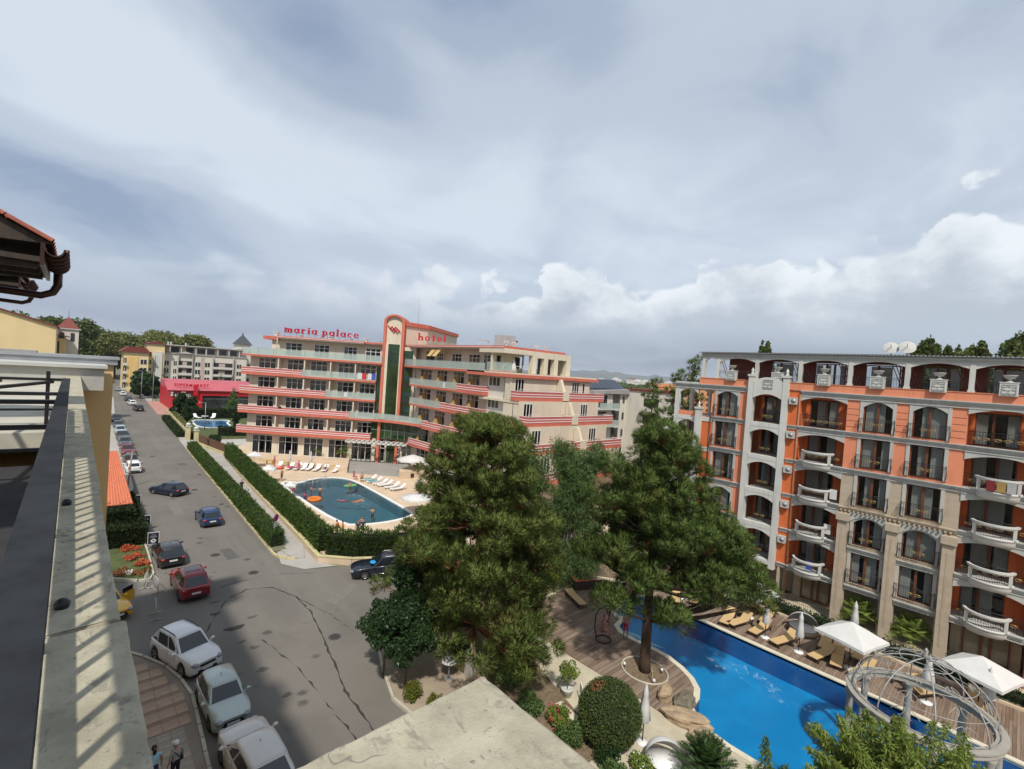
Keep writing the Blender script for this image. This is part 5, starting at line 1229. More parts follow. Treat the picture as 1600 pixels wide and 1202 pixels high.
# black flat-topped railing above the ledge; its bars throw the striped shadow
RM = mat('railing_black_metal', (0.022,0.024,0.027),0.8,0.3,5, spec=0.15, stain=0.4, stain_col=(0.05,0.055,0.055))
rl = MB(); rl.box(-.148,-.03,.6,13.0,16.235,16.27); rl.box(-.138,-.040,.6,13.0,16.20,16.235); rg = rl.build('railing', RM, OB)
MB().box(-.13,-.045,.6,13.0,15.77,15.80).build('bottom_rail', RM, rg)
yb = .7; bm_ = MB().box(-.014,.014,-.014,.014,15.80,16.20).mesh('baluster', IRON)
while yb < 13: link('baluster', bm_, rg, None, (-.08, yb, 0)); yb += .2
for y in (2.9,4.6,6.6,9.4): MB().box(-.11,-.05, y-.02, y+.02, ZL, 15.77).build('rail_foot', IRON, rg)
for y in (3.35,5.5): b = MB(); b.lathe([(.03,0),(.035,.03),(.02,.05),(.001,.055)],8,(-.0, y, ZL)); b.build('rail_cap', IRON, rg)
# terrace behind the railing: pale floor, black steel frames crossing it
b = MB(); b.box(-13,-.18,12.2,29.3,15.0,15.3); b.build('terrace_floor', mat('pale_terrace', (0.42,0.40,0.33),0.9,0.12,1, stain=.3, stain_col=(.3,.28,.24)), OB)
b = MB(); b.box(-13,-.18,-8,12.19,14.6,14.7); b.build('terrace_floor', mat('interior_shade', (0.03,0.03,0.032),0.9,0.2,2), OB)  # near-black sheet stands in for the unlit interior left of the rail
fr = MB()
for y, z, x0 in ((8.2,16.21,-6),(10.2,16.15,-7),(13.0,16.21,-9)): fr.box(x0,-.15, y, y+.09, z, z+.05)
for y, x0 in ((8.2,-6),(10.2,-7),(13,-9)): fr.box(x0,-.15, y+.02, y+.07,15.62,15.66)
fr.bar((-.3,13.0,16.19),(-2.6,6.4,16.17),.08,.05); fr.bar((-1.0,13.0,16.19),(-1.6,8.2,16.17),.07,.05); fr.box(-8,-.152,8.3,8.36,15.9,15.94); fr.bar((-1.6,10.2,16.3),(-1.6,10.2,15.35),.06); fr.bar((-.35,13,16.4),(-.35,13,15.35),.06); fr.bar((-3,8.2,16.4),(-3,8.2,15.35),.06)
tagf = fr.build('steel_frame', IRON, OB)
# far end: rough pale wall end, flat grey roof slab of the yellow block
FE = thing('yellow_building', 'yellow rendered block with a flat grey roof edge at the end of our ledge', 'building', (0,0,0))
b = MB(); b.prism([(-15,29.5),(1.42,29.5),(1.42,30.2),(-5,30.4),(-5,34.6),(-15,34.6)],0,16.05); b.build('wall', YELLOWR, FE)
b = MB(); b.prism([(-15,29.25),(1.62,29.25),(1.62,30.6),(-4.6,30.8),(-4.6,34.9),(-15,34.9)],16.3,16.42); b.prism([(-15,29.32),(1.55,29.32),(1.55,30.5),(-4.7,30.7),(-4.7,34.8),(-15,34.8)],16.05,16.3); rf = b.build('roof', GREYM, FE); MB().box(-15,-1.2,29.4,30.5,16.42,16.52).build('roof_hatch', ROOFG, rf)
b = MB(); b.box(-6,1.0,27.0,29.2,15.0,15.95); b.build('low_parapet', CONC, FE); b = MB(); b.box(-6.2,1.1,26.8,29.24,15.95,16.08); b.build('parapet_cap', TRIM, FE)
Y2 = thing('yellow_gabled_building', 'tall yellow gable wall behind the flat grey roof on the far left', 'building', (0,0,0))
b = MB(); b.slab([(-30,0),(-2.49,0),(-2.49,19.6),(-9.5,21.75),(-30,26)],120,140, 'y'); b.build('wall', PALEY, Y2)
b = MB(); b.slab([(-2.3,19.55),(-2.3,19.8),(-9.5,22.0),(-30,26.3),(-30,26),(-9.5,21.75)],119.6,140.4, 'y'); b.build('roof', MAROON, Y2)
TW = thing('turret_building', 'small pale turret with a dark red pyramid roof and thin spire, far left', 'building', (0,0,0))
b = MB(); b.box(-2.6,.65,135.5,139,0,19.6); b.build('wall', OFFW, TW); MB().box(-2.9,.9,135.2,139.3,19.6,19.8).build('cornice', TRIM, TW)
for x in (-1.9,-.3): MB().box(x-.3, x+.3,135.4,135.5,17.2,18.9).build('window', PANED, TW)
b = MB(); R0 = [(-2.8,135.2),(.8,135.2),(.8,139.2),(-2.8,139.2)]; ap = b.P((-1.0,137.2,22.3)); ids = [b.P((p[0], p[1],19.8)) for p in R0]
for i in range(4): b.face((ids[i], ids[(i+1) % 4], ap))
b.face(ids[::-1]); b.build('roof', MAROON, TW); MB().tube([(-1,137.2,22.2),(-1,137.2,24.6)],.05,5).build('spire', GREYM, TW)
b = MB(); b.box(-6.4,-1.2,131.5,135.1,0,17.6); b.build('bay', YELLOWR, TW); b = MB(); b.slab([(-6.8,18.9),(-.7,17.9),(-.7,18.1),(-6.8,19.1)],131,135.1, 'y'); b.build('bay_roof', MAROON, TW)
MB().box(-4.6,-2.2,131.3,131.5,14.6,17).build('bay_arch', DARKRM, TW)
# eaves above us
def eave(x1, y0, y1, z, n):
    e = MB().box(x1-3.0, x1-.10, y0, y1, z-.05, z).build('eave', WOODD, OB)
    for k in range(3): MB().box(x1-3.0, x1-.12, y0+(y1-y0)*(k+.15)/3, y0+(y1-y0)*(k+.15)/3+.07, z-.11, z-.05).build('rafter', WOODD, e)
    MB().box(x1-.10, x1-.07, y0, y1, z-.08, z+.14).build('fascia', BRNMET, e)
    b = MB(); m_ = 8
    for i in range(m_):
        a, c = PI+PI*i/m_, PI+PI*(i+1)/m_; b.slab([(x1+.0+.075*math.cos(a), z+.10+.085*math.sin(a)),(x1+.075*math.cos(c), z+.10+.085*math.sin(c)),(x1+.065*math.cos(c), z+.10+.073*math.sin(c)),(x1+.065*math.cos(a), z+.10+.073*math.sin(a))], y0-.02, y1+.02, 'y')
    g_ = b.build('gutter', BRNMET, e)
    k = y0+.1
    while k < y1: b = MB(); b.tube([(x1+.09*math.cos(t), k, z+.10+.098*math.sin(t)) for t in [PI*.95+PI*1.1*i/10 for i in range(11)]],.018,6); b.build('gutter_bracket', BRNMET, g_); k += .3
    b = MB(); b.tube([(x1, y1-.1, z+.03),(x1, y1-.1, z-.13),(x1-.04, y1-.1, z-.22),(x1-.14, y1-.1, z-.27),(x1-.6, y1-.08, z-.25),(x1-3, y1+.1, z-.12)],.042,8); b.build('drainpipe', BRNMET, e)
    sl = .52
    for r_ in range(8):
        for c in range(int((y1-y0)/.21)+1):
            yy = y0-.02+c*.21; xx = x1-.02-r_*.33; zz = z+.17+r_*.33*sl
            key = 'roof_tile'
            if key not in TXT_: b = MB(); b.slab([(-.105+.21*i/6,.035*math.sin(PI*i/6)) for i in range(7)] + [(-.105+.21*i/6,.035*math.sin(PI*i/6)-.014) for i in range(6,-1,-1)],-.36,.0, 'x'); TXT_[key] = b.mesh('roof_tile', OLDTILE)
            o_ = link('roof_tile', TXT_[key], e, None, (xx, yy+.1, zz)); o_.rotation_euler = (0, math.atan(sl),0)
    b = MB(); b.slab([(x1-.02, z+.14),(x1-3, z+.14+2.98*sl),(x1-3, z)], y0+.03, y1-.02, 'y'); b.build('roof_deck', WOODD, e)
TXT_ = {}
eave(-.17,6.5,8.1,17.80,0)
eave(-.72,13.2,15.0,18.05,1)
# terracotta lean-to roof below
GR_ = thing('tiled_canopy', 'long terracotta tiled canopy roof over dark hedges beside the street', 'canopy', (0,0,0))
b = MB(); n = 16; rows = []
for j in range(26):
    y = 53.2+24*j/25; row = []
    for i in range(n*4+1):
        u = i/(n*4); x = (.9+1.5*j/25)+(3.45-1.35*j/25)*u; row.append(b.P((x, y+(.05 if j == 0 else 0),3.0+.62*(y-53.2)/24+.055*abs(math.sin(PI*n*u))+(.03 if j % 2 else 0))))
    rows.append(row)
for A, B in zip(rows, rows[1:]):
    for i in range(n*4): b.face((A[i], A[i+1], B[i+1], B[i]), False)
b.build('roof', TERRA, GR_)
b = MB(); b.slab([(53.4,2.86),(77,3.5),(77,3.58),(53.4,2.96)],1.1,4.2, 'x'); b.build('roof_board', WOODD, GR_)
for y in (53.8,61,69,76.5):
    b = MB(); b.box(4.0,4.15, y, y+.15,0,2.95+.026*(y-53)); b.build('post', WOODD, GR_); b = MB(); b.box(1.6,1.75, y, y+.15,0,2.95+.026*(y-53)); b.build('post', WOODD, GR_)
b = MB()
for x0, x1, y, zz in [(.95+i*.215,1.14+i*.215,53.22,2.98) for i in range(16)]: b.box(x0, x1, y-.03, y, zz, zz+.05)
b.build('tile_edge', OLDTILE, GR_)['kind'] = 'stuff'
# post and signs along that kerb
tag(MB().tube([(5.3,72.3,0),(5.45,72.4,2.2),(5.62,72.5,4.4)],.09,7).build('utility_pole', mat('weathered_wood', (0.26,0.20,0.14),0.9,.2,3)), 'leaning weathered wooden pole beside the white estate car', 'pole')
for i, (x, y, lb) in enumerate(((5.5,49.2, 'navy parking board with white badge nearest the black hatchback'),(5.42,54.6, 'navy parking board with white badge, middle one of the three kerb boards'),(5.35,62.6, 'navy parking board with white badge farthest away beside the terracotta roof'))):
    t = thing('sign_board', lb, 'sign', (x, y, 0), R(-8), 'navy boards on posts along the left kerb')
    MB().box(-.36,.36,-.02,.02,.42,1.36).build('panel', NAVY, t)
    b = MB(); b.box(-.40,-.36,-.03,.03,.38,1.40); b.box(.36,.40,-.03,.03,.38,1.40); b.box(-.36,.36,-.03,.03,1.36,1.40); b.box(-.36,.36,-.03,.03,.38,.42); b.build('frame', WHITE, t)
    for s in (-1,1): MB().box(s*.33-.02, s*.33+.02,-.0,.04,0,.38).build('post', GREYM, t)
    b = MB(); b.slab([(.2*math.cos(a)*(.8+.2*abs(math.cos(2*a))),.68+.17*math.sin(a)) for a in [2*PI*k/16 for k in range(16)]],-.024,-.02, 'y'); e = b.build('emblem', WHITE, t)
    b = MB(); b.slab([(.06*math.cos(a),.70+.06*math.sin(a)) for a in [2*PI*k/10 for k in range(10)]],-.028,-.024, 'y'); b.build('emblem_dot', NAVY, e)
    b = MB(); b.tube([(.13*math.cos(a),-.024,1.12+.11*math.sin(a)) for a in [PI*k/10 for k in range(11)]],.012,4); b.box(-.2,.2,-.026,-.02,1.06,1.085); b.box(-.24,.24,-.026,-.02,.98,1.01); b.build('print', mat('sign_print', (.35,.38,.45),.6), t)
# folding crowd barriers
for i, (x, y, rz, lb) in enumerate(((4.35,41.5,1.3, 'white steel folding barrier nearest the flower bed kerb'),(4.75,40.4,1.75, 'white steel folding barrier standing between two others'),(4.35,36.3,1.5, 'white steel folding barrier nearest the white suv'))):
    t = thing('barrier', lb, 'barrier', (x, y, 0), rz, 'white folding barriers at the entrance')
    b = MB(); b.tube([(-.6,0,.12),(-.6,0,1.0),(.6,0,1.0),(.6,0,.12),(-.6,0,.12)],.022,5); b.build('frame', TRIM, t)
    for k in range(5): MB().tube([(-.4+.2*k, 0,.12),(-.4+.2*k, 0,1.0)],.010,4).build('bar', TRIM, t)
    for s in (-1,1): MB().tube([(s*.5,-.38,.03),(s*.5,0,.14),(s*.5,.38,.03)],.022,5).build('foot', TRIM, t)
# ---------------------------------------------------------------- background buildings
SM = thing('supermarket', 'low bright red supermarket pavilion with black glass front behind the small pool', 'shop', (0,0,0))
FS = frame(20.3,159.5,1,0)
MB().box(20.4,44,160.2,185,0,5.6).build('wall', REDWALL, SM)
def rbox(x0, x1, z0, z1, y0=159.5, y1=160.2, m_=REDWALL, nm='pillar', par=None): return MB().box(x0, x1, y0, y1, z0, z1).build(nm, m_, par or SM)
rbox(20.4,22.3,0,5.6); rbox(24.9,25.1,0,3.2); rbox(26.0,27.5,0,5.6); rbox(22.31,25.99,3.3,5.6, nm='fascia'); rbox(27.51,44,4.3,5.6, nm='fascia')
rbox(27.52,44,0.1,4.28,159.9,160.0, PANED, 'shop_window'); rbox(22.3,25.98,.1,3.28,159.9,160.0, PANED, 'shop_window')
for x in (29.4,31.4,33.4,35.4,37.4,39.4): rbox(x, x+.1,.1,4.28,159.84,159.9, BLACKP, 'glazing_bar')
rbox(27.52,44,3.3,3.36,159.83,159.9, GREYM, 'glazing_bar')
b = MB(); b.slab([(159.0,5.6),(158.9,5.75),(166,7.75),(166,7.6)],19.2,44, 'x'); b.slab([(159.0,5.602),(166,7.602),(185,7.6),(185,5.602)],20.4,43.9, 'x'); b.build('roof', REDROOF, SM)
rbox(25.2,26.2,4.4,7.4,158.75,159.48, REDWALL, 'roof_fin')
rbox(20.7,25.0,3.75,5.0,159.3,159.48, BLACKP, 'sign_panel'); 
b = MB(); b.lathe([(.55,0),(.62,.15),(.5,.3),(.001,.36)],10,(22.9,159.3,5.0)); b.build('sign_crest', mat('faded_pink', (.55,.3,.28)), SM); rbox(21.7,24.2,3.45,3.72,159.25,159.4, mat('sign_yellow', (.6,.5,.2)), 'sign_strip')
lettering(SM, 'BAR & GRILL', sign_M(20.95,159.26,4.0,1,0),1.0,.06, WHITE, .12, fit=3.8)
for z in (4.6,5.3): b = MB(); b.blobby((20.3,159.3, z-.3),(.32,.1,.32),10,6); b.build('round_sign', WHITE, SM)
lettering(SM, 'SUPERMARKET', sign_M(20.8,160.4,6.75,1,0,-.01),1.15,.12, SIGNRED, .12, fit=8.3, bold=.04)
# far apartment houses
def far_block(name, label, x0, x1, y, depth, z1, floors, bays, m_, roofm, cat='apartment building', zbase=0.0, fh=3.1, roof=True):
    "far apartment house: mass with flush windows, dark panels for shaded loggias, balconies, cornice"
    t = thing(name, label, cat, (x0, y, 0)); W_ = x1-x0
    b = MB(); b.box(0, W_, .0, depth, 0, z1); b.build('wall', m_, t)
    for k in range(floors):
        z = zbase+.6+k*fh
        for (a, c, kind) in bays:
            if kind == 'w':
                o = MB().box(a, c, -.06,.0, z+.5, z+2.5).build('window', WHITEF, t); h_ = (c-a)/2
                for s in (0,1): MB().box(a+.1+s*h_, a+h_-.05+s*h_, -.09,-.06, z+.6, z+2.4).build('pane', PANED, o)
            else:
                o = MB().box(a, c, -.05,0, z+.1, z+2.6).build('loggia', DARKRM, t)  # flat dark panel: the shade of the recess is put into its colour
                MB().box(a+.3*(c-a), a+.62*(c-a),-.08,-.05, z+.2, z+2.3).build('door', PINKR, o); MB().box(a-.1, c+.1,-.95,0, z-.12, z+.06).build('balcony', TRIM, t); q = MB()
                q.box(a-.1, c+.1,-.95,-.87, z+.061, z+.85); q.build('balustrade', WHITE, t)
    if roof: MB().box(-.3, W_+.3,-.4, depth+.3, z1, z1+.25).build('cornice', TRIM, t)
    return t
m = far_block('apartment_building', 'long beige and pink apartment house with white balconies behind the red supermarket', 25.9,56,233,14,15.2,4,
    [(.7,2.2, 'w'),(5.3,9.9, 'b'),(3.6,4.8, 'w'),(11.0,12.9, 'w'),(14.4,16.3, 'w'),(17.4,24.6, 'b'),(26.2,28.2, 'w')], OFFW, ROOFG)
for a, c in ((.0,.5),(10.1,10.9),(13.0,14.3),(25,26)): MB().box(a, c, -.12,-.0,.1,15.1).build('wall_strip', PINKR, m)
for a, c in ((5.0,5.28),(9.93,10.09),(17.1,17.38),(24.62,24.95)): MB().box(a, c, -1.0,0,0,15.1).build('column', TRIM, m)
b = MB(); b.slab([(4.6,15.5),(10.4,15.5),(7.5,16.4)],-1.1,-.4, 'y'); b.build('pediment', TRIM, m)
MB().box(.5,29.5,2.0,13,15.46,18.5).build('attic', PINKR, m)
for a in (3,8,12,15.5,20,24): MB().box(a, a+2.6,1.9,2.0,15.9,18).build('window', PANED, m)
for a in (2.2,6,11,14.6,18.8,23,27): MB().box(a, a+.35,.2,.6,15.46,18.5).build('post', TRIM, m)
MB().box(.2,29.8,-.2,13.5,18.5,18.85).build('roof', TRIM, m)
for x in (2,2.9,8): MB().box(x, x+.5,5,5.6,18.85,20).build('chimney', TRIM, m)
t = thing('corner_tower_building', 'pale corner tower with a grey slate pyramid roof beyond the hotel', 'building', (0,0,0))
MB().box(52.6,62,238.2,250,0,19.2).build('wall', OFFW, t); MB().box(53,58.4,238,243.4,19.2,21.2).build('turret', OFFW, t)
b = MB(); ids = [b.P(p) for p in ((52.3,237.3,21.2),(59.1,237.3,21.2),(59.1,244.1,21.2),(52.3,244.1,21.2))]; ap = b.P((55.7,240.7,25.9))
for i in range(4): b.face((ids[i], ids[(i+1) % 4], ap))
b.face(ids[::-1]); b.build('roof', SLATE, t); MB().lathe([(.25,25.7),(.3,26.0),(.001,26.9)],8,(55.7,240.7,0)).build('finial', SLATE, t)
for k in range(5):
    for x in (53.4,55.6,57.6): MB().box(x, x+.9,237.9,238.2 if k < 4 else 238,1.5+k*3.1+(0 if k < 4 else 3.4),3.2+k*3.1+(0 if k < 4 else 3.0)).build('window', PANED, t)
    if k < 4: MB().box(59,61.6,237.2,238.2,1.0+k*3.1,1.9+k*3.1).build('balcony', WHITE, t)
t = far_block('apartment_building', 'ochre apartment house with blank yellow wall and dark red roof at the street end', 13.6,21,227,12,14.6,4,[(.0,.9, 'b'),(4.9,6.9, 'w')], PALEY, OLDTILE)
MB().box(1.2,4.4,-.15,0,3.0,13.2).build('blank_wall', mat('ochre_wall', (.62,.42,.17)), t); b = MB(); b.slab([(-1.2,14.85),(8.2,14.85),(6.2,16.9),(1.4,16.9)],-.8,12.4, 'y'); b.build('roof', MAROON, t)
t = far_block('apartment_building', 'pale yellow house with a white billboard wall beside the long beige apartment house', 20.6,26.2,230,10,18.3,5,[(.3,1.6, 'w')], PALEY, OLDTILE)
MB().box(2.3,4.9,-.5,0,2.6,15.6).build('billboard', WHITE, t); MB().box(2.7,2.9,-.54,-.5,8,14).build('billboard_print', mat('print_blue', (.1,.16,.4)), t); b = MB(); b.slab([(-.8,18.56),(6.4,18.56),(2.8,19.6)],-.6,10, 'y'); b.build('roof', MAROON, t)
# white modern building with solar panels, right of the hotel
WB = thing('white_building', 'white modern apartment building with a slanted row of solar panels on its grey roof', 'apartment building', (0,0,0))
FW = frame(63.5,50.0,1,0)
MB().box(64,82,48.6,62,0,14.6).build('wall', OFFW, WB); MB().box(73.6,80.5,41,48.59,0,15.4).build('wall', OFFW, WB)
MB().box(61,64,49,62,0,13.5).build('wall', OFFW, WB)
b = MB(); b.slab([(63.0,14.62),(74,14.62),(74,15.5),(63.0,15.0)],48.0,62, 'y'); b.build('roof', ROOFG, WB); b = MB(); b.box(73.4,80.9,40.6,48.59,15.4,15.75); b.build('roof', MAROON, WB)
for i in range(9):
    b = MB(); x = 62.6+i*1.25; b.slab([(49.2,15.35),(51.6,16.9),(51.6,17.0),(49.2,15.45)], x, x+1.16, 'x'); b.build('solar_panel', SOLAR, WB)
for k, z in enumerate((3.2,6.2,9.2,12.1)):
    MB().box(64.6,67.6,48.5,48.6, z+.2, z+2.2).build('window', PANED, WB); MB().box(69.4,71.4,48.5,48.6, z+.1, z+2.4).build('window', PANED, WB); MB().box(72.4,72.9,48.5,48.6, z+.9, z+2.1).build('window', PANED, WB)
    MB().box(63,70,47.2,48.59, z-.2, z).build('balcony', WHITE, WB); MB().box(64.0,69.8,47.25,47.3, z+.05, z+.95).build('glass_panel', BALG, WB)
    MB().box(73.52,73.6,42.2,45, z, z+2.1).build('window', DARKRM, WB); MB().box(72.6,73.59,42.0,45.2, z-.2, z+.6).build('balcony', OFFW, WB)
    o = MB().box(75.4,77.8,40.9,41, z+.4, z+2.1).build('window', WHITEF, WB); MB().box(75.5,76.4,40.86,40.9, z+.5, z+2.0).build('pane', PANED, o); MB().box(76.9,77.7,40.86,40.9, z+.5, z+2.0).build('pane', PANED, o)
# far houses of the town
HW = mat('far_house_white', (.55,.53,.5),.9,.1,.2); HO = mat('far_house_orange', (.55,.25,.12),.9,.1,.2)
rs = np.random.default_rng(77); A0 = math.atan2(.68,.733); nH = 0
spots = []
for deg in np.arange(9.0,30.0,.85): spots.append((deg, rs.uniform(800,1300),0))
for deg in (16.5,17.8,18.9,20.0,21.0,22.2): spots.append((deg, rs.uniform(300,380),1))
for deg in np.arange(-47,-28,1.6): spots.append((deg, rs.uniform(420,700),2))
ORD = 'first second third fourth fifth sixth seventh eighth ninth tenth eleventh twelfth thirteenth fourteenth fifteenth sixteenth seventeenth eighteenth nineteenth twentieth twenty-first twenty-second twenty-third twenty-fourth twenty-fifth'.split(); cnt = [0,0,0]
for i, (deg, d, kd) in enumerate(spots):
    a = A0+R(deg); x, y = d*math.sin(a), d*math.cos(a); w = rs.uniform(9,22)*(d/900)**.5; h = {0: 17+rs.uniform(-5,4)*d/900,1: rs.uniform(12,15.5),2: rs.uniform(13,20)}[kd]
    o_ = ORD[cnt[kd]]; cnt[kd] += 1
    t = thing('far_house', ({0: 'tiny pale house in the distant town under the hills, ', 1: 'distant orange roofed house left of the orange block, ', 2: 'distant pale house among trees at the far left, '}[kd])+o_+' from the left', 'house', (x, y, 0),-a, {0: 'distant white town houses', 1: 'distant orange roofed houses', 2: 'distant houses left of the street'}[kd])
    k_ = (round(w), round(h), kd)
    b = MB(); b.box(-w/2, w/2,0,10,0, h); b.build('wall', HW if kd != 1 or i % 2 else HO, t)
    b = MB()
    if kd == 1 or i % 3 == 0: b.slab([(-w/2-.4, h),(w/2+.4, h),(w/4, h+2.2),(-w/4, h+2.2)],-.4,10.4, 'y'); b.build('roof', HO if kd == 1 else OLDTILE, t)
    else: b.box(-w/3, w/6,3,8, h, h+2.2); b.build('roof_hut', HW, t)
    for q in range(int(w/3.2)):
        for z in np.arange(2, h-2,3.2): 
            if kd != 0 or z > h-7: MB().box(-w/2+.8+q*3.2,-w/2+2.2+q*3.2,-.1,0, z, z+1.5).build('window', PANED, t)
# ---------------------------------------------------------------- cars
def paint(name, col, metal=0.0): return mat(name, col, 0.3,0.03,2, metal=metal, spec=0.5, coat=0.7)
CARM = {}
def car_meshes(kind, L, Wd, Ht, seats=5):
    "local: x forward, y left, z up; returns part meshes"
    hw = Wd/2; r = {'suv': .355, 'big': .39}.get(kind, .315); clr = .22 if kind in ('suv', 'big') else .17
    xf = L/2-.86*(L/4.3); xr = -L/2+.78*(L/4.3)                    # axles
    belt = {'suv': 1.02, 'big': 1.05, 'sedan': .88, 'hatch': .90, 'wagon': .93, 'van': 1.0}[kind]
    hood = belt-(.02 if kind in ('suv', 'big', 'van') else .06)
    boot = {'sedan': belt+.06}.get(kind, belt)
    def zb(x):
        z = clr
        for xa in (xf, xr):
            d_ = abs(x-xa)
            if d_ < r+.055: z = max(z, r+math.sqrt(max(0,(r+.055)**2-d_*d_)))
        e = min(L/2-x, x+L/2); return max(z, clr+max(0,.16-e)*.8)
    wsb = {'sedan': .19, 'hatch': .20, 'wagon': .19, 'suv': .21, 'big': .20, 'van': .30}[kind]*L   # windscreen base x
    def zt(x):
        e = L/2-x
        if x > wsb: t = (x-wsb)/(L/2-wsb); return belt-(belt-hood)*t*.6-.20*t**3
        if kind == 'sedan' and x < -.30*L: return boot-.05*((-.30*L-x)/(.2*L))
        er = x+L/2
        return belt-max(0,.10-er)*.6
    def hwx(x):
        a = max(0,(abs(x)-(L/2-.75))/.75); return hw*(1-.16*a**2.2)
    xs = sorted({-L/2,-L/2+.03,-L/2+.1,-L/2+.2, L/2, L/2-.03, L/2-.1, L/2-.2, L/2-.35, wsb, 0, wsb/2,-.2*L, -.3*L, -.36*L, .3*L, .36*L, *[xa+(r+.055)*q for xa in (xf, xr) for q in (-1.01,-.93,-.75,-.5,-.2,.2,.5,.75,.93,1.01)]})
    b = MB(); rows = []
    for x in xs:
        z0, z1, w = zb(x), zt(x), hwx(x); m_ = min(max(z0+.02,.62), z1-.12); sh = .93 if -L*.42 < x < L*.42 else .9
        cr = .035 if x > wsb else .0
        half = [(w*.90, z0),(w*.985, z0+.04),(w, (z0+m_)/2+.05),(w*.992, m_+.1 if m_+.1 < z1-.06 else m_),(w*.965, z1-.05),(w*sh, z1),(w*.55, z1+cr*.8)]
        pts = [(0, z0)] + half + [(0, z1+cr)] + [(-y, z) for y, z in half[::-1]]
        rows.append([b.P((x, y, z)) for y, z in pts])
    n = len(rows[0])
    for A, B in zip(rows, rows[1:]):
        for k in range(n): b.face((A[k], A[(k+1) % n], B[(k+1) % n], B[k]), True)
    b.face(rows[0]); b.face(rows[-1][::-1])
    # greenhouse
    rf = Ht; q = {'sedan': (.03,-.20,-.40), 'hatch': (.055,-.36,-.47), 'wagon': (.05,-.40,-.475), 'suv': (.06,-.36,-.47), 'big': (.05,-.38,-.475), 'van': (.15,-.42,-.485)}[kind]
    xa, xb_, xc = q[0]*L, q[1]*L, q[2]*L; wr = hw*(.74 if kind != 'van' else .80); wb = hw*.93
    def ghp(x, side):     # roof edge
        return None
    base = [(wsb, wb*.90),(wsb-.12, wb),(-.02*L, wb*1.005),(xb_*.8, wb),(xc, wb*.90)]
    topx = [(xa, wr*.90),(xa-.12, wr),(-.1*L, wr*1.02),(xb_+.15, wr*.99),(xb_, wr*.88)]
    zbelt = [zt(wsb)-.01, belt-.01, belt-.01, belt-.01, zt(xc)-.01]
    def zr(i): return [rf-.05, rf-.015, rf, rf-.02, rf-.07][i]
    BL_ = [b.P((x, y, zbelt[i])) for i, (x, y) in enumerate(base)]; BR_ = [b.P((x, -y, zbelt[i])) for i, (x, y) in enumerate(base)]
    TL = [b.P((x, y, zr(i)-.05)) for i, (x, y) in enumerate(topx)]; TR = [b.P((x, -y, zr(i)-.05)) for i, (x, y) in enumerate(topx)]
    SL_ = [b.P((x*.995, y*.80, zr(i))) for i, (x, y) in enumerate(topx)]; SR_ = [b.P((x*.995,-y*.80, zr(i))) for i, (x, y) in enumerate(topx)]
    CM_ = [b.P((x*.995,0, zr(i)+.02)) for i, (x, y) in enumerate(topx)]
    for i in range(4):
        b.face((BL_[i], TL[i], TL[i+1], BL_[i+1])); b.face((BR_[i+1], TR[i+1], TR[i], BR_[i]))
        b.face((TL[i], SL_[i], SL_[i+1], TL[i+1]), True); b.face((SR_[i], TR[i], TR[i+1], SR_[i+1]), True); b.face((SL_[i], CM_[i], CM_[i+1], SL_[i+1]), True); b.face((CM_[i], SR_[i], SR_[i+1], CM_[i+1]), True)
    b.face((BL_[0], BR_[0], TR[0], TL[0])); b.face((TL[0], TR[0], SR_[0], CM_[0], SL_[0]), True)
    b.face((BR_[4], BL_[4], TL[4], TR[4])); b.face((TR[4], TL[4], SL_[4], CM_[4], SR_[4]), True)
    V = lambda i: Vector(b.v[i])
    def glassq(A, B, C_, D_, ins=(.07,.07,.05,.05), lift=.012, div=()):
        "quad inset in a panel: A,B lower; C,D upper (A-D and B-C are the sides)"
        g = MB(); nrm = (B-A).cross(D_-A).normalized(); ctr = (A+B+C_+D_)/4
        if nrm.dot(Vector((ctr.x*.3, ctr.y, .25))) < 0 and abs(ctr.y) > .2: nrm = -nrm
        if abs(ctr.y) < .2 and nrm.x*(1 if ctr.x > 0 else -1) < 0: nrm = -nrm
        def pt(u, v): return A.lerp(B, u).lerp(D_.lerp(C_, u), v)+nrm*lift
        wl = (B-A).length; hl = (D_-A).length; u0, u1, v0, v1 = ins[0]/wl, 1-ins[1]/wl, ins[2]/hl, 1-ins[3]/hl; ed = [u0, *div, u1]
        for a_, c_ in zip(ed, ed[1:]):
            aa = a_+(.018 if a_ != u0 else 0); cc = c_-(.018 if c_ != u1 else 0); g.poly([pt(aa, v0), pt(cc, v0), pt(cc, v1), pt(aa, v1)])
        return g
    out = {}
    ws = glassq(V(BL_[0]), V(BR_[0]), V(TR[0]), V(TL[0]),(.06,.06,.02,.03)); out['windscreen'] = [ws]
    rw = glassq(V(BR_[4]), V(BL_[4]), V(TL[4]), V(TR[4]),(.10,.10,.06,.05)); out['rear_window'] = [rw]
    sw = []
    for Bm, Tm in ((BL_, TL),(BR_, TR)):
        g = MB(); sg = 1 if Bm is BL_ else -1
        for i, (f0, f1) in enumerate(((.10,.97),(.03,.95),(.06,.94),(.05,.80))):
            A, B, C_, D_ = V(Bm[i]), V(Bm[i+1]), V(Tm[i+1]), V(Tm[i])
            nn = Vector((0, sg, .35)).normalized()
            if i == 3 and kind == 'sedan': f1 = .6
            if i == 0: continue
            P = lambda u, v: A.lerp(B, u).lerp(D_.lerp(C_, u), v)+nn*.012
            if i == 1: A0, D0 = V(Bm[0]).lerp(V(Bm[1]),.55), V(Tm[0]).lerp(V(Tm[1]),.7); g.poly([A0+nn*.012+Vector((0,0,.05)), P(f1,.09), P(f1,.88), D0+nn*.012-Vector((0,0,.05))])
            else: g.poly([P(f0,.09), P(f1,.09), P(f1 if i < 3 else f1-.12,.86), P(f0,.88)])
        sw.append(g)
    out['side_window'] = sw
    out['body'] = b
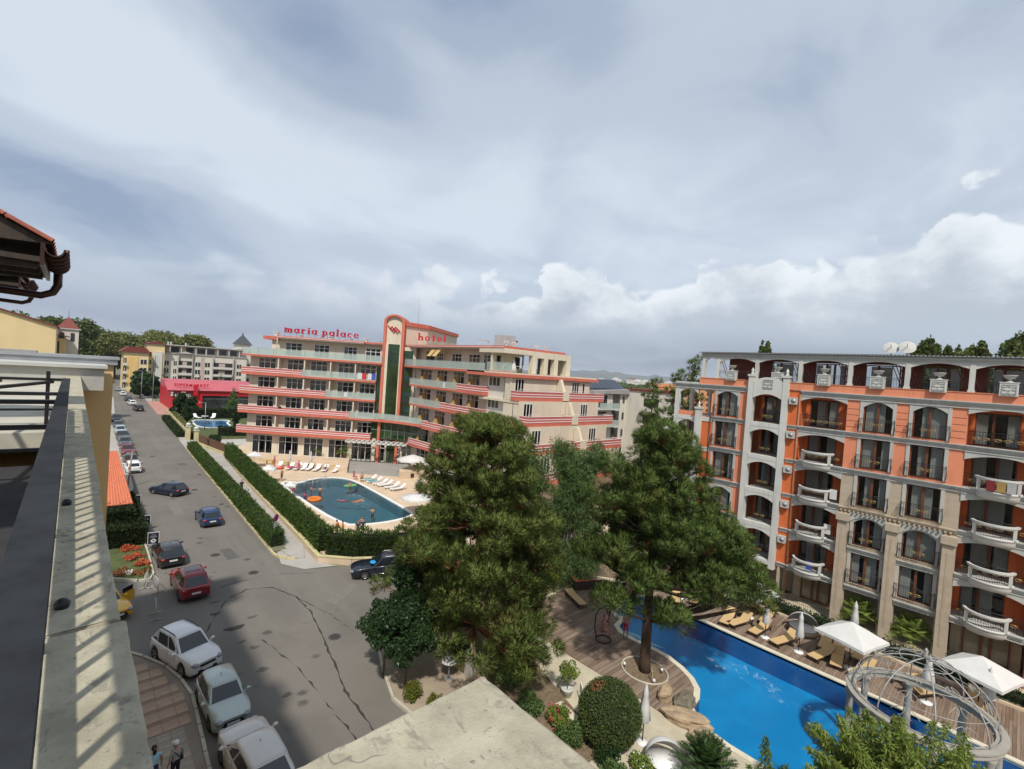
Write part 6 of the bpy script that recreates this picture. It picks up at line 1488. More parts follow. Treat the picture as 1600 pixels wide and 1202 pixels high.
    # trim, lights, plates
    def at(x, y, z, dx_, dy_, dz_): return MB().cbox((x, y, z),(dx_, dy_, dz_))
    zl = zt(L/2-.12)-.14; fw_ = hwx(L/2-.1)
    def lens(x, y, z, l, w_, h, sgn):
        g = MB(); 
        pts = lambda zz, s: [(x, y-s*w_/2, zz),(x, y+w_/2*s, zz),(x-sgn*l, y+(w_/2)*s+.0, zz)]
        g.blobby((x-sgn*l*.18, y, z),(l*.62, w_/2, h/2),10,6); return g
    out['headlight'] = [lens(L/2-.05, s*(fw_-.19), zl+.05,.38,.40,.20,1) for s in (1,-1)]
    tz = .78*belt+.06 if kind != 'big' else .9
    out['tail_light'] = [lens(-L/2+.035, s*(hwx(-L/2+.06)-.14), tz if kind != 'van' else 1.1,.18,.34 if kind not in ('van', 'wagon') else .16,.21 if kind not in ('van', 'wagon') else .42,-1) for s in (1,-1)]
    out['grille'] = [at(L/2-.015,0, zl-.06,.06,.78,.13).cbox((L/2-.02,0,.38),(.07,.95,.15))]
    out['bumper_trim'] = [at(-L/2+.02,0,.36,.06, Wd*.7,.16)]
    out['number_plate'] = [at(-L/2-.012,0,.62 if kind not in ('sedan',) else .66,.02,.52,.115), at(L/2+.02,0,.46,.02,.52,.115)]
    mr = []
    for s in (1,-1): g = MB(); g.blobby((wsb-.16, s*(hw+.11), belt+.07),(.075,.125,.085),8,5); g.bar((wsb-.15, s*(hw-.06), belt),(wsb-.16, s*(hw+.06), belt+.04),.05); mr.append(g)
    out['mirror'] = mr
    ty = MB(); ri = MB()
    ty.lathe([(r*.62,-.10),(r*.95,-.105),(r, -.07),(r, .07),(r*.95,.105),(r*.62,.10)],18, cap=False)
    ri.lathe([(.001,.06),(r*.2,.075),(r*.22,.07),(r*.64,.085),(r*.66,.10),(r*.66,-.10)],18, cap=False)
    for k in range(5):
        a = 2*PI*k/5; ri.cm = 1; ri.bar((r*.30*math.cos(a+.63), r*.30*math.sin(a+.63),.082),(r*.54*math.cos(a+.63), r*.54*math.sin(a+.63),.088),.085,.012); ri.cm = 0
    wl = []
    for xa_ in (xf, xr):
        for s in (1,-1): wl.append((xa_, s*(hw-.115), r, s))
    gp = []
    for q in ((wsb-.32*.9,-.03*L, -.235*L) if kind != 'van' else (wsb-.3,-.02*L)):
        for s in (1,-1):
            e = MB()
            for q0, q1 in (((hw*.990,.36),(hw*1.0025,.63)),((hw*1.0025,.63),(hw*.972, belt-.05))): e.poly([(q-.008, s*(q0[0]+.003), q0[1]),(q+.008, s*(q0[0]+.003), q0[1]),(q+.008, s*(q1[0]+.003), q1[1]),(q-.008, s*(q1[0]+.003), q1[1])])
            gp.append(e)
    out['panel_gap'] = gp; out['door_handle'] = [MB().cbox((x, s*(hw*.985+.012), belt-.16),(.17,.03,.03)) for x in (.03*L, -.165*L) for s in (1,-1)]
    inn = MB(); inn.box(xr-r-.04, xf+r+.04,-hw+.18, hw-.18, clr-.03,.7)
    out['underbody'] = [inn]
    return out, ty, ri, wl, dict(xf=xf, xr=xr, wsb=wsb, belt=belt, r=r, hw=hw)
PM = {'windscreen': CARGL, 'rear_window': CARGL, 'side_window': CARGL, 'headlight': LAMPC, 'tail_light': LAMPR, 'grille': BLACKP, 'bumper_trim': BLACKP, 'number_plate': PLATE, 'underbody': BLACKP, 'panel_gap': BLACKP}
def make_car(kind, L, Wd, Ht, col, label, x, y, hx, hy, group=None, full=True, extra=None, name='parked_car', cat='car'):
    key = (kind, L, Wd, Ht)
    if key not in CARM:
        out, ty, ri, wl, inf = car_meshes(*key); tr = {}
        for k, v in out.items(): tr[k] = v
        CARM[key] = (tr, ty.mesh('tyre', TYRE), ri.mesh('rim', [RIM, BLACKP]), wl, inf, {})
    tr, tym, rim, wl, inf, cache = CARM[key]
    t = thing(name, label, cat, (x, y, 0.004), math.atan2(hy, hx), group)
    for k, v in tr.items():
        for i, g in enumerate(v if isinstance(v, list) else [v]):
            m_ = PM.get(k, col); ck = (k, i, m_.name)
            if ck not in cache: cache[ck] = g.mesh(k, m_)
            link(k, cache[ck], t)
    for xa, ya, za, s in wl:
        w = bpy.data.objects.new('wheel', tym); COL.objects.link(w); w.parent = t; w.location = (xa, ya, za); w.rotation_euler = (-PI/2*s, 0,0)
        link('rim', rim, w)
    if extra: extra(t, inf, L, Wd, Ht)
    return t
P_WHITE = paint('white_car_paint', (0.70,0.71,0.72)); P_SILV = paint('pale_silver_car_paint', (0.40,0.46,0.44),0.3); P_IVORY = paint('pearl_white_car_paint', (0.60,0.585,0.55))
P_RED = paint('red_car_paint', (0.22,0.008,0.014),0.2); P_BLK = paint('black_car_paint', (0.010,0.010,0.012)); P_BLUE = paint('blue_car_paint', (0.010,0.036,0.11),0.2); P_NAVY = paint('navy_car_paint', (0.008,0.013,0.034),0.1)
P_GREY = paint('grey_car_paint', (0.10,0.105,0.115),0.4); P_LBLUE = paint('pale_blue_car_paint', (0.42,0.50,0.54),0.3); P_YEL = paint('yellow_taxi_paint', (0.66,0.36,0.02)); P_DARK = paint('dark_grey_car_paint', (0.03,0.032,0.036),0.3); P_MAR = paint('dark_red_car_paint', (0.16,0.012,0.02),0.2); P_ORG = paint('orange_van_paint', (0.55,0.22,0.03))
def rails(m_):
    def f(t, inf, L, Wd, Ht):
        for s in (1,-1): b = MB(); y = s*Wd/2*.66; b.tube([(.02*L, y, Ht-.05),(-.02*L, y, Ht+.03),(-.30*L, y, Ht+.02),(-.34*L, y, Ht-.05)],.022,6); b.build('roof_rail', m_, t)
    return f
def sunroof(t, inf, L, Wd, Ht):
    rails(RIM)(t, inf, L, Wd, Ht); b = MB(); b.box(-.20*L, .0,-.42,.42, Ht+.008, Ht+.026); b.build('sunroof', CARGL, t)
def antenna(t, inf, L, Wd, Ht): MB().bar((-.1*L, 0, Ht),(-.12*L, 0, Ht+.10),.02).build('aerial', BLACKP, t)
def visor(t, inf, L, Wd, Ht):
    b = MB(); b.blobby((inf['wsb']-.1,.28, inf['belt']+.2),(.28,.38,.03),10,5); o = b.build('sun_shade', mat('blue_shade', (0.02,0.30,0.62),0.5), t); o.rotation_euler = (0,0,0)
    rails(RIM)(t, inf, L, Wd, Ht)
    for s in (1,-1): b = MB(); b.tube([(inf['wsb']-.1, s*(inf['hw']*.94), inf['belt']+.02),(-.0*L, s*inf['hw']*.945, inf['belt']+.03),(-.38*L, s*inf['hw']*.94, inf['belt']+.03)],.016,5); b.tube([(inf['xf']-.5, s*(inf['hw']+.008),.42),(inf['xr']+.5, s*(inf['hw']+.008),.44)],.022,5); b.build('chrome_trim', CHROME, t)
GK = 'cars parked nose to tail at the left kerb'
make_car('suv', 4.28,1.78,1.66, P_WHITE, 'white compact suv parked askew beside the striped pavers, nose towards the balcony', 5.06,30.2,.32,-.947, extra=rails(BLACKP))
make_car('hatch', 3.85,1.66,1.45, P_SILV, 'pale silver green hatchback facing the balcony between the white suv and the pearl white car', 5.78,25.0,.03,-1, extra=antenna)
make_car('suv', 4.35,1.84,1.60, P_IVORY, 'pearl white car seen from above at the bottom edge, half hidden by the stone ledge', 5.98,20.25,-.05,1, extra=antenna)
make_car('suv', 4.50,1.86,1.68, P_RED, 'red suv with a glass sunroof stopped behind the black hatchback', 6.62,39.35,-.02,1, extra=sunroof)
make_car('hatch', 4.45,1.80,1.45, P_BLK, 'black hatchback in front of the red suv beside the flower bed', 6.18,46.1,-.03,1, extra=antenna)
make_car('hatch', 4.25,1.80,1.50, P_BLUE, 'bright blue hatchback driving away in the middle of the street', 10.45,54.5,.0,1, extra=antenna)
make_car('hatch', 4.25,1.78,1.46, P_NAVY, 'dark navy hatchback turning across the street towards the left', 8.75,67.3,-.55,.84, extra=antenna)
make_car('wagon', 4.2,1.70,1.52, P_WHITE, 'white estate car parked nearest behind the tiled roof, rear towards us', 6.45,81.9,-.01,1, GK)
make_car('hatch', 4.1,1.74,1.46, P_DARK, 'dark car parked between the white estate and the red car at the left kerb', 6.55,87.6,0,1, GK)
make_car('sedan', 4.5,1.76,1.44, P_MAR, 'dark red car facing us in the parked row at the left kerb', 6.75,95.6,0,-1, GK)
make_car('hatch', 4.2,1.76,1.48, P_GREY, 'grey car with a reflecting windscreen behind the dark red car in the parked row', 6.9,103.6,0,-1, GK)
make_car('sedan', 4.5,1.76,1.44, P_DARK, 'charcoal car in the parked row between the grey and the pale blue cars', 7.0,111.2,0,-1, GK)
make_car('hatch', 4.3,1.78,1.48, P_LBLUE, 'pale blue car with a sunlit windscreen in the parked row', 7.15,118.6,0,-1, GK)
make_car('hatch', 4.2,1.74,1.48, P_GREY, 'small grey car behind the pale blue car in the parked row', 7.3,126.4,0,-1, GK)
make_car('suv', 4.4,1.8,1.66, P_BLK, 'black car at the far end of the parked row on the left', 7.5,136.6,0,-1, GK)
GR = 'cars parked along the far right side of the street'
make_car('suv', 4.6,1.86,1.68, P_BLK, 'black suv parked nearest of the far right row beside the pink forecourt', 13.1,159.5,-.1,1, GR)
make_car('hatch', 4.2,1.76,1.48, P_WHITE, 'white car parked just beyond the black suv in the far right row', 12.9,175.5,-.08,1, GR)
make_car('sedan', 4.5,1.76,1.44, P_NAVY, 'dark car between two white cars in the far right row', 12.9,188.5,-.05,1, GR)
make_car('sedan', 4.5,1.76,1.44, P_WHITE, 'white saloon behind the dark car in the far right row', 12.8,209,-.05,1, GR)
make_car('sedan', 4.5,1.76,1.44, P_LBLUE, 'pale grey car at the far end of the far right row', 12.7,231,-.05,1, GR)
make_car('van', 4.9,1.9,1.95, P_WHITE, 'white van standing at the far crossing on the right', 18.5,262,-.3,1)
make_car('van', 5.2,1.95,2.1, P_ORG, 'orange van crossing at the far end of the street', 11.5,283,-1,.2)
make_car('wagon', 5.0,1.95,1.60, paint('blue_black_car_paint', (0.006,0.008,0.018)), 'large low blue black car with chrome sills waiting at the junction beside the pool hedge', 19.05,34.35,-.93,.37, extra=visor)
def taxi_extra(t, inf, L, Wd, Ht):
    b = MB(); b.cbox((-.1*L, 0, Ht+.1),(.16,.42,.16)); b.build('roof_lamp', PLASTW, t)
    d_ = MB(); d_.bar((.42,.86,.62),(.1,1.72,.66),.07,.72); o = d_.build('open_door', P_YEL, t); MB().bar((.40,.92,1.14),(.16,1.6,1.16),.03,.34).build('door_window', CARGL, o)
make_car('hatch', 4.2,1.74,1.48, P_YEL, 'yellow taxi with its door open at the entrance under the stone ledge', 1.85,38.7,.36,-.93, extra=taxi_extra, name='taxi', cat='taxi')
# cars glimpsed behind the garden pines and inside the supermarket lot
make_car('hatch', 4.2,1.76,1.48, P_WHITE, 'white car parked on the side street glimpsed through the right hand pine', 38.6,26.9,-.94,.34)
make_car('hatch', 4.2,1.76,1.48, P_RED, 'red car parked on the side street glimpsed through the right hand pine', 44.0,25.2,-.94,.34)
# ---------------------------------------------------------------- trees, hedges, plants
def arr_mesh(name, verts, faces, mats, mi=None):
    "fast mesh from numpy arrays: verts (n,3), faces (m,k)"
    me = bpy.data.meshes.new(name); k = faces.shape[1]; me.vertices.add(len(verts)); me.vertices.foreach_set('co', verts.astype(np.float32).ravel())
    me.loops.add(faces.size); me.loops.foreach_set('vertex_index', faces.astype(np.int32).ravel()); me.polygons.add(len(faces)); me.polygons.foreach_set('loop_start', np.arange(0, faces.size, k, dtype=np.int32))
    for m_ in (mats if isinstance(mats, (list, tuple)) else [mats]): me.materials.append(m_)
    if mi is not None: me.polygons.foreach_set('material_index', mi.astype(np.int32))
    me.update(calc_edges=True); return me
def unit(v): return v/np.maximum(np.linalg.norm(v, axis=-1, keepdims=True),1e-9)
def blades(rs, org, dirs, ln, wd, taper=.25):
    "thin quads starting at org along dirs"
    n = len(org); side = unit(np.cross(dirs, rs.normal(size=(n, 3)))); ln = np.broadcast_to(ln, (n,))[:, None]; wd = np.broadcast_to(wd, (n,))[:, None]
    a = org-side*wd/2; b = org+side*wd/2; c = org+dirs*ln+side*wd*taper/2; d = org+dirs*ln-side*wd*taper/2
    v = np.stack([a, b, c, d],1).reshape(-1,3); return v, np.arange(4*n).reshape(-1,4)
def leaves(rs, ctr, dirs, ln, wd):
    "diamond leaves: 4-point quads with a broad middle"
    n = len(ctr); side = unit(np.cross(dirs, rs.normal(size=(n, 3)))); ln = np.broadcast_to(ln, (n,))[:, None]; wd = np.broadcast_to(wd, (n,))[:, None]
    a = ctr-dirs*ln/2; b = ctr+side*wd/2; c = ctr+dirs*ln/2; d = ctr-side*wd/2
    return np.stack([a, b, c, d],1).reshape(-1,3), np.arange(4*n).reshape(-1,4)
def merge(parts):
    V, F, M_, o = [],[],[],0
    for v, f, m_ in parts: V.append(v); F.append(f+o); M_.append(np.full(len(f), m_)); o += len(v)
    return np.concatenate(V), np.concatenate(F), np.concatenate(M_)
def rdir(rs, n): return unit(rs.normal(size=(n, 3)))
def pine(name, label, cat, base, H, clumps, trunk, mats, seed, limbs=True, flat=.55, per=330, bl=.27, bw=.03):
    "pine: clumps are (x,y,z,r) puffs relative to the base, each a cushion of needle tufts at the end of a limb"
    rs = np.random.default_rng(seed); t = thing(name, label, cat, (base[0], base[1],0))
    tb = MB(); tb.tube([p[:3] for p in trunk],[p[3] for p in trunk],10); tr = tb.build('trunk', [mats[2]], t)
    parts = []; lb = MB()
    tp = np.array([p[:3] for p in trunk]); NR = []
    for (x, y, z, r) in clumps:
        c = np.array([x, y, z]); n = int(per*(r/.9)**2*1.15)
        d = rdir(rs, n*3); d = d[d[:, 2] > -.45][:n]; n = len(d)
        rad = r*np.cbrt(rs.uniform(.35,1, n))
        # knobbly surface: sub-tufts
        K = max(9, int(17*(r/.9)**2)); kd = rdir(rs, K*2); kd = kd[kd[:, 2] > -.35][:K]; kc = c+kd*r*np.array([1,1, flat])*rs.uniform(.84,1.0,(len(kd),1)); tr_ = rs.uniform(.16,.30, len(kd))*r/.9
        which = rs.integers(0, len(kd), n); q_ = unit(rdir(rs, n)+np.array([0,0,.25])); org = kc[which]+q_*tr_[which][:, None]*.6; dr = unit(q_+kd[which]*.75+np.array([0,0,.25]))
        v, f = blades(rs, org, dr, rs.uniform(.6,1.1, n)*bl, bw); parts.append((v, f, 0)); NR.append(np.repeat(unit(q_*.55+kd[which]*.6+np.array([0,0,.12])+rdir(rs, n)*.25),4,0))
        m_ = n//9; d2 = unit(rdir(rs, m_)+np.array([0,0,-.2])); v, f = blades(rs, c+d2*r*.35*rs.uniform(0,1,(m_, 1)), d2, bl*1.2, bw*1.3); parts.append((v, f, 0)); NR.append(np.repeat(d2,4,0))
        if rs.random() < .22:
            m_ = n//5; d2 = unit(rdir(rs, m_)+np.array([0,0,-.9])); v, f = blades(rs, c+d2*r*.3, d2, bl*1.1, bw); parts.append((v, f, 1)); NR.append(np.repeat(d2,4,0))
        if limbs:
            j = int(np.argmin(np.abs(tp[:, 2]-(z-.28*math.hypot(x-0, y-0))))); s = tp[min(j, len(tp)-1)]; mid = (s+c)/2+np.array([0,0,-.25]); L_ = np.linalg.norm(c-s)
            rr = min(.12,.028+.016*L_); lb.tube([tuple(s), tuple(mid), tuple(c)],[rr, rr*.7,.02],5)
            for k in range(3): e = c+rdir(rs, 1)[0]*r*.7; lb.tube([tuple(mid*.3+c*.7), tuple(e)],[.025,.01],4)
    v, f, mi = merge(parts); me = arr_mesh('foliage', v, f, [mats[0], mats[1]], mi); me.polygons.foreach_set('use_smooth', np.ones(len(f), dtype=bool)); me.normals_split_custom_set_from_vertices(np.concatenate(NR).astype(np.float32)); link('foliage', me, t)
    if limbs: lb.build('limbs', [mats[3]], t)
    return t
def pine_clumps(rs, H, z0, prof, n, lean=(0,0), r0=(.7,1.05)):
    "clumps on whorled shelves: prof(t) = crown radius at relative height t"
    out = []
    for i in range(n):
        t = (i+rs.uniform(0,1))/n; nl = round((H-z0)/1.25); t = (math.floor(t*nl)+.5)/nl+rs.uniform(-.16,.16)/nl; z = z0+(H-z0)*t; R_ = prof(t); a = i*2.399+rs.uniform(-.4,.4); R_ *= .84+.22*math.sin(3*a+9*t); q = rs.uniform(.45,1.0)**.6 if R_ > 1 else rs.uniform(0,1)
        out.append((lean[0]*t+R_*q*math.cos(a), lean[1]*t+R_*q*math.sin(a), z+rs.uniform(-.25,.25), rs.uniform(*r0)*(1-.22*t)))
    return out
rs = np.random.default_rng(11)
# left pine of the garden: broad, lobed, reaching the ground
cl = pine_clumps(rs, 14.3,2.2, lambda t: 5.75*(1-t)**.43*(.90+.14*math.sin(t*17)) + .25,225, r0=(.8,1.25))
pine('pine_tree', 'broad bushy pine in front of the hotel with brown dead patches inside its crown', 'pine tree', (17.9,21.1),15, cl,
     [(0,0,-.1,.30),(.05,.1,2,.26),(-.1,.1,5,.22),(.05,0,8,.17),(0,0,11,.10),(0,0,14.4,.03)],(NEEDLE, DEADN, BARKR, BARKR),5, per=1000)
# right pine on the deck: bare trunk, forked, wide crown leaning right
rs = np.random.default_rng(23)
def lobes(L):
    out = []
    for (x, y, z, rx_, rz_, n) in L:
        for i in range(n):
            d = rdir(rs, 1)[0]; q = rs.uniform(.35,1)**.5; out.append((x+d[0]*rx_*q, y+d[1]*rx_*q, z+d[2]*rz_*q, rs.uniform(.65,1.1)))
    return out
RT = Vector((0.733,-0.680)); VW = Vector((0.680,0.733))           # picture-right and picture-away on the ground
def ra(r_, a): return RT.x*r_+VW.x*a, RT.y*r_+VW.y*a
L = []
for r_, a, z, s, h, n in ((.2,0,13.4,1.3,1.2,12),(-1.3,.3,11.7,1.5,1.0,12),(1.3,.2,11.9,1.5,1.0,12),(0,.8,9,1.8,1.6,14),(-2.4,.2,9.6,1.4,.9,9),(2.5,.4,10.0,1.4,.9,9),(.2,-.6,10.0,1.7,1.1,14),(-1.0,.2,7.6,1.6,1,12),(2.2,.6,6.6,1.8,.9,12),(4.2,.8,7.4,1.4,.8,10),(-2.9,-.3,7.2,1.3,.9,9),(-1.2,-.9,6.1,1.3,.9,8),(3.6,.2,8.2,1.4,.9,9),
                          (1.5,-.8,7.9,1.5,.9,10),(4.9,-.2,6.5,1.5,.8,10),(3.1,-1.0,5.8,1.5,.8,10),(-2.0,-1.6,4.9,.9,.6,4),(5.6,-.6,5.2,1.1,.6,6),(.75,-1.3,4.4,.6,.5,4),(1.8,1.6,8.8,1.6,1.0,8),(-1.0,1.6,8.8,1.5,1,8)):
    x, y = ra(r_, a); L.append((x, y, z, s, h, n))
cl = lobes(L)
pine('pine_tree', 'tall pine with a bare dark trunk rising from the ringed bed in the deck', 'pine tree', TREE, 15, cl,
     [(0,0,-.1,.37),(.0,.02,.6,.31),(-.02,.05,3,.27),(.0,.1,5,.23),(.05,.1,8,.2),(0,0,11,.12),(0,0,13.6,.03)],(NEEDLE2, DEADN, BARK, BARK),9, flat=.8, per=1000)
# willowy tree between the pines
def leafy(name, label, cat, base, blobs, trunk, m_, seed, per=900, ln=.22, wd=.07, droop=.0, bark=BARKG, group=None, twigs=True, upw=0.0):
    rs = np.random.default_rng(seed); t = thing(name, label, cat, (base[0], base[1],0),0, group); tb = MB(); tb.tube([p[:3] for p in trunk],[p[3] for p in trunk],8); tb.build('trunk', bark, t); parts = []; tw = MB(); top = np.array(trunk[-1][:3])
    for (x, y, z, r, rz) in blobs:
        n = int(per*r*r); d = rdir(rs, n); q = np.cbrt(rs.uniform(.25,1, n))[:, None]; K = max(6, int(9*r*r)); kd = rdir(rs, K); w = rs.integers(0, K, n)
        ctr = np.array([x, y, z])+(kd[w]*.72*rs.uniform(.6,1.1,(K, 1))[w]+d*.42*q)*np.array([r, r, rz]); dr = unit(rdir(rs, n)+np.array([0,0,-droop+upw])+d*.3); v, f = leaves(rs, ctr, dr, rs.uniform(.6,1.25, n)*ln, rs.uniform(.7,1.2, n)*wd); parts.append((v, f, 0))
        if twigs: s = np.array(trunk[-2][:3]); c = np.array([x, y, z]); tw.tube([tuple(s), tuple((s+c)/2+np.array([0,0,.2])), tuple(c)],[.05,.035,.012],5)
    v, f, mi = merge(parts); link('foliage', arr_mesh('foliage', v, f, [m_], mi), t)
    if twigs: tw.build('branches', bark, t)
    return t
rs = np.random.default_rng(3)
bl = [(rs.uniform(-2.4,2.4)*(1-.4*t), rs.uniform(-2.4,2.4)*(1-.4*t),1.0+9.6*t, rs.uniform(1.0,1.5),1.4) for t in [i/54 for i in range(55)]]
leafy('willow_tree', 'drooping fine leaved tree behind the gap between the two pines', 'tree', (31.6,25.6), bl, [(0,0,0,.2),(0,0,5,.14),(0,0,10.5,.03)], LEAFW, 31, per=1000, ln=.26, wd=.055, droop=.9)
bl = [(rs.uniform(-1.9,1.9)*(1-.5*t), rs.uniform(-1.9,1.9)*(1-.5*t),1.6+8.4*t, rs.uniform(.9,1.3),1.3) for t in [i/30 for i in range(31)]]
leafy('willow_tree', 'smaller drooping tree left of the fine leaved tree and partly behind the broad pine', 'tree', (27.2,26.8), bl, [(0,0,0,.16),(0,0,5,.1),(0,0,9,.03)], LEAFW, 32, per=900, ln=.24, wd=.055, droop=.9)
bl = [(rs.uniform(-.9,.9), rs.uniform(-.9,.9),1.2+2.6*t, .75,.8) for t in [i/7 for i in range(8)]]
leafy('shrub', 'shrub with yellow flowering tips at the foot of the drooping tree', 'shrub', (27.6,24.6), bl, [(0,0,0,.06),(0,0,1,.04),(0,0,2,.02)], LEAFY, 33, per=520, ln=.16, wd=.07)
# dark glossy street trees at the corner
def round_tree(label, base, zc, R_, RZ, n, m_, seed, per=850, ln=.2, wd=.09, group=None, trunk_r=.07):
    rs = np.random.default_rng(seed); bl = []
    for i in range(n): d = rdir(rs, 1)[0]; q = rs.uniform(.2,1)**.45; bl.append((d[0]*R_*q, d[1]*R_*q, zc+d[2]*RZ*q, rs.uniform(.42,.66)*min(1.6, R_/1.1),.55*min(1.6, R_/1.1)))
    return leafy('street_tree', label, 'tree', base, bl, [(0,0,0, trunk_r),(0,0, zc*.5, trunk_r*.85),(.03,.02, zc, trunk_r*.5)], m_, seed, per, ln, wd, .3, group=group)
round_tree('dark glossy young tree on the pavement corner casting a round shadow', (13.35,21.0),3.3,1.5,1.15,34, LEAFD, 41, per=1000)
round_tree('darker young tree nearest the kerb, left of the other corner tree', (12.95,22.6),3.2,1.2,1.0,24, LEAFD, 42, per=1000)
rs = np.random.default_rng(8)
bl = [(rs.uniform(-.6,.6), rs.uniform(-.6,.6),1.2+5.4*t, .8,.85) for t in [i/19 for i in range(20)]]
leafy('column_tree', 'slim dark column shaped tree at the left edge of the broad pine', 'tree', (14.0,22.6), bl, [(0,0,0,.08),(0,0,3,.06),(0,0,5.6,.02)], LEAFD, 43, per=1300, ln=.2, wd=.075)
# hedges
def hedge(label, path, wd, z0, z1, m_, seed, per=230, ln=.17, lw=.06, spikes=.0, name='hedge', up=.8, group=None):
    "clipped hedge along a path: dark core and a skin of upward leaf blades"
    rs = np.random.default_rng(seed); t = thing(name, label, 'hedge', (path[0][0], path[0][1],0),0, group); o3 = np.array([path[0][0], path[0][1],0]); core = MB(); parts = []
    for a, c in zip(path, path[1:]):
        A = Vector(a); C_ = Vector(c); L_ = (C_-A).length; u = (C_-A)/L_; nn = Vector((-u.y, u.x)); p = wd/2-.10
        core.prism([tuple(A+nn*p-Vector(a)*0-Vector(path[0])), tuple(A-nn*p-Vector(path[0])), tuple(C_-nn*p-Vector(path[0])), tuple(C_+nn*p-Vector(path[0]))], z0, z1-.12)
        n = int(per*L_*(wd+2*(z1-z0))); s = rs.uniform(-.2, L_+.2, n); per_ = wd+2*(z1-z0); q = rs.uniform(0, per_, n); h_ = z1-z0
        col = np.floor(s/.38); amp = .05+.05*np.sin(col*12.9898+seed)**2; bump_ = np.cos((s/.38-col-.5)*2*PI)*.05
        top = (q > h_) & (q < h_+wd); lat = np.where(q <= h_, -wd/2-bump_, np.where(top, q-h_-wd/2, wd/2+bump_)); zz = np.where(q <= h_, z0+q, np.where(top, z1+bump_+spikes*(np.sin(col*78.233+seed)**2), z0+(per_-q)))
        lat = lat+rs.normal(0,.035, n); zz = zz+rs.normal(0,.07, n)+np.where(top, .07*np.sin(s*1.7+seed)+.05*np.sin(s*4.3),0)
        xy = np.array(A)[None]+np.array(u)[None]*s[:, None]+np.array(nn)[None]*lat[:, None]; org = np.column_stack([xy, zz])-o3
        outd = np.column_stack([np.array(nn)[0]*np.sign(lat)*(~top), np.array(nn)[1]*np.sign(lat)*(~top), np.full(n, up)]); v, f = blades(rs, org, unit(outd*.7+rdir(rs, n)*.55), rs.uniform(.6,1.2, n)*ln, lw, .4); parts.append((v, f, 0))
    for E_, F_ in ((path[0], path[1]),(path[-1], path[-2])):
        u = (Vector(E_)-Vector(F_)).normalized(); nn = Vector((-u.y, u.x)); n = int(per*1.3*wd*(z1-z0)); lat = rs.uniform(-wd/2, wd/2, n); xy = np.array(E_)[None]+np.array(nn)[None]*lat[:, None]-np.array(u)[None]*rs.uniform(.0,.07, n)[:, None]; org = np.column_stack([xy, rs.uniform(z0, z1, n)])-o3
        v, f = blades(rs, org, unit(np.array([u.x, u.y, up])[None]*.7+rdir(rs, n)*.55), rs.uniform(.6,1.2, n)*ln, lw, .4); parts.append((v, f, 0))
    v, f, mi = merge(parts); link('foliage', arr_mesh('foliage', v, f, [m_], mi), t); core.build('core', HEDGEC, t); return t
hedge('tall thuja hedge with spiky top screening the hotel pool from the sidewalk', [(16.6,40.4),(16.85,46),(17.3,56),(17.75,66),(18.3,76),(19.0,86.5)],1.05,.3,2.15, HEDGE, 51, per=105, ln=.26, lw=.085, spikes=.22)
hedge('thuja hedge with pointed tips closing the near end of the hotel pool', [(16.7,39.6),(18.6,38.0),(21.4,36.7),(27,34.2)],1.1,.3,2.2, HEDGE, 52, per=150, ln=.24, lw=.075, spikes=.30)
hedge('long clipped hedge on the verge between the street and the sidewalk', [(rx(y)+.7, y) for y in (44.2,56,70,84,96.2)],1.05,.1,1.35, HEDGE, 53, per=105, ln=.2, lw=.075, spikes=.05)
hedge('short clipped brownish hedge on the verge beyond the gate posts', [(rx(y)+.75, y) for y in (110,124,139)],1.25,.1,1.0, HEDGED, 54, per=55, ln=.26, lw=.12)
hedge('dark clipped hedge block under the front end of the terracotta tiled roof', [(3.8,50.3),(3.8,62.5)],2.5,.1,1.7, HEDGED, 55, per=170, ln=.2, lw=.1)
hedge('tall dark hedge close under the end of the terracotta roof', [(3.3,52.0),(3.3,55)],2.0,1.2,2.75, HEDGED, 56, per=170, ln=.2, lw=.1)
hedge('green hedge behind the small blue pool in front of the supermarket', [(20.5,141.5),(36,140)],1.2,.1,2.3, HEDGED, 57, per=30, ln=.4, lw=.2)
hedge('green hedge between the small blue pool and the hotel driveway', [(22.3,110.5),(31,108.5)],1.6,.1,1.8, HEDGED, 58, per=30, ln=.35, lw=.18)
hedge('dark hedge along the brown fence at the left end of the hotel garden', [(18.5,95.5),(19.6,100.0)],1.4,.1,1.7, HEDGED, 59, per=50, ln=.28, lw=.13)
hedge('low green hedge growing behind the baluster fence', [(17.3,108),(18.7,144)],1.1,.1,1.25, LEAFF2,60, per=35, ln=.3, lw=.15)
hedge('clipped green strip between the sunbeds and the apartment block', [(41.1,13.8),(40.9,9),(40.75,3),(40.75,-7)],1.1,.05,.55, HEDGED, 61, per=190, ln=.15, lw=.06)
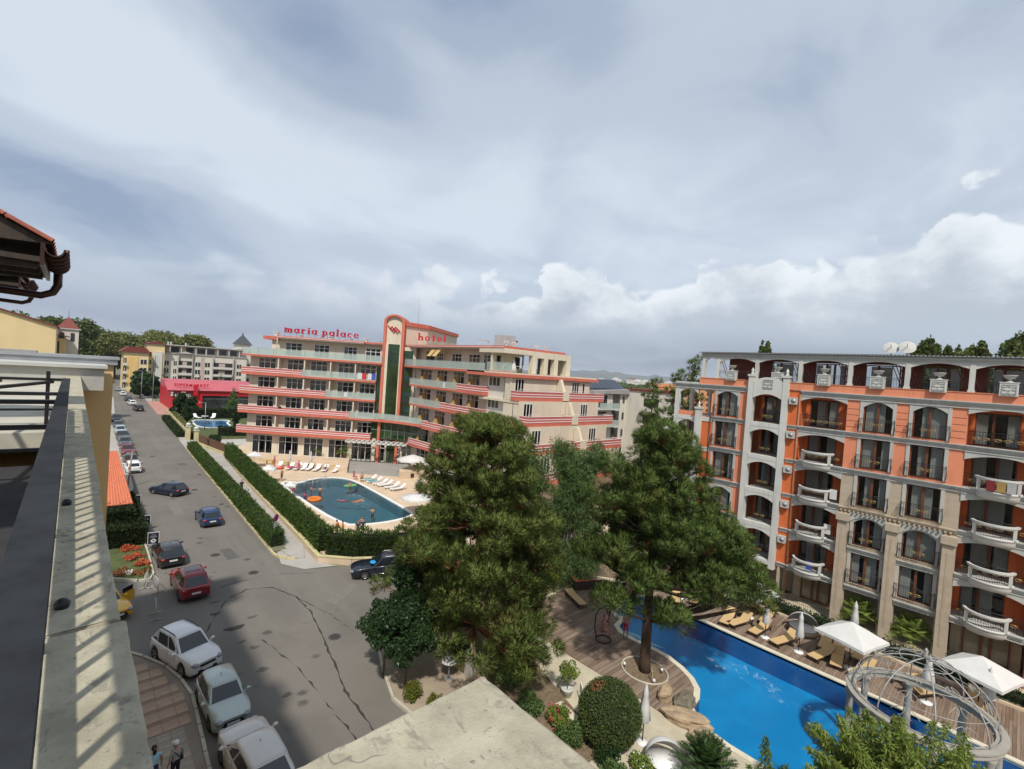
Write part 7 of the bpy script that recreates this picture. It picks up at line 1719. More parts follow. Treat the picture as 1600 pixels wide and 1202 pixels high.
# ---------------------------------------------------------------- far trees and remaining plants
def far_tree(label, x, y, R_, H, m_, seed, n=9, per=60, ln=1.1, group=None, cat='tree', z0=.25):
    rs = np.random.default_rng(seed); bl = []
    for i in range(n): a = rs.uniform(0,2*PI); q = rs.uniform(0,1)**.5*R_*.62; t_ = rs.uniform(0,1); bl.append((q*math.cos(a)*(1-.5*t_), q*math.sin(a)*(1-.5*t_), H*(z0+.12)+H*(.80-z0)*t_, R_*rs.uniform(.36,.55), H*.17))
    return leafy('broadleaf_tree', label, cat, (x, y), bl, [(0,0,0, R_*.07),(0,0, H*.3, R_*.055),(0,0, H*.5, R_*.03)], m_, seed, per*4/ (R_*R_)*4, ln, ln*.75,.1, group=group)
GF = 'tall trees beyond the end of the street'
for i, (x, y, R_, H, m_) in enumerate(((-28,250,13,24, LEAFF),(-14,240,12,25, LEAFF),(-6,262,12,25, LEAFF),(-1,300,13,27, LEAFF),(9,330,14,25, LEAFF),(15.5,318,11,22.5, LEAFF2),(22,350,13,23, LEAFF2),(2,272,7,18, LEAFF),(36,330,15,25, LEAFF2),(46,300,13,24, LEAFF2),(54,330,12,22, LEAFF2),(31,310,10,22, LEAFF2))):
    far_tree(['big green tree beyond the end of the street, ', 'olive green tree behind the far apartment houses, '][m_ is LEAFF2]+ORD[i]+' in the belt', x, y, R_, H, m_, 200+i, 13,200,1.5, GF if m_ is not LEAFF2 else 'olive trees behind the apartment houses')
for i, (x, y, R_, H) in enumerate(((16.5,197,3.2,6.8),(18.6,206,3.6,8.0),(20.8,203,3.0,7.0),(17.4,216,3.4,8.5))): far_tree('dark dense roadside tree before the supermarket, '+ORD[i]+' from the left', x, y, R_, H, LEAFD, 230+i, 12,150,.8, 'dark trees at the roadside before the supermarket', z0=.05)
for i, (x, y, R_, H, lb) in enumerate(((20.3,147,2.3,6.0, 'dark bushy tree in front of the sign of the red supermarket'),(22.4,143,2.2,5.0, 'second dark tree between the supermarket sign and the baluster fence'),(19.7,131,1.4,4.0, 'dark green conical shrub at the left end of the small pool'),(27.8,122,1.0,3.8, 'dark shrub at the right end of the small pool'))): far_tree(lb, x, y, R_, H, LEAFD, 240+i, 12,150,.5, z0=.02)
rs = np.random.default_rng(4)
def conifer(label, x, y, R_, H, m_, seed, n=22, group=None, name='conifer', slim=False):
    rs = np.random.default_rng(seed); bl = [(rs.uniform(-.3,.3)*R_*(1-i/n), rs.uniform(-.3,.3)*R_*(1-i/n), H*.06+H*.88*i/n, max(.12, R_*(1-.85*i/n)), H*.06) for i in range(n)]
    return leafy(name, label, 'tree', (x, y), bl, [(0,0,0, R_*.12),(0,0, H*.5, R_*.08),(0,0, H*.95,.02)], m_, seed, 110 if slim else 60,.5,.18,.3, group=group, twigs=False)
conifer('blue green spruce standing before the black glass of the supermarket', 32.6,147,2.6,8.2, LEAFW, 250)
for i, (x, y, H, lb) in enumerate(((21.6,216,13, 'tall dark cypress before the white billboard wall'),(25.0,218,12, 'dark cypress just right of the white billboard wall'),(37.0,222,8.5, 'short dark cypress in front of the middle of the beige house'),(44.3,222,9.5, 'broad dark cypress in front of the beige house balconies'),(48.6,222,9.0, 'slim cypress at the right part of the beige house'))): conifer(lb, x, y, 1.1, H, LEAFD, 260+i, 20, 'dark cypresses before the far apartment houses', 'cypress_tree', True)
# trees behind the orange block
for i, (x, y, R_, H, lb) in enumerate(((57.5,30.5,2.2,18.8, 'slender pine left of the orange block, the lower of a pair'),(56.0,27.6,1.9,20.6, 'taller pine close against the left corner of the orange block'),(58.5,34.5,2.0,17.6, 'small pine top farthest left beside the orange block'))):
    rs = np.random.default_rng(280+i); cl = [(R_*.55*math.cos(k*2.4)*(1-.6*k/18), R_*.55*math.sin(k*2.4)*(1-.6*k/18), H*.45+H*.53*k/18,.95*(1-.4*k/18)) for k in range(19)]
    pine('pine_tree', lb, 'pine tree', (x, y), H, cl, [(0,0,0,.2),(0,0, H*.5,.13),(0,0, H, .03)],(NEEDLE2, DEADN, BARK, BARK),290+i, per=300, limbs=False, bl=.5, bw=.07)
for i, (x, y, R_, H) in enumerate(((70,8.4,2.4,23.4),(70,6.6,1.6,22.0),(66,4.6,2.0,22.4),(68,3.4,1.6,22.7),(70,.8,2.6,22.9),(72,-2.6,1.6,21.9),(74,-5.4,1.8,21.8),(58.5,20.5,1.5,21.6))):
    far_tree(ORD[i]+' tree top from the left above the flat roof of the orange block', x, y, R_, H, LEAFF, 300+i, 12,300,.5, 'tree tops over the roof of the orange block', z0=.55)
# garden plants
def bush(label, x, y, R_, H, m_, seed, per=1100, ln=.12, wd=.05, group=None, name='bush', z=0.05, n=14, m2=None):
    rs = np.random.default_rng(seed); t = thing(name, label, 'plant', (x, y, z),0, group); parts = []
    for i in range(n):
        d = rdir(rs, 1)[0]; d[2] = abs(d[2]); q = rs.uniform(.2,.85); c = np.array([d[0]*R_*q, d[1]*R_*q, H*.25+d[2]*H*.55*q]); k = int(per*R_*H/n*2.2); v, f = leaves(rs, c+rdir(rs, k)*np.array([R_, R_, H])*.34*np.cbrt(rs.uniform(0,1,(k, 1))), unit(rdir(rs, k)+np.array([0,0,.5])), ln*rs.uniform(.6,1.2, k), wd); parts.append((v, f, 0))
        if m2: k = int(k*.05); v, f = leaves(rs, c+rdir(rs, k)*np.array([R_, R_, H])*.40, rdir(rs, k), ln*.8, wd*1.6); parts.append((v, f, 1))
    v, f, mi = merge(parts); link('foliage', arr_mesh('foliage', v, f, [m_, m2] if m2 else [m_], mi), t); MB().tube([(0,0,-.05),(0,0, H*.4)],.03,5).build('stem', BARKG, t); return t
bush('yellow green rounded bush on the pavement beside the stone ledge corner', 13.15,19.9,.62,1.25, LEAFY, 310,1500,.1,.06)
bush('second smaller yellow green bush nearer the stone ledge corner', 13.75,19.0,.5,.9, LEAFY, 311,1500,.1,.06)
bush('bright green climbing bush at the garden corner below the pine', 18.9,18.6,1.15,1.9, LEAFL, 312,900,.15,.07)
bush('darker green bush just left of the maroon leaved plants', 18.0,17.9,.95,1.4, LEAFW, 313,900,.15,.06)
bush('low maroon leaved plant at the curve of the garden path', 20.4,19.0,.62,.7, FLOWM, 314,1400,.1,.07)
bush('low orange leaved plant below the maroon one beside the path', 19.75,18.0,.68,.5, FLOWO, 315,1400,.1,.06)
bush('dark maroon shrub against the trunk of the broad pine', 19.4,20.4,.7,1.2, FLOWM, 316,900,.12,.07)
bush('dark undergrowth shrub in the shade under the broad pine', 17.4,21.6,1.0,1.3, LEAFD, 317,800,.14,.07)
rs = np.random.default_rng(12)
for i, (x, y, R_, H, m_, lb) in enumerate(((17.4,15.9,.85,1.1, LEAFW, 'broad leaved green bush under the edge of the ledge corner'),(17.9,14.4,.8,1.0, LEAFL, 'green rose bush with a red bloom beside the low garden wall'),(17.6,13.0,.9,1.2, LEAFW, 'dense green bush left of the clipped ball'),(18.0,11.6,.9,1.0, LEAFD, 'dark green bush at the foot of the clipped ball'),(18.9,10.3,.7,.7, LEAFL, 'pale green bush between the clipped ball and the white daybed'),(17.2,10.6,.9,1.0, LEAFW, 'bushy green plant at the bottom edge near the stone ledge'))):
    bush(lb, x, y, R_, H, m_, 320+i, 1000,.15,.07, m2=FLOWP if i == 1 else (PLASTW if i == 4 else None))
# clipped ball
def ball(label, x, y, R_, z, m_, seed, n=15000, name='topiary_ball', m2=None):
    rs = np.random.default_rng(seed); t = thing(name, label, 'plant', (x, y, 0)); d = rdir(rs, n); d = d[d[:, 2] > -.75]; n = len(d); c = d*R_*(rs.uniform(.90,1.05,(n, 1))+.025*np.sin(d[:, :1]*9+1)*np.sin(d[:, 1:2]*8)*np.sin(d[:, 2:]*7))+np.array([0,0, z]); v, f = leaves(rs, c, unit(d*.5+rdir(rs, n)),.12*rs.uniform(.6,1.3, n),.045); mi = (np.linalg.norm(d-np.array([-.3,.35,.88]), axis=1) < .26).astype(int)*(rs.random(n) < .7)
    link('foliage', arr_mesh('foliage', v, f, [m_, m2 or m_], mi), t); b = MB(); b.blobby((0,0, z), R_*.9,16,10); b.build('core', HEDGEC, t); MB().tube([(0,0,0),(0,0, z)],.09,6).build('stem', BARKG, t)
ball('big clipped green ball beside the closed white umbrella at the bottom', 18.95,12.15,1.42,1.45, leaf_mat('topiary_leaf', (0.045,0.075,0.018),(0.105,0.14,0.042), None),331, m2=FLOWO)
# cycad: feather fronds radiating into a dome
t = thing('cycad_palm', 'round dark green cycad with stiff feather fronds at the bottom edge by the pool', 'palm', (20.45,8.15,0)); parts = []; rs = np.random.default_rng(6)
for i in range(70):
    a = i*2.399; e = .18+1.25*(i/70.0); L_ = 1.55; p = np.array([0,0,.75]); dirv = np.array([math.cos(a)*math.cos(e), math.sin(a)*math.cos(e), math.sin(e)]); k = 34; ts = np.linspace(.1,1, k); c = p+dirv*L_*ts[:, None]+np.array([0,0,-.55*math.cos(e)])*(ts**2)[:, None]; sd_ = np.cross(dirv, [0,0,1]); sd_ /= np.linalg.norm(sd_)
    for s in (-1,1): v, f = blades(rs, c, np.tile(unit(sd_*s+dirv*.55+np.array([0,0,.12])),(k, 1)),.30*np.sin(np.clip(ts*PI*.95,.25,3)),.035,.2); parts.append((v, f, 0))
v, f, mi = merge(parts); link('fronds', arr_mesh('fronds', v, f, [leaf_mat('cycad_leaf', (0.022,0.055,0.013),(0.06,0.115,0.03), None, rough=.4)], mi), t); MB().tube([(0,0,0),(0,0,.8)],[.2,.16],8).build('trunk', BARK, t)
# near tree at the bottom right: bright drooping sprays rising towards us
def sprays(label, x, y, tips, m_, seed, z0=2.0, ln=.22, wd=.06):
    rs = np.random.default_rng(seed); t = thing('garden_tree', label, 'tree', (x, y, 0)); tb = MB(); tb.tube([(0,0,0),(0,0, z0*.6),(.05,0, z0)],[.13,.1,.07],8); tb.build('trunk', BARKG, t); br = MB(); parts = []
    for (tx, ty, tz) in tips:
        s = np.array([0,0, z0]); e = np.array([tx, ty, tz]); k = 420; u = rs.uniform(.12,1, k)**.8; c = s+(e-s)*u[:, None]+np.array([0,0,1])*(np.sin(u*PI)*-.15)[:, None]; rr = .10+.26*np.sin(np.clip((1.06-u)*2.6,0, PI/2)); off_ = rdir(rs, k)*rr[:, None]*np.sqrt(rs.uniform(.1,1, k))[:, None]; dr = unit(off_*2.2+rdir(rs, k)*.35+np.array([0,0,-.35])); v, f = leaves(rs, c+off_, dr, ln*rs.uniform(.6,1.25, k), wd); parts.append((v, f, 0)); br.tube([tuple(s), tuple((s+e)/2+np.array([0,0,-.1])), tuple(e)],[.035,.02,.006],4)
    v, f, mi = merge(parts); link('foliage', arr_mesh('foliage', v, f, [m_], mi), t); br.build('branches', BARKG, t)
rs = np.random.default_rng(17); tips = []
for i in range(125):
    a = rs.uniform(0,2*PI); q = math.sqrt(rs.uniform(0,1)); r_, aw = 3.7*q*math.cos(a),2.2*q*math.sin(a); x, y = ra(r_, aw); tips.append((x, y, 4.7-.9*q+rs.uniform(-.9,1.1)))
sprays('bright yellow green tree with upright sprays at the bottom right corner below us', 22.1,2.0, tips, LEAFL, 341)
rs = np.random.default_rng(18); tips = [(rs.uniform(-.7,.7), rs.uniform(-.7,.7),2.6+rs.uniform(-.6,.9)) for i in range(14)]
sprays('smaller dark sprays of a second tree at the bottom edge beside the blue water', 19.7,5.4, tips, LEAFW, 342,1.4)
# flower bed below the balcony
for i, (x, y, R_, H, m_, lb) in enumerate(((4.2,47.2,.85,.42, FLOWR, 'clump of orange red flowers at the right edge of the bed'),(4.4,45.6,.75,.4, FLOWR, 'clump of red flowers in front of the orange red clump'),(3.1,44.6,.9,.35, FLOWO, 'row of brownish orange flowers at the front left of the bed'),(4.1,43.8,.8,.35, FLOWO, 'brownish orange flowers at the front right corner of the bed'),(3.6,44.2,.4,.3, PLASTW, 'pale pink white flowers in the front row of the bed'),(4.55,44.3,.35,.35, LEAFY, 'yellow green tuft at the corner of the flower bed'),(4.0,49.4,.8,.5, FLOWR, 'red flowers between the hedge and the parking boards'))): bush(lb, x, y, R_, H, m_, 350+i, 900,.12,.1, z=.12, n=10, name='flowers')
for i, (x, y) in enumerate(((2.62,31.4),(2.72,29.6),(2.55,33.0))): bush(['small red flowering plant against the wall beside the pavers, upper one', 'small red flowering plant against the wall beside the pavers, lower one', 'small red flowering plant at the tip of the pavers'][i], x, y, .25,.4, FLOWR, 360+i, 1500,.09,.07, z=.1, n=7, name='flowers')
# potted palms and plants at the hotel entrance, patio palms under the orange block
def palm(label, x, y, z, s, m_, seed, pot=True, group=None):
    rs = np.random.default_rng(seed); t = thing('potted_palm' if pot else 'patio_palm', label, 'palm', (x, y, z),0, group); parts = []
    for i in range(22):
        a = i*2.4; e = .15+1.2*i/22; dirv = np.array([math.cos(a)*math.cos(e), math.sin(a)*math.cos(e), math.sin(e)]); k = 12; ts = np.linspace(.15,1, k); c = np.array([0,0,.5*s])+dirv*s*ts[:, None]+np.array([0,0,-.6*s*math.cos(e)])*(ts**2)[:, None]; sd_ = unit(np.cross(dirv, [0,0,1]))
        for q in (-1,1): v, f = blades(rs, c, np.tile(unit(sd_*q+dirv*.6),(k, 1)),.38*s*np.sin(np.clip(ts*3,.3,2.9)),.06*s, .3); parts.append((v, f, 0))
    v, f, mi = merge(parts); link('fronds', arr_mesh('fronds', v, f, [m_], mi), t); MB().tube([(0,0,0),(0,0,.55*s)],.06*s, 6).build('trunk', BARKG, t)
    if pot: MB().lathe([(.001,.0),(.2*s, 0),(.28*s, .38*s),(.25*s, .38*s),(.001,.34*s)],10).build('pot', TERRA, t)
for i, (x, y, s, lb) in enumerate(((30.4,78.6,1.5, 'potted palm between the second and third ground floor windows of the hotel'),(33.5,75.5,1.8, 'taller potted palm at the top of the grey ramp on the left'),(37.1,72.0,1.6, 'potted palm in front of the green entrance glass'),(39.6,69.6,1.8, 'bushy potted palm right of the hotel entrance'))): palm(lb, x, y, 1.02, s, LEAFL if i < 2 else LEAFD, 370+i)
for i, (x, y, s, lb) in enumerate(((43.3,7.2,1.6, 'leafy patio palm in the shade between the left and middle pilasters'),(43.3,4.2,1.6, 'leafy patio palm in the shade between the middle and right pilasters'))): palm(lb, x, y, .1, s, LEAFL, 380+i, False)
# potted shrub on the garden paving
t = thing('potted_shrub', 'small bright shrub in a round white pot on the pale garden paving', 'plant', (19.95,15.5,0)); MB().lathe([(.001,0),(.24,0),(.34,.38),(.36,.42),(.28,.42),(.001,.36)],14).build('pot', WHITE, t)
rs = np.random.default_rng(9); P_ = []
for i in range(14): d = rdir(rs, 1)[0]; k = 90; c = np.array([0,0,1.35])+d*np.array([.5,.5,.45])*rs.uniform(.4,1); v, f = leaves(rs, c+rdir(rs, k)*.2, rdir(rs, k),.14,.06); P_.append((v, f, 0))
v, f, mi = merge(P_); link('foliage', arr_mesh('foliage', v, f, [LEAFL], mi), t); MB().tube([(0,0,.3),(0,0,1.2)],.03,5).build('stem', BARKG, t)
# rockery by the pool
def rock(label, x, y, z, r, seed, m_):
    rs_ = random.Random(seed); bm = bmesh.new(); bmesh.ops.create_icosphere(bm, subdivisions=3, radius=1)
    ph = [rs_.uniform(0,6) for _ in range(6)]
    for v in bm.verts:
        c = v.co; k = 1+.16*math.sin(3*c.x+ph[0])*math.sin(3.3*c.y+ph[1])+.10*math.sin(7*c.z+ph[2]+2*c.x)+.06*math.sin(11*c.y+ph[3]); v.co = Vector((c.x*r[0]*k, c.y*r[1]*k, c.z*r[2]*k))
    me = bpy.data.meshes.new('rock'); bm.to_mesh(me); bm.free(); me.materials.append(m_); o = link('rock', me, None, None, (x, y, z), rs_.uniform(0,3)); tag(o, label, 'rock')
RK = mat('tan_rock', (.34,.255,.165),.9,.2,2.5, stain=.5, stain_col=(.25,.18,.12), bump=.8, bscale=9); RK2 = mat('grey_rock', (.16,.14,.10),.9,.25,2.5, bump=.8, bscale=9)
rock('long tan boulder of the rockery lying along the pool edge', 23.3,10.5,.18,(1.1,.5,.42),1, RK); rock('upright tan rock at the deck end of the rockery', 23.95,12.0,.35,(.36,.34,.55),2, RK); rock('dark grey wet rock of the rockery at the pool curve', 24.6,11.2,.12,(.66,.52,.42),3, RK2); rock('tan boulder at the garden end of the rockery', 22.9,9.5,.1,(.6,.45,.34),4, RK)
# supporting town mass: wide low wood far away so the plain does not lie bare
rs = np.random.default_rng(5)
def wood(name, label, pts, m_, seed, sz=2.2):
    "a far wood as one mass of leaf clumps; pts = (x, y, r, h)"
    rs = np.random.default_rng(seed); P_ = []
    for x, y, r, h in pts:
        n = int(26*r); d = rdir(rs, n); d[:, 2] = np.abs(d[:, 2]); c = np.array([x, y, h*.45])+d*np.array([r, r, h*.55])*rs.uniform(.75,1.05,(n, 1)); v, f = leaves(rs, c, rdir(rs, n), sz*rs.uniform(.6,1.2, n), sz*.8); P_.append((v, f, 0))
    v, f, mi = merge(P_); o = link(name, arr_mesh(name, v, f, [m_], mi)); o['kind'] = 'stuff'; return o
wd_ = []
for i in range(240):
    deg = rs.uniform(-60,60); d = rs.uniform(420,2400); a = A0+R(deg); wd_.append((d*math.sin(a), d*math.cos(a), rs.uniform(12,30), rs.uniform(8,13)+ (6 if deg < -30 else 0)*(d < 900)))
wood('far_woodland', '', wd_, LEAFF, 91,5.0)
# ---------------------------------------------------------------- pool furniture
def lounger_proto(name, label, cat, group, slingm, framem, back=R(32), style='frame', loc=(0,0,0)):
    "local: head end at -x, feet at +x"
    t = thing(name, label, cat, loc, 0, group)
    if style == 'frame':
        b = MB(); b.box(-.35,1.25,-.31,.31,.30,.345); b.build('seat', slingm, t)
        c, s_ = math.cos(back), math.sin(back); b = MB(); b.slab([(-.36,.30),(-.36,.345),(-.36-.72*c, .345+.72*s_),(-.36-.72*c-.02,.30+.72*s_)],-.31,.31, 'y'); b.build('backrest', slingm, t)
        for y in (-.33,.33):
            b = MB(); b.box(-1.0,1.27, y-.025, y+.025,.25,.31); b.build('side_rail', framem, t)
        for x in (-.8,1.1):
            for y in (-.33,.33): MB().box(x-.03, x+.03, y-.03, y+.03,0,.26).build('leg', framem, t)
        for y in (-.28,.28): MB().bar((-.36-.45*c, y, .33+.45*s_),(-.62, y, .28),.03).build('back_strut', framem, t)
    else:
        b = MB(); b.slab([(1.25,.30),(1.2,.36),(.4,.32),(-.3,.36),(-.3,.30),(.4,.26),(1.2,.28)],-.3,.3, 'y'); b.build('seat', slingm, t)
        c, s_ = math.cos(back), math.sin(back); b = MB(); b.slab([(-.30,.30),(-.30,.36),(-.3-.75*c, .36+.75*s_),(-.3-.75*c-.02,.31+.75*s_)],-.3,.3, 'y'); b.build('backrest', slingm, t)
        for x in (-.6,1.0): b = MB(); b.slab([(-.3,0),(-.24,0),(-.2,.28),(.2,.28),(.24,0),(.3,0),(.24,.31),(-.24,.31)], x-.03, x+.03, 'x'); b.build('leg', framem, t)
    return t
G1 = 'tan loungers on the timber deck'
LB = ['tan lounger under the edge of the pine, nearest the pool corner', 'tan lounger with raised back beside the first one at the pool edge', 'tan lounger with raised back just left of a closed white umbrella', 'single tan lounger between the two closed umbrellas at the pool edge', 'tan lounger left of the open white umbrella', 'tan lounger directly under the open white umbrella pole', 'tan lounger right of the open white umbrella pole', 'tan lounger in the back row under the far open umbrella', 'tan lounger in the back row behind the closed umbrella', 'tan lounger in the back row left behind the open umbrella', 'tan lounger in the back row right of the open umbrella', 'tan lounger seen upright through the wire dome, farther one', 'tan lounger seen upright through the wire dome, nearer one', 'tan lounger beside the draped umbrella under the wire dome', 'tan lounger at the right edge beyond the wire dome', 'tan lounger in the shade at the left end of the deck', 'dark cushioned tan lounger under the pine crown, left one', 'dark cushioned tan lounger under the pine crown, right one']
POS = [(35.5,13.55,0.15,28),(35.75,12.75,-.25,40),(35.9,11.45,-.1,38),(35.75,9.85,-.30,38),(36.0,7.70,-.25,34),(36.2,6.95,.15,30),(36.1,5.55,-.22,38),(38.1,13.3,.0,35),(38.2,11.8,.1,35),(37.9,8.0,.1,20),(38.3,6.0,-.1,45),(37.2,3.9,2.4,42),(36.3,2.9,2.6,40),(37.9,.7,.1,35),(38.8,-2.4,.1,35),(28.4,22.1,1.2,10),(35.4,17.6,.5,35),(36.6,16.6,.4,35)]
pr = {}
for (x, y, a, bk), lb in zip(POS, LB):
    # feet towards the pool (-x): head end lies at +x
    if bk not in pr: o = pr[bk] = lounger_proto('sun_lounger', lb, 'lounger', G1, RATTAN, DBROWN, R(bk)); o.location = (x+.2, y, .03); o.rotation_euler = (0,0, PI+a)
    else: copy_tree(pr[bk],(x+.2, y, .03), PI+a, lb)
def closed_umbrella(label, x, y, z, H=2.7, m_=CANVAS, group=None, base=True, pole=BLACKP, flare=1.0):
    t = thing('closed_umbrella', label, 'umbrella', (x, y, z), rnd.uniform(0,1), group); n = 16; b = MB()
    prof = [(.20*flare, H*.38),(.235*flare, H*.40),(.17*flare, H*.62),(.115, H*.80),(.13, H*.82),(.10, H*.88),(.05, H*.96),(.015, H)]; rows = []
    for r, zz in prof: rows.append([b.P((r*(1+(.16 if k % 2 else -.12))*math.cos(2*PI*k/n), r*(1+(.16 if k % 2 else -.12))*math.sin(2*PI*k/n), zz)) for k in range(n)])
    for A, B in zip(rows, rows[1:]):
        for k in range(n): b.face((A[k], A[(k+1) % n], B[(k+1) % n], B[k]), True)
    b.face(rows[0][::-1]); b.build('canopy', m_, t); MB().tube([(0,0,.05),(0,0, H*.97)],.028,6).build('pole', pole, t)
    if base: MB().lathe([(.001,.0),(.30,.0),(.30,.05),(.08,.09),(.001,.1)],14).build('base', PLASTW, t)
    return t
def open_umbrella(label, x, y, z, H=2.6, R_=1.5, n=4, m_=CANVAS, group=None, rz=.4, rise=.5, pole=BLACKP, base=True, tilt=0.0, valance=.16):
    t = thing('open_umbrella', label, 'umbrella', (x, y, z), rz, group); b = MB(); ap = b.P((0,0, H)); k4 = n*2 if n == 4 else n
    rim = []
    for k in range(n): a = 2*PI*k/n; rim.append((R_*math.cos(a), R_*math.sin(a), H-rise))
    mid = [tuple((Vector(rim[k])+Vector(rim[(k+1) % n]))/2*1.0+Vector((0,0,.05))) for k in range(n)]; L_ = []
    for k in range(n): L_ += [rim[k], mid[k]]
    ids = [b.P(p) for p in L_]; lo = [b.P((p[0]*1.01, p[1]*1.01, p[2]-valance)) for p in L_]
    for k in range(len(L_)): j = (k+1) % len(L_); b.face((ap, ids[k], ids[j]), n > 6); b.face((ids[k], lo[k], lo[j], ids[j]))
    c = b.build('canopy', m_, t); MB().tube([(0,0,.05),(0,0, H-.05)],.03,6).build('pole', pole, t)
    for k in range(n): MB().bar((0,0, H-.06),(rim[k][0]*.98, rim[k][1]*.98, rim[k][2]-.03),.025).build('rib', pole, t)
    if base: MB().lathe([(.001,0),(.34,0),(.34,.05),(.08,.1),(.001,.1)],14).build('base', PLASTW, t)
    return t
GC = 'closed white umbrellas on the sunbed deck'
closed_umbrella('closed white umbrella left of the round daybed on the sunbed deck', 35.56,10.98,.03, group=GC); closed_umbrella('closed white umbrella directly in front of the round daybed', 35.53,8.9,.03, group=GC)
closed_umbrella('closed white umbrella against the pilasters behind the green strip', 40.9,7.0,.1,2.6, group=GC, base=False); closed_umbrella('closed white umbrella seen through the wire dome', 36.0,2.6,.03,2.8, group=GC, flare=1.25); closed_umbrella('closed white umbrella under the corner of the right hand open umbrella', 37.2,.2,.03,2.8, group=GC, flare=1.2)
closed_umbrella('closed white umbrella in the shade beneath the right pine crown', 36.1,17.3,.03,2.8, group=GC); closed_umbrella('closed white umbrella beside the clipped ball on the near side of the pool', 20.35,11.15,-.02,2.85, flare=1.15)
GO = 'open square white umbrellas on the sunbed deck'
open_umbrella('open square white umbrella farthest away, half behind the pine', 37.6,12.8,.03,2.95,1.9, rz=.55, rise=.85, group=GO); open_umbrella('open square white umbrella over the loungers in the middle of the deck', 36.2,6.3,.03,2.95,2.0, rz=.5, rise=.85, group=GO); open_umbrella('open square white umbrella at the far right beyond the wire dome', 38.0,.6,.03,2.95,2.0, rz=.45, rise=.85, group=GO)
# round wicker daybed
t = thing('round_daybed', 'round dark wicker daybed with a pale folding hood on the deck', 'daybed', (38.6,9.55,.03), R(200))
MB().lathe([(.9,0),(.98,.1),(.98,.34),(.9,.38),(.001,.38)],24).build('base', DBROWN, t); MB().lathe([(.86,.38),(.88,.44),(.8,.5),(.001,.5)],24).build('mattress', mat('grey_cushion', (.10,.10,.105),.9), t)
def hood(par, r, m_, a1=PI*.5, tilt=0.0):
    b = MB(); rows = []
    for i in range(9):
        e = a1*i/8+.02; rows.append([b.P((-r*math.sin(PI*k/14)*math.cos(e), r*math.cos(PI*k/14),.45+r*.95*math.sin(PI*k/14)*math.sin(e))) for k in range(15)])
    for A, B in zip(rows, rows[1:]):
        for k in range(14): b.face((A[k], B[k], B[k+1], A[k+1]), True)
    return b.build('hood', m_, par)
hood(t, 1.0, mat('grey_hood', (.42,.42,.40),.85,.05))
t = thing('white_daybed', 'white hooded daybed at the bottom edge left of the cycad', 'daybed', (19.85,9.75,-.02), R(-135)); t.scale = (.88,.88,.88); MB().lathe([(.85,0),(.95,.1),(.95,.36),(.001,.4)],22).build('base', DBROWN, t); MB().lathe([(.84,.38),(.86,.44),(.001,.48)],22).build('mattress', PLASTW, t); hood(t, .97, CANVAS)
# red corner sofa, low table
t = thing('corner_sofa', 'rust red corner sofa on the far end of the deck under the trees', 'sofa', (31.2,23.1,.03), R(-25))
MB().box(-1.1,1.1,-.35,.35,.12,.42).build('seat', mat('rust_cushion', (.33,.05,.02),.85), t); MB().box(-1.1,-.4,.352,1.6,.12,.42).build('seat', mat('rust_cushion', (.33,.05,.02)), t); MB().box(-1.2,1.2,-.45,-.36,.0,.7).build('backrest', DBROWN, t); MB().box(-1.22,-1.11,-.35,1.6,.0,.7).build('backrest', DBROWN, t)
# hanging swing chair
t = thing('swing_chair', 'black hanging egg chair with floral cushion on the deck by the pool', 'chair', (26.0,17.55,.03), R(-60))
b = MB(); b.tube([(.48*math.cos(a),.48*math.sin(a),.03) for a in [2*PI*k/20 for k in range(21)]],.04,6); b.build('base_ring', IRON, t); b = MB(); b.tube([(-.45,0,.03),(-.62,0,.7),(-.6,0,1.5),(-.4,0,1.95),(-.1,0,2.1),(.1,0,2.0),(.12,0,1.85)],.04,7); b.build('arm', IRON, t)
b = MB(); rows = []
for i in range(1,10):
    e = PI*i/10; rows.append([b.P((.12+(-.42*math.sin(e)*math.cos(th)),.42*math.sin(e)*math.sin(th),1.1+.72*math.cos(e))) for th in [-PI*.62+PI*1.24*k/12 for k in range(13)]])
for A, B in zip(rows, rows[1:]):
    for k in range(12): b.face((A[k], A[k+1], B[k+1], B[k]), True)
b.build('basket', mat('floral_cushion', (.36,.20,.19),.9,.9,7), t); MB().blobby((.1,0,.62),(.36,.36,.16),10,6).build('seat_cushion', mat('floral_cushion', (.36,.20,.19)), t)
# garden bits
t = thing('round_table', 'round white table with a folded grey cover beside the stone ledge corner', 'table', (15.6,20.25,.1)); MB().lathe([(.001,.98),(.42,.98),(.45,1.0),(.42,1.03),(.001,1.03)],20).build('table_top', PLASTW, t); MB().tube([(0,0,.02),(0,0,1)],.05,8).build('leg', GREYM, t); MB().lathe([(.001,0),(.25,0),(.2,.04),(.001,.05)],12).build('foot', GREYM, t); MB().bar((-.25,-.1,1.05),(.28,.12,1.05),.09,.04).build('folded_cover', GREYM, t)
t = thing('gate_pillar', 'small stone gate pillar with a pointed cap peeking behind the ledge corner', 'pillar', (16.75,19.85,.05)); MB().box(-.22,.22,-.22,.22,0,1.25).build('shaft', CONC, t); b = MB(); b.lathe([(.34,1.25),(.34,1.33),(.12,1.5),(.10,1.6),(.001,1.95)],4); b.build('cap', CONC, t)
t = thing('garden_wall', 'low pale stone wall with cap beside the flower bushes near the ledge', 'wall', (0,0,0)); MB().bar((18.6,14.9,.2),(18.3,12.8,.2),.3,.5).build('wall_body', SAND, t); MB().bar((18.6,14.95,.48),(18.3,12.75,.48),.42,.07).build('wall_cap', COPING, t)
tag(MB().bar((18.6,14.9+.6,-.01),(18.6,16.8,-.01),1.1,.06).build('step', COPING), 'pale curved step of the garden path near the ledge corner', 'step')
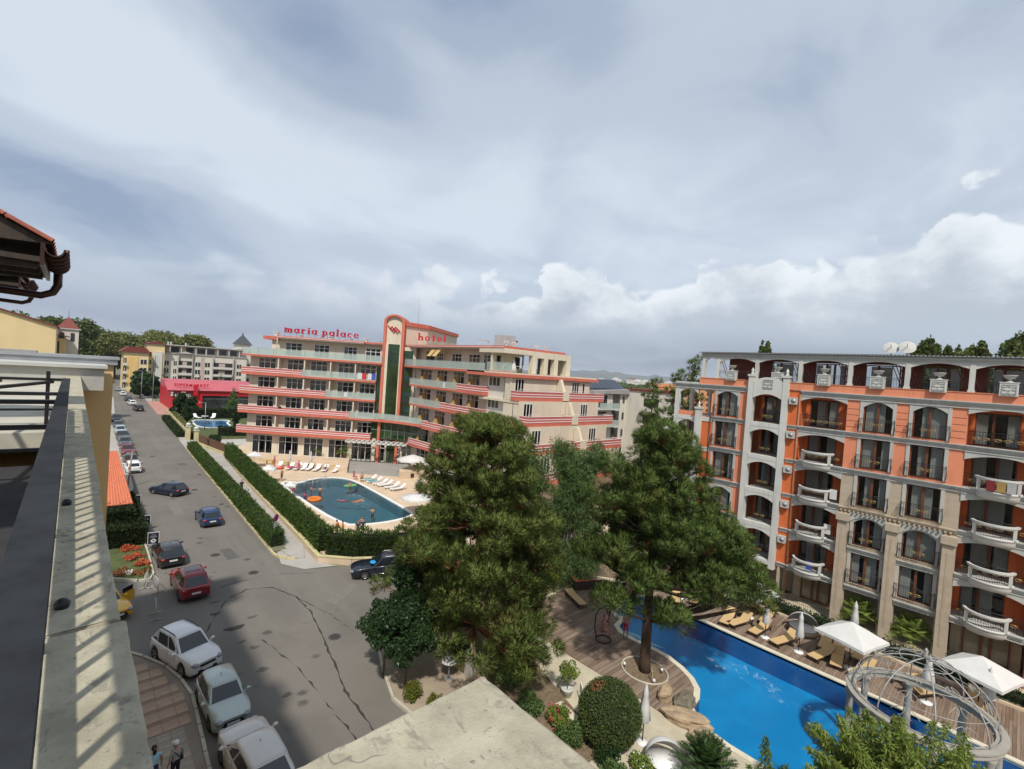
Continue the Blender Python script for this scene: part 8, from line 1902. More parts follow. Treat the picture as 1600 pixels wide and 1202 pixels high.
for i, (x, y, lb) in enumerate(((24.75,13.3, 'small yellow notice board on a stick at the foot of the pine'),(24.6,13.05, 'small white spotlight at the front of the ringed bed'),(25.9,13.3, 'small white spotlight at the right of the ringed bed'),(24.6,15.0, 'small white spotlight at the left of the ringed bed'))):
    t = thing('notice_board' if i == 0 else 'spotlight', lb, 'sign' if i == 0 else 'light', (x, y, .02),.7)
    if i == 0: MB().box(-.16,.16,-.015,.015,.25,.62).build('board', KERBY, t); MB().box(-.02,.02,.016,.04,0,.5).build('stake', WOODD, t)
    else: MB().lathe([(.001,.16),(.07,.16),(.08,.30),(.06,.31),(.001,.27)],8).build('lamp_head', PLASTW, t); MB().tube([(0,0,0),(0,0,.2)],.018,5).build('stake', IRON, t)
# wire gazebo on a stone ring over the end of the pool
gx, gy = 29.8,2.3; t = thing('gazebo', 'round gazebo with a stone ring on columns and a scrolled wire dome above', 'gazebo', (gx, gy, 0)); RS = mat('grey_cast_stone', (.31,.295,.255),.85,.1,1.5, stain=.3, stain_col=(.28,.265,.235))
b = MB(); b.lathe([(2.56,2.42),(2.84,2.42),(2.86,2.46),(2.84,2.64),(2.92,2.67),(2.92,2.74),(2.48,2.74),(2.48,2.68),(2.56,2.64),(2.56,2.42)],40, cap=False, sm=False); b.build('stone_ring', RS, t)
for k in range(8):
    a = 2*PI*(k+.35)/8; x, y = 2.7*math.cos(a),2.7*math.sin(a); b = MB(); b.lathe([(.26,-1.45),(.26,.0),(.2,.08),(.17,.15),(.15,1.1),(.14,2.0),(.2,2.3),(.24,2.41)],12,(x, y, 0)); b.build('column', RS, t)
WI = mat('rusty_white_wire', (.33,.32,.30),.6,.2,6, metal=.3); f = lambda e, a, r=2.65: (r*math.cos(e)*math.cos(a), r*math.cos(e)*math.sin(a),2.76+2.25*math.sin(e))
for k in range(8):
    a = 2*PI*(k+.35)/8; MB().tube([f(PI/2*i/14, a) for i in range(15)],.032,5).build('rib', WI, t)
    for j, (e0, s) in enumerate(((.22,.34),(.52,.30),(.86,.22))):
        a2 = a+PI/8; b = MB()
        for q in (-1,1): b.tube([f(e0+s*.5*(.2+.8*i/12)*math.sin(5.0*i/12)+(.12*i/12), a2+q*(.08+.22*(.3+.7*(1-i/12))*math.cos(5.0*i/12)*s*1.6)) for i in range(13)],.017,4, False)
        b.build('scroll', WI, t)
for e in (.02,.42,.80,1.2): MB().tube([f(e, 2*PI*i/48) for i in range(49)],.02,4).build('hoop', WI, t)
MB().lathe([(.1,0),(.16,.1),(.05,.22),(.1,.35),(.001,.5)],8,(0,0,5.0)).build('finial', WI, t)
DIMWHT_ = mat('towel_white_shaded', (.36,.36,.36),.9)  # white cloth, darkened for the shade inside the balcony
# hotel pool: white loungers, umbrellas
G2 = 'white loungers in the row before the hotel terrace wall'; dA = Vector((.74,-.673))
lp = None; LBW = ['pink towel draped', 'magenta towel covered', 'floral towel covered', 'bare and leftmost of three together', 'bare and middle of three together', 'bare and rightmost of three together', 'occupied', 'dark bag laden']
for i, (x, y) in enumerate(((23.1,74.8),(24.3,73.4),(25.2,72.7),(25.9,72.3),(26.5,71.7),(27.3,70.9),(28.2,70.1),(29.4,69.0))):
    lb = LBW[i]+' white lounger in the row before the terrace wall'
    if lp is None: lp = lounger_proto('white_lounger', lb, 'lounger', G2, PLASTW, PLASTW, R(38), 'plastic'); lp.location = (x, y, .4); lp.rotation_euler = (0,0, R(-128))
    else: copy_tree(lp, (x, y, .4), R(-128)+rnd.uniform(-.1,.1), lb)
G3 = 'white loungers on the right bank of the hotel pool'; TW_ = [mat('towel_turquoise', (.08,.34,.38),.9), mat('towel_magenta', (.5,.02,.16),.9), mat('towel_floral', (.35,.12,.16),.9,.9,6), mat('towel_orange', (.62,.17,.03),.9), mat('towel_blue', (.05,.09,.35),.9)]
for i, (x, y, lb) in enumerate(((31.3,61.7, 'white lounger with a turquoise towel nearest the entrance ramp'),(31.4,60.3, 'white lounger with a second turquoise towel on the right bank'),(31.6,59.0, 'bare white lounger after the turquoise pair on the right bank'),(31.8,58.0, 'bare white lounger in the middle of the right bank'),(32.1,56.6, 'bare white lounger next to the last on the right bank'),(32.3,55.4, 'bare white lounger last on the right bank, nearest the closed umbrella'))): copy_tree(lp, (x, y, .4), PI+rnd.uniform(-.08,.08), lb)['group'] = G3
for i, (x, y, a, m_, lb) in enumerate(((31.2,61.7, PI, TW_[0], 'turquoise towel spread on the first lounger of the right bank'),(31.3,60.3, PI, TW_[0], 'turquoise towel spread on the second lounger of the right bank'),(24.3,73.4, R(-128), TW_[1], 'magenta towel spread over a lounger before the terrace wall'),(25.2,72.7, R(-128), TW_[2], 'floral towel spread over a lounger before the terrace wall'))):
    o = MB().box(-.3,1.0,-.3,.3,.365,.38).build('towel', m_); o.location = (x, y, .4); o.rotation_euler = (0,0, a); tag(o, lb, 'towel')
for x, y, zz, lb in ((24.4,74.3,.4, 'slim closed white umbrella behind the magenta towel'),(26.9,72.6,.4, 'slim closed white umbrella behind the three bare loungers'),(33.3,52.2,.4, 'closed white umbrella on the right bank of the hotel pool')): closed_umbrella(lb, x, y, zz, 2.7, flare=.95, pole=PLASTW)
open_umbrella('big round white umbrella leaning over the right corner of the hotel pool', 28.9,45.6,.4,2.2,1.75,12, rise=.35, rz=.1, pole=PLASTW)
open_umbrella('white umbrella showing its top over the hedge halfway along the hotel pool', 19.3,66.6,.4,2.3,1.25,4, rz=.3, pole=PLASTW); open_umbrella('white umbrella at the far end of the thuja hedge', 20.2,76.8,.4,2.3,1.35,4, rz=.5, pole=PLASTW); open_umbrella('small white umbrella against the left side of the hotel pool', 19.4,58.2,.4,2.0,.9,4, rz=.3, pole=PLASTW)
for x, y, lb in ((38.3,62.2, 'large white cafe umbrella left one beside the hotel pool'),(40.2,57.6, 'large white cafe umbrella next to the left cafe umbrella'),(39.0,53.5, 'large white cafe umbrella farther right behind the broad pine')): open_umbrella(lb, x, y, .4,3.2,2.4,8, rz=.2, rise=.75, pole=PLASTW, group='white cafe umbrellas at the hotel terrace')
for i, (x, y) in enumerate(((37.6,61.5),(38.9,62.8),(37.5,62.9),(38.9,61.3))):
    t = thing('cafe_chair', ['near left', 'far right', 'far left', 'near right'][i]+' dark cafe chair at the table under the left cafe umbrella', 'chair', (x, y, .4), i*1.5, 'dark cafe chairs under the white umbrella'); MB().box(-.24,.24,-.24,.24,.42,.47).build('seat', DBROWN, t); MB().box(-.24,-.2,-.24,.24,.47,.95).build('backrest', DBROWN, t)
    for a, c in ((-.2,-.2),(.2,-.2),(-.2,.2),(.2,.2)): MB().box(a-.02, a+.02, c-.02, c+.02,0,.42).build('leg', DBROWN, t)
t = thing('cafe_table', 'dark cafe table under the left white cafe umbrella', 'table', (38.2,62.0,.4)); MB().lathe([(.001,.7),(.4,.7),(.4,.74),(.001,.74)],12).build('table_top', DBROWN, t); MB().tube([(0,0,0),(0,0,.7)],.04,6).build('leg', IRON, t)
for i, (x, y, lb) in enumerate(((22.6,77.6, 'small yellow table leftmost before the terrace wall'),(24.2,75.6, 'small yellow table behind the pink towel lounger'),(27.2,72.9, 'small yellow table behind the three bare loungers'),(29.6,70.3, 'small yellow table at the right end of the lounger row'))):
    t = thing('side_table', lb, 'table', (x, y, .4), R(-42), 'yellow tables along the terrace wall'); MB().box(-.5,.5,-.25,.25,.62,.68).build('table_top', mat('yellow_table', (.52,.36,.07),.7), t)
    for a in (-.45,.45): MB().box(a-.03, a+.03,-.2,.2,0,.62).build('leg', mat('yellow_table', (.52,.36,.07)), t)
tag(MB().lathe([(.001,0),(.3,0),(.34,.6),(.3,.62),(.001,.6)],10,(37.6,71.3,1.02)).build('waste_bin', BLACKP), 'black bin with yellow lid before the hotel entrance', 'bin'); bpy.data.objects['waste_bin'].data; MB().lathe([(.001,.62),(.36,.62),(.34,.72),(.001,.75)],10,(37.6,71.3,1.02)).build('lid', mat('yellow_lid', (.5,.38,.03)), bpy.data.objects['waste_bin'])
# rings of metal rails round the shallow corner of the hotel pool
t = thing('pool_railing', 'pale metal railing round the shallow children corner of the hotel pool', 'railing', (0,0,0)); pts = [(20.8,63.6),(23.6,62.6),(26.0,63.9),(26.3,65.6)]
for z in (.75,1.1): MB().tube([(x, y, z) for x, y in pts],.025,5).build('rail', TRIM, t)
for a, c in zip(pts, pts[1:]):
    for k in range(3): q = Vector(a).lerp(Vector(c), k/3); MB().tube([(q.x, q.y, .0),(q.x, q.y, 1.1)],.02,5).build('post', TRIM, t)
# small pool loungers, towels over balconies, signs, posts, lamps
for i, (x, y, lb) in enumerate(((22.9,138.6, 'left cream chair at the far edge of the small blue pool'),(26.4,138.4, 'right cream chair at the far edge of the small blue pool'))): o = copy_tree(lp, (x, y, .12), R(250 if i else 290), lb); o['group'] = 'cream chairs by the small pool'; o.scale = (1.3,1.3,1.6)
t = thing('round_table', 'round white table between two cream chairs by the small pool', 'table', (24.6,138.5,.12)); MB().lathe([(.001,.7),(.8,.7),(.8,.78),(.001,.78)],14).build('table_top', PLASTW, t); MB().tube([(0,0,0),(0,0,.7)],.1,6).build('leg', PLASTW, t)
def towel(label, F, u, w, z, wd, h, m_): o = MB(F).box(u, u+wd, w-.03, w, z-h, z).build('hanging_towel', m_); tag(o, label, 'towel')
for u, wd, m_, lb in ((18.0,.7, CANVAS, 'white towel drying on the glass balcony, leftmost of the laundry'),(18.75,.65, mat('towel_red', (.5,.03,.04),.9), 'red towel drying on the glass balcony of the hotel'),(19.65,.6, CANVAS, 'white towel between the red and blue towels on the hotel balcony'),(20.25,.62, TW_[4], 'blue towel drying at the right end of the hotel balcony laundry')): towel(lb, FA, u, -1.31,15.3, wd, 1.0, m_)
towel('single white towel hanging on the second glass balcony of the hotel', FA, 16.0,-1.31,12.0,.55,.75, CANVAS); towel('white towel hanging on the glass balcony right of the entrance tower', FB, 9.9,-1.51,14.9,.6,.8, CANVAS); towel('dark cloth hanging over the striped balcony of the hotel', FA, 5.6,-1.36,9.0,.5,.3, IRON)
for y, z, m_, lb in ((10.6,3.55, TW_[4], 'blue cloth hanging on the lowest curved balcony of the left bay'),(9.6,6.8, CANVAS, 'white towel hanging on the railing behind the second curved balcony'),(9.4,9.55, CANVAS, 'white towel hanging on the railing behind the third curved balcony')):
    tag(MB().box(XB-.02, XB+.03, y-.25, y+.2, z-.5, z+.25).build('hanging_towel', m_), lb, 'towel')
for y, m_, lb in ((.55, mat('towel_yellow_shaded', (.3,.2,.06),.9), 'yellow towel on the top curved balcony at the right edge'),(.1, DIMWHT_, 'shade-dimmed white towel on the top curved balcony at the right edge'),(1.0, mat('towel_red_shaded', (.16,.02,.02),.9), 'shade-dimmed red towel on the top curved balcony at the right edge')): tag(MB().box(XB-.95, XB-.9, y-.2, y+.2,11.75,12.38).build('hanging_towel', m_), lb, 'towel')  # the dimness inside the balcony is put into these cloth colours
t = thing('no_parking_sign', 'round blue and red no stopping sign with a white plate on a thin post', 'sign', (13.85,44.95,.1), R(40)); MB().tube([(0,0,0),(0,0,2.75)],.035,6).build('post', GREYM, t)
def disc(par, nm, r, y, m_, z=2.4): b = MB(); b.slab([(r*math.cos(2*PI*k/24), z+r*math.sin(2*PI*k/24)) for k in range(24)], y, y+.012, 'y'); return b.build(nm, m_, par)
SGR = mat('sign_red', (.45,.02,.04),.4); disc(t, 'sign_rim', .34,-.06, SGR); disc(t, 'sign_face', .27,-.075, mat('sign_blue', (.02,.06,.3),.4)); b = MB(); b.bar((-.18,-.085,2.22),(.18,-.085,2.58),.01,.07); b.bar((-.18,-.088,2.58),(.18,-.088,2.22),.01,.07); b.build('sign_cross', SGR, t); MB().box(-.28,.28,-.06,-.045,1.55,1.95).build('plate', WHITE, t)
def lamp(label, x, y, H): t = thing('street_lamp', label, 'street lamp', (x, y, 0)); MB().tube([(0,0,0),(0,0, H)],[.09,.05],7).build('post', GREYM, t); MB().bar((0,0, H),(-1.0,-.3, H+.1),.08).build('arm', GREYM, t); MB().blobby((-1.1,-.33, H+.08),(.35,.16,.08),8,5).build('lamp_head', GREYM, t)
lamp('tall pale street lamp beside the dark roadside trees', 15.9,187,9.5); lamp('grey street lamp post in front of the left end of the supermarket', 18.7,186,9.5); lamp('slim lamp post standing at the near edge of the small blue pool', 21.2,119,6.0)
fn = thing('baluster_fence', 'sand coloured baluster fence between the sidewalk and the small pool garden', 'fence', (0,0,0)); MB().bar((16.45,107,.35),(17.75,145.5,.35),.3,.5).build('base_wall', SANDP, fn); MB().bar((16.45,107,1.55),(17.75,145.5,1.55),.12,.1).build('top_rail', SANDP, fn)
for k in range(15): q = Vector((16.45,107)).lerp(Vector((17.75,145.5)), k/14); MB().box(q.x-.16, q.x+.16, q.y-.16, q.y+.16,.0,1.75).build('post', KERBY, fn)
for k in range(14):
    for j in range(1,6): q = Vector((16.45,107)).lerp(Vector((17.75,145.5)),(k+j/6)/14); MB().box(q.x-.05, q.x+.05, q.y-.05, q.y+.05,.6,1.5).build('baluster', SANDP, fn)
for i, (x, y, lb) in enumerate(((16.4,106.7, 'sand coloured gate pillar with a white lamp, the farther of two'),(16.75,100.9, 'sand coloured gate pillar with a white lamp, the nearer of two'))):
    t = thing('gate_pillar', lb, 'pillar', (x, y, 0)); MB().box(-.32,.32,-.32,.32,0,2.6).build('shaft', KERBY, t); MB().box(-.42,.42,-.42,.42,2.6,2.75).build('cap', WHITE, t); MB().blobby((0,0,3.05),(.42,.42,.3),10,6).build('lamp', WHITE, t)
fb = thing('brown_fence', 'dark brown panel fence between the nearer gate pillar and the thuja hedge', 'fence', (0,0,0)); A_, C_ = Vector((17.1,100.4)), Vector((19.0,88.0)); MB().bar((A_.x, A_.y, .3),(C_.x, C_.y, .3),.3,.6).build('base_wall', KERBY, fb)
for k in range(26): a = A_.lerp(C_, k/26+.003); c = A_.lerp(C_, (k+1)/26-.003); MB().bar((a.x, a.y, 1.3),(c.x, c.y, 1.3),.06,1.35).build('board', mat('brown_board', (.12,.06,.035),.8,.15,3), fb)
pr_ = thing('pram', 'small grey pram pushed along the sidewalk beside the person in black', 'pram', (15.85,62.6,.11), R(-95)); MB().blobby((0,0,.62),(.36,.22,.2),10,6).build('seat', GREYM, pr_); MB().tube([(-.3,0,.6),(-.6,0,1.0)],.02,5).build('handle', IRON, pr_)
for x in (-.3,.3):
    for y in (-.22,.22): b = MB(); b.lathe([(.001,-.02),(.12,-.02),(.12,.02),(.001,.02)],10); w = b.build('wheel', TYRE, pr_); w.location = (x, y, .12); w.rotation_euler = (PI/2,0,0)
    MB().bar((x, -.2,.14),(x, .2,.14),.03).build('axle', IRON, pr_); MB().bar((x, 0,.14),(0,0,.55),.03).build('frame', IRON, pr_)
t = thing('metal_chair', 'white garden chair with a pink towel half hidden behind the clipped ball', 'chair', (20.3,14.5,-.02), R(-40)); MB().box(-.25,.3,-.26,.26,.40,.45).build('seat', PLASTW, t); MB().box(-.3,-.25,-.26,.26,.45,.98).build('backrest', PLASTW, t)
for a in (-.24,.26):
    for c in (-.22,.22): MB().box(a-.02, a+.02, c-.02, c+.02,0,.4).build('leg', IRON, t)
# water toys
def toy_ring(label, x, y, z, r, m_): b = MB(); b.tube([(r*math.cos(2*PI*k/18), r*math.sin(2*PI*k/18),0) for k in range(19)], r*.34,8, False); o = b.build('swim_ring', m_); o.location = (x, y, z); tag(o, label, 'swim ring')
toy_ring('orange inflatable ring floating near the left wall of the hotel pool', 21.6,56.4,.36,.62, TW_[3]); toy_ring('orange red swim ring leaning beside the loungers', 22.9,74.1,.62,.5, mat('ring_red', (.6,.1,.05),.5))
o = MB().blobby((0,0,0),(1.0,.55,.09),14,6).build('air_mattress', mat('green_float', (.16,.36,.12),.5)); o.location = (28.0,60.8,.33); tag(o, 'green air mattress floating at the far right of the hotel pool', 'float')
tag(MB().lathe([(.45,0),(.5,.06),(.45,.12),(.3,.1),(.3,.02)],16,(41.0,64.8,8.35)).build('swim_ring', mat('ring_pale', (.6,.33,.25),.6,.5,4)), 'patterned swim ring hanging at the curved glass balcony right of the tower', 'swim ring')
# ---------------------------------------------------------------- people
def joints(pose):
    "y left, x forward, z up, standing height 1.72"
    J = dict(pel=(0,0,.95), che=(0,0,1.28), nk=(0,0,1.47), hd=(.02,0,1.53))
    for s, n in ((1, 'L'),(-1, 'R')):
        J['sh'+n] = (0, s*.185,1.41); J['el'+n] = (-.03, s*.25,1.14); J['wr'+n] = (.06, s*.25,.91); J['hp'+n] = (0, s*.095,.90); J['kn'+n] = (.03, s*.105,.49); J['an'+n] = (-.02, s*.11,.08); J['to'+n] = (.14, s*.13,.035)
    def upd(**k): J.update(k)
    if pose == 'walk':
        upd(knL=(.17,.10,.50), anL=(.24,.10,.11), toL=(.38,.11,.05), knR=(-.04,-.10,.49), anR=(-.28,-.10,.14), toR=(-.16,-.11,.04), elL=(-.12,.25,1.16), wrL=(-.10,.25,.93), elR=(.08,-.25,1.15), wrR=(.22,-.24,.97))
    elif pose == 'push': upd(elL=(.02,.25,1.15), wrL=(.28,.2,1.02), elR=(.02,-.25,1.15), wrR=(.28,-.2,1.02), knL=(.12,.1,.5), anL=(.16,.1,.09), toL=(.3,.11,.04), anR=(-.2,-.1,.12), toR=(-.08,-.1,.035))
    elif pose == 'sit':
        d = .50
        for k in list(J): J[k] = (J[k][0], J[k][1], J[k][2]-d)
        for s, n in ((1, 'L'),(-1, 'R')): upd(**{'kn'+n: (.42, s*.12,.46), 'an'+n: (.46, s*.12,.07), 'to'+n: (.62, s*.12,.04), 'el'+n: (.06, s*.25,.68), 'wr'+n: (.28, s*.17,.55)})
    elif pose == 'lie':
        for k, v in list(J.items()): J[k] = (v[2]-.95, v[1],.14+v[0]*.6)
        upd(nk=(.50,0,.24), hd=(.58,0,.30), che=(.32,0,.18), knL=(-.44,.12,.28), knR=(-.46,-.12,.16))
    elif pose == 'swim':
        for k, v in list(J.items()): J[k] = (v[0], v[1], v[2]-1.22)
        upd(elL=(.22,.30,.06), wrL=(.44,.24,.04), elR=(.2,-.32,.04), wrR=(.40,-.30,.02))
    elif pose == 'prone':
        for k, v in list(J.items()): J[k] = (v[2]-1.0, v[1],.02-v[0]*.3)
        upd(nk=(.48,0,.07), hd=(.56,0,.12), elL=(.55,.32,.03), wrL=(.75,.22,.04), elR=(.5,-.34,.0), wrR=(.34,-.42,.0))
    return J
SEG = [('pel', 'che', 'top'),('che', 'nk', 'top'),('nk', 'hd', 'skin')]
for n_ in 'LR': SEG += [('che', 'sh'+n_, 'top'),('sh'+n_, 'el'+n_, 'slv'),('el'+n_, 'wr'+n_, 'skin'),('pel', 'hp'+n_, 'bot'),('hp'+n_, 'kn'+n_, 'bot'),('kn'+n_, 'an'+n_, 'leg'),('an'+n_, 'to'+n_, 'shoe')]
RAD = dict(pel=.135, che=.145, nk=.055, hd=.05, sh=.062, el=.043, wr=.03, hp=.088, kn=.058, an=.042, to=.032)
PCACHE = {}
def person(label, x, y, z, rz, pose, top, bot, hairm=HAIR, leg=None, slv=None, shoe=None, hat=None, group=None, s=1.0, female=False):
    leg = leg or SKIN; slv = slv or top; shoe = shoe or SKIN; key = (pose, female)
    t = thing('person', label, 'person', (x, y, z), rz, group); t.scale = (s, s, s)
    J = joints(pose)
    if key not in PCACHE:
        names = list(J); me = bpy.data.meshes.new('body'); E_ = [(names.index(a), names.index(c)) for a, c, _ in SEG]; me.from_pydata([J[n] for n in names], E_, []); o = bpy.data.objects.new('body', me); COL.objects.link(o); sk = o.modifiers.new('skin', 'SKIN'); sk.use_smooth_shade = True
        for i, n in enumerate(names):
            r = RAD.get(n, RAD.get(n[:2],.05)); r *= .9 if female else 1; v = me.skin_vertices[0].data[i]; w = 1.0 if n in ('pel', 'che') else 0; v.radius = (r*(.8 if w else 1), r*(1.12 if w else 1)); v.use_root = n == 'pel'
        o.modifiers.new('sub', 'SUBSURF').levels = 1; dg = bpy.context.evaluated_depsgraph_get(); ev = bpy.data.meshes.new_from_object(o.evaluated_get(dg)); bpy.data.objects.remove(o)
        V = [tuple(v.co) for v in ev.vertices]; F = [tuple(p.vertices) for p in ev.polygons]; tags = []
        for f in F:
            c = sum((Vector(V[i]) for i in f), Vector())/len(f); best = (9, 'top')
            for a, b_, k in SEG:
                A, B = Vector(J[a]), Vector(J[b_]); u = max(0, min(1,(c-A).dot(B-A)/max(1e-6,(B-A).length_squared))); d_ = (c-(A+(B-A)*u)).length/RAD.get(a, RAD.get(a[:2],.05))
                if d_ < best[0]: best = (d_, 'skin' if (k == 'top' and b_ == 'nk' and u > .8) else ('bot' if k == 'top' and a == 'pel' and u < .22 else ('skin' if k == 'slv' and u > .55 else k)))
            tags.append(best[1])
        # head with nose and ears, hands with five fingers
        nk, hd = Vector(J['nk']), Vector(J['hd']); ax = (hd-nk).normalized() if pose in ('lie', 'prone') else Vector((.12,0,1)).normalized(); hc = hd+ax*.09; fw_ = Vector((1,0,0)) if pose not in ('lie', 'prone') else Vector((0,0,1 if pose == 'lie' else .3)); b = MB(); b.blobby(tuple(hc),(.092,.078,.118) if pose not in ('lie', 'prone') else (.118,.078,.092),12,9); b.blobby(tuple(hc+fw_*.092-ax*.02),(.022,.016,.024),6,4)
        for q in (1,-1): b.blobby(tuple(hc+Vector((0, q*.08,0))),(.02,.012,.03),6,4)
        for q, n in ((1, 'L'),(-1, 'R')):
            w_, e_ = Vector(J['wr'+n]), Vector(J['el'+n]); d_ = (w_-e_).normalized(); sd_ = d_.cross(Vector((0,1,0.01))).normalized(); b.blobby(tuple(w_+d_*.05),(.034,.022,.048),8,5)
            for k, ln in enumerate((.065,.078,.07,.055)): p = w_+d_*.085+sd_*(.024*(1.5-k)/1.5); b.tube([tuple(p), tuple(p+d_*ln*.55), tuple(p+d_*ln*.95+Vector((.012,-q*.01,0)))],[.009,.008,.006],5)
            p = w_+d_*.035+sd_*.03; b.tube([tuple(p), tuple(p+d_*.03+sd_*.025), tuple(p+d_*.06+sd_*.028)],[.011,.009,.007],5)
        o_ = len(V); V += b.v; F += [tuple(i+o_ for i in f) for f in b.f]; tags += ['skin']*len(b.f)
        h = MB(); n_ = 12; rows = []
        for i in range(6):
            e = .15+i*.30; rows.append([h.P(tuple(hc+ax*.012+(ax*math.cos(e)*.118+(Vector((0,1,0))*math.sin(2*PI*k/n_)*.088+(-fw_)*(math.cos(2*PI*k/n_)*.1-.012))*math.sin(e))*1.06)) for k in range(n_)])
        rows = [[r[k] for k in range(n_)] for r in rows]
        for i, (A, B) in enumerate(zip(rows, rows[1:])):
            for k in range(n_):
                if i < 2 or math.cos(2*PI*(k+.5)/n_) > (-.45 if i < 3 else .15): h.face((A[k], B[k], B[(k+1) % n_], A[(k+1) % n_]), True)
        h.face(rows[0], True)
        if female: c0 = hc-fw_*.085; h.blobby(tuple(c0-ax*.08),(.05,.07,.11) if pose not in ('lie', 'prone') else (.11,.07,.05),8,6)
        PCACHE[key] = (V, F, tags, h, hc, ax, fw_)
    V, F, tags, h, hc, ax, fw_ = PCACHE[key]
    mats = [SKIN, top, bot, slv, leg, shoe]; ix = dict(skin=0, top=1, bot=2, slv=3, leg=4, shoe=5); me = bpy.data.meshes.new('body'); me.from_pydata(V, [], F)
    for m_ in mats: me.materials.append(m_)
    me.polygons.foreach_set('material_index', [ix[k] for k in tags]); me.polygons.foreach_set('use_smooth', [True]*len(F)); link('body', me, t); link('hair', h.mesh('hair', hairm), t)
    if hat:
        b = MB(); b.lathe([(.108,.02),(.112,.05),(.09,.11),(.04,.135),(.001,.14)],14, tuple(hc)); b.blobby((hc.x+.13,0, hc.z+.03),(.085,.08,.012),10,4); b.build('cap', hat, t)
    return t
C_ = lambda n, c: mat('cloth_'+n, c, .9,.1,6)
LBLU, GRYC, BLKC, WHC, REDC, NVY = C_('light_blue', (.30,.52,.62)), C_('grey', (.30,.29,.27)), C_('black', (.015,.015,.018)), C_('white', (.66,.66,.64)), C_('red', (.42,.04,.05)), C_('navy', (.03,.04,.1))
person('woman in a pale blue shirt walking on the grey pavers at the bottom left', 2.78,21.55,.12, R(95), 'stand', LBLU, NVY, female=True, slv=SKIN)
q = person('man in a grey shirt and white cap with a black shoulder bag, bottom left', 3.45,21.35,.12, R(115), 'stand', GRYC, BLKC, hat=WHC, slv=GRYC)
b = MB(); b.tube([(.03,.15,1.46),(.15,.04,1.28),(.14,-.1,1.08),(.02,-.2,1.0),(-.13,-.06,1.14),(-.12,.08,1.34),(.03,.15,1.46)],.016,5); o = b.build('shoulder_bag', BLKC); o.location = q.location; o.rotation_euler = q.rotation_euler; tag(o, 'black cross body bag worn by the man in the white cap', 'bag'); MB().cbox((.1,-.24,.95),(.22,.09,.2)).build('pouch', BLKC, o)
person('person in black walking along the sidewalk with the pram', 15.45,63.45,.11, R(-85), 'push', BLKC, BLKC, leg=BLKC, slv=BLKC, shoe=BLKC)
person('sunburnt person in red swim shorts and white cap standing by the pool steps', 27.3,16.75,.05, R(40), 'stand', SKIN, REDC, hat=WHC)
person('person sitting in the hanging egg chair on the deck', 26.05,17.6,.38, R(-60), 'sit', C_('floral', (.35,.16,.18)), GRYC, female=True)
person('person in grey standing at the round end of the pool behind the egg chair', 28.1,18.6,.06, R(120), 'stand', GRYC, NVY)
PW = [(21.0,66.6,.42, 'stand', 'dark haired bather standing at the far left corner of the hotel pool', 0),(20.15,59.6,.44, 'sit', 'bather sitting on the left wall of the hotel pool', 1),(22.9,61.0,0, 'swim', 'swimmer wearing an orange ring near the shallow corner', 2),(23.7,60.2,0, 'swim', 'dark haired swimmer next to the one wearing a ring', 0),(21.3,58.6,0, 'swim', 'dark haired swimmer just above the orange inflatable ring', 1),(28.0,60.7,.12, 'swim', 'bather leaning on the green air mattress', 2),(30.2,62.1,.42, 'sit', 'bather sitting on the pool edge beside the green mattress', 0),(29.6,63.4,.42, 'sit', 'bather sitting farther back at the pool edge corner', 1),(25.8,53.4,0, 'prone', 'swimmer stretched out in the middle of the hotel pool', 2),(25.3,48.8,0, 'swim', 'dark haired swimmer with arms spread nearest the big round umbrella', 0),(24.4,54.5,-.1, 'prone', 'swimmer mostly under water near the middle of the pool', 1),(22.9,46.3,0, 'swim', 'bather standing in the water at the near end of the pool', 2)]
SW = [C_('swim_dark', (.03,.03,.05)), C_('swim_pink', (.5,.08,.16)), C_('swim_orange', (.55,.16,.03))]
for i, (x, y, z, po, lb, k) in enumerate(PW): person(lb, x, y, (.30 if z < .2 else z-.02)+(z if z < .2 else 0), R(200+67*i), po, SKIN if k != 1 else SW[1], SW[k], female=k == 1)
for i, (x, y, po, lb, k) in enumerate(((18.6,42.7, 'stand', 'bather in orange standing behind the near hedge, leftmost', 2),(19.0,42.3, 'stand', 'bather in orange and black behind the near hedge, second from the left', 2),(20.2,41.7, 'stand', 'bather in dark swimwear behind the near hedge', 0),(20.8,41.9, 'stand', 'dark clad bather behind the near hedge, rightmost', 0),(22.6,75.4, 'stand', 'person bending beside the pink towels before the terrace wall', 1),(25.3,73.0, 'sit', 'person sitting on the floral towel lounger', 1))): person(lb, x, y, .42, R(120+50*i), po, SW[k], SW[k])
person('sunbather lying on the occupied white lounger before the terrace wall', 28.15,70.05,.72, R(52), 'lie', SKIN, SW[0]); person('woman in orange sitting on the ground by the right bank umbrella', 33.0,51.6,.0, R(150), 'sit', SW[2], SW[2], female=True); person('dark haired person beside the woman in orange on the right bank', 33.4,51.0,.0, R(170), 'sit', SKIN, SW[0])
tag(MB().blobby((32.4,51.4,.46),(.8,.5,.04),10,4).build('beach_towel', TW_[3]), 'orange beach towel spread on the right bank under the closed umbrella', 'towel'); tag(MB().blobby((32.3,50.3,.46),(.7,.5,.04),10,4).build('beach_towel', TW_[2]), 'floral beach towel spread on the right bank by the orange one', 'towel')
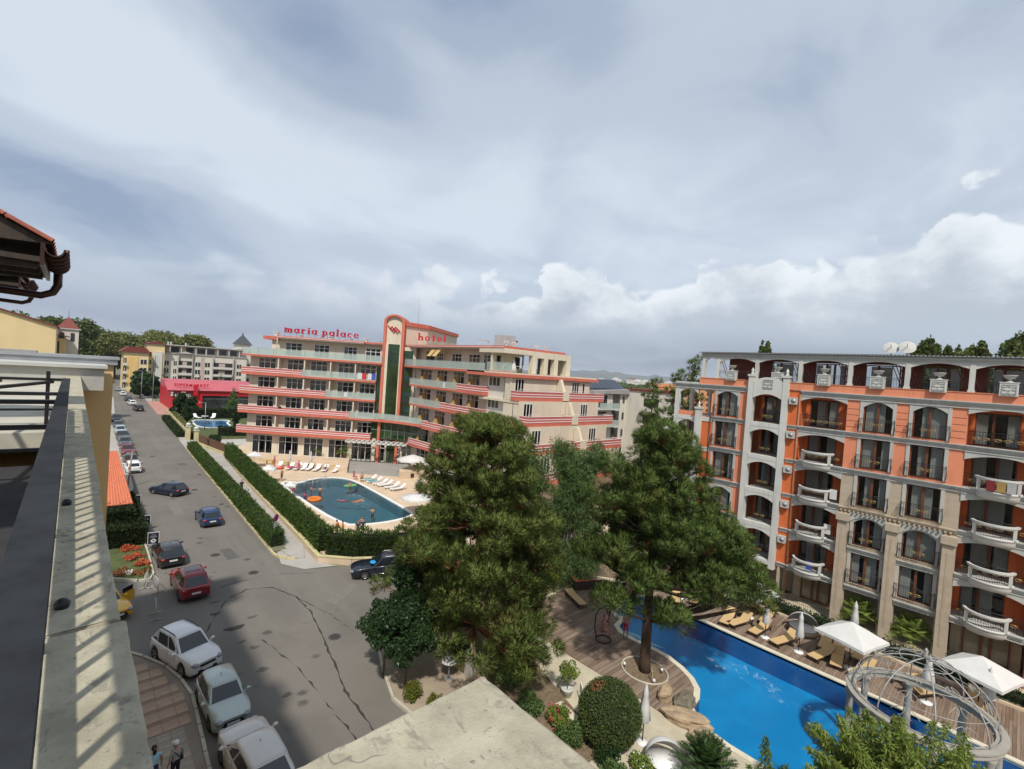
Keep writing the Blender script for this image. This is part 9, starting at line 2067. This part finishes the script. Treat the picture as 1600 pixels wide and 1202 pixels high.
# ---------------------------------------------------------------- small road and water details
PATCH = mat('asphalt_patch', (0.095,0.09,0.082),0.92,0.15,4, bump=0.3, bscale=50); PATCH2 = mat('old_asphalt_patch', (0.165,0.152,0.13),0.92,0.12,4, bump=0.3, bscale=50)
for pts, m_ in (([(9.6,74.2),(11.2,74.6),(11.0,77.4),(9.5,77.0)], PATCH2),([(11.9,83.2),(13.0,83.4),(12.9,85.0),(11.8,84.9)], PATCH),([(8.2,58.2),(9.1,58.3),(9.0,63.4),(8.1,63.2)], PATCH2),([(14.0,31.6),(16.6,33.4),(16.2,34.1),(13.6,32.4)], PATCH2),([(7.6,118),(10.4,118.6),(10.3,122),(7.5,121.6)], PATCH2),([(9.9,43.4),(10.8,43.6),(10.6,46.2),(9.8,46.1)], PATCH)):
    MB().poly([(x, y, .0035) for x, y in pts]).build('asphalt_patch', m_, road)
for x, y in ((9.3,45.1),(10.9,39.9),(11.4,68.0),(9.6,92.0),(12.4,27.8)):
    b = MB(); b.lathe([(.001,.012),(.30,.012),(.31,.002)],20,(x, y, 0), cap=False, sm=False); b.lathe([(.34,.004),(.38,.006),(.38,0)],20,(x, y, 0), cap=False, sm=False); tag(b.build('manhole_cover', mat('cast_iron', (0.05,0.047,0.043),0.7,.3,12, metal=.3), road))
for x, y in ((13.0,60),(13.5,76),(5.5,66)): MB().box(x-.45, x-.05, y, y+.5,.003,.012).build('drain_grate', TAR, road)
def foam_mat():
    M = bpy.data.materials.new('water_foam'); M.use_nodes = True; t = M.node_tree; t.nodes.clear(); q = NG(t); tc = q.n('ShaderNodeTexCoord').outputs['Object']; uv = q.n('ShaderNodeUVMap').outputs[0]; sx, sy, _ = q.sep(tc)
    a = q.n('ShaderNodeBsdfTransparent'); d = q.n('ShaderNodeBsdfDiffuse'); q.put(d.inputs[0],(.45,.62,.70,1)); n1 = q.noise(tc, 3.2,6,.7,1.2); n2 = q.noise(tc, .8,3,.5,.5); mx = q.n('ShaderNodeMixShader')
    q.put(mx.inputs[0], q.m('MULTIPLY', q.m('MULTIPLY', q.rng(n1,.5,.66), q.rng(n2,.42,.6)),.55)); t.links.new(a.outputs[0], mx.inputs[1]); t.links.new(d.outputs[0], mx.inputs[2]); t.links.new(mx.outputs[0], q.n('ShaderNodeOutputMaterial').inputs[0]); return M
FM = foam_mat()
def foam(pts, w, z):
    b = MB(); prev = None
    for i, p in enumerate(pts):
        p = Vector(p); t_ = (Vector(pts[min(i+1, len(pts)-1)])-Vector(pts[max(i-1,0)])).normalized(); n_ = Vector((-t_.y, t_.x))*w*math.sin(PI*(i+.6)/(len(pts)+.2)); c = (b.P((p.x+n_.x, p.y+n_.y, z)), b.P((p.x-n_.x, p.y-n_.y, z)))
        if prev: b.face((prev[0], prev[1], c[1], c[0]))
        prev = c
    b.build('foam', FM)['kind'] = 'stuff'
foam([(31.6,14.6),(30.9,13.2),(30.2,11.6),(30.5,10.5),(30.1,9.2),(29.8,8.2),(30.1,6.9),(30.7,6.0)],.75,-.12)
foam([(26.6,57.2),(26.1,54.6),(25.7,52.0),(25.6,49.6)],.9,.29)
# ---------------------------------------------------------------- thin sea haze
hz = MB().box(-9300,13600,-9300,13600,-3.0,262.0).build('haze', bpy.data.materials.new('haze_air')); hz['kind'] = 'stuff'
hm = hz.data.materials[0]; hm.use_nodes = True; t_ = hm.node_tree; t_.nodes.clear(); q = NG(t_); pv_ = q.n('ShaderNodeVolumePrincipled'); pv_.inputs['Color'].default_value = (.80,.86,.95,1); pv_.inputs['Density'].default_value = 0.00007; pv_.inputs['Anisotropy'].default_value = 0.0
t_.links.new(pv_.outputs[0], q.n('ShaderNodeOutputMaterial').inputs['Volume'])
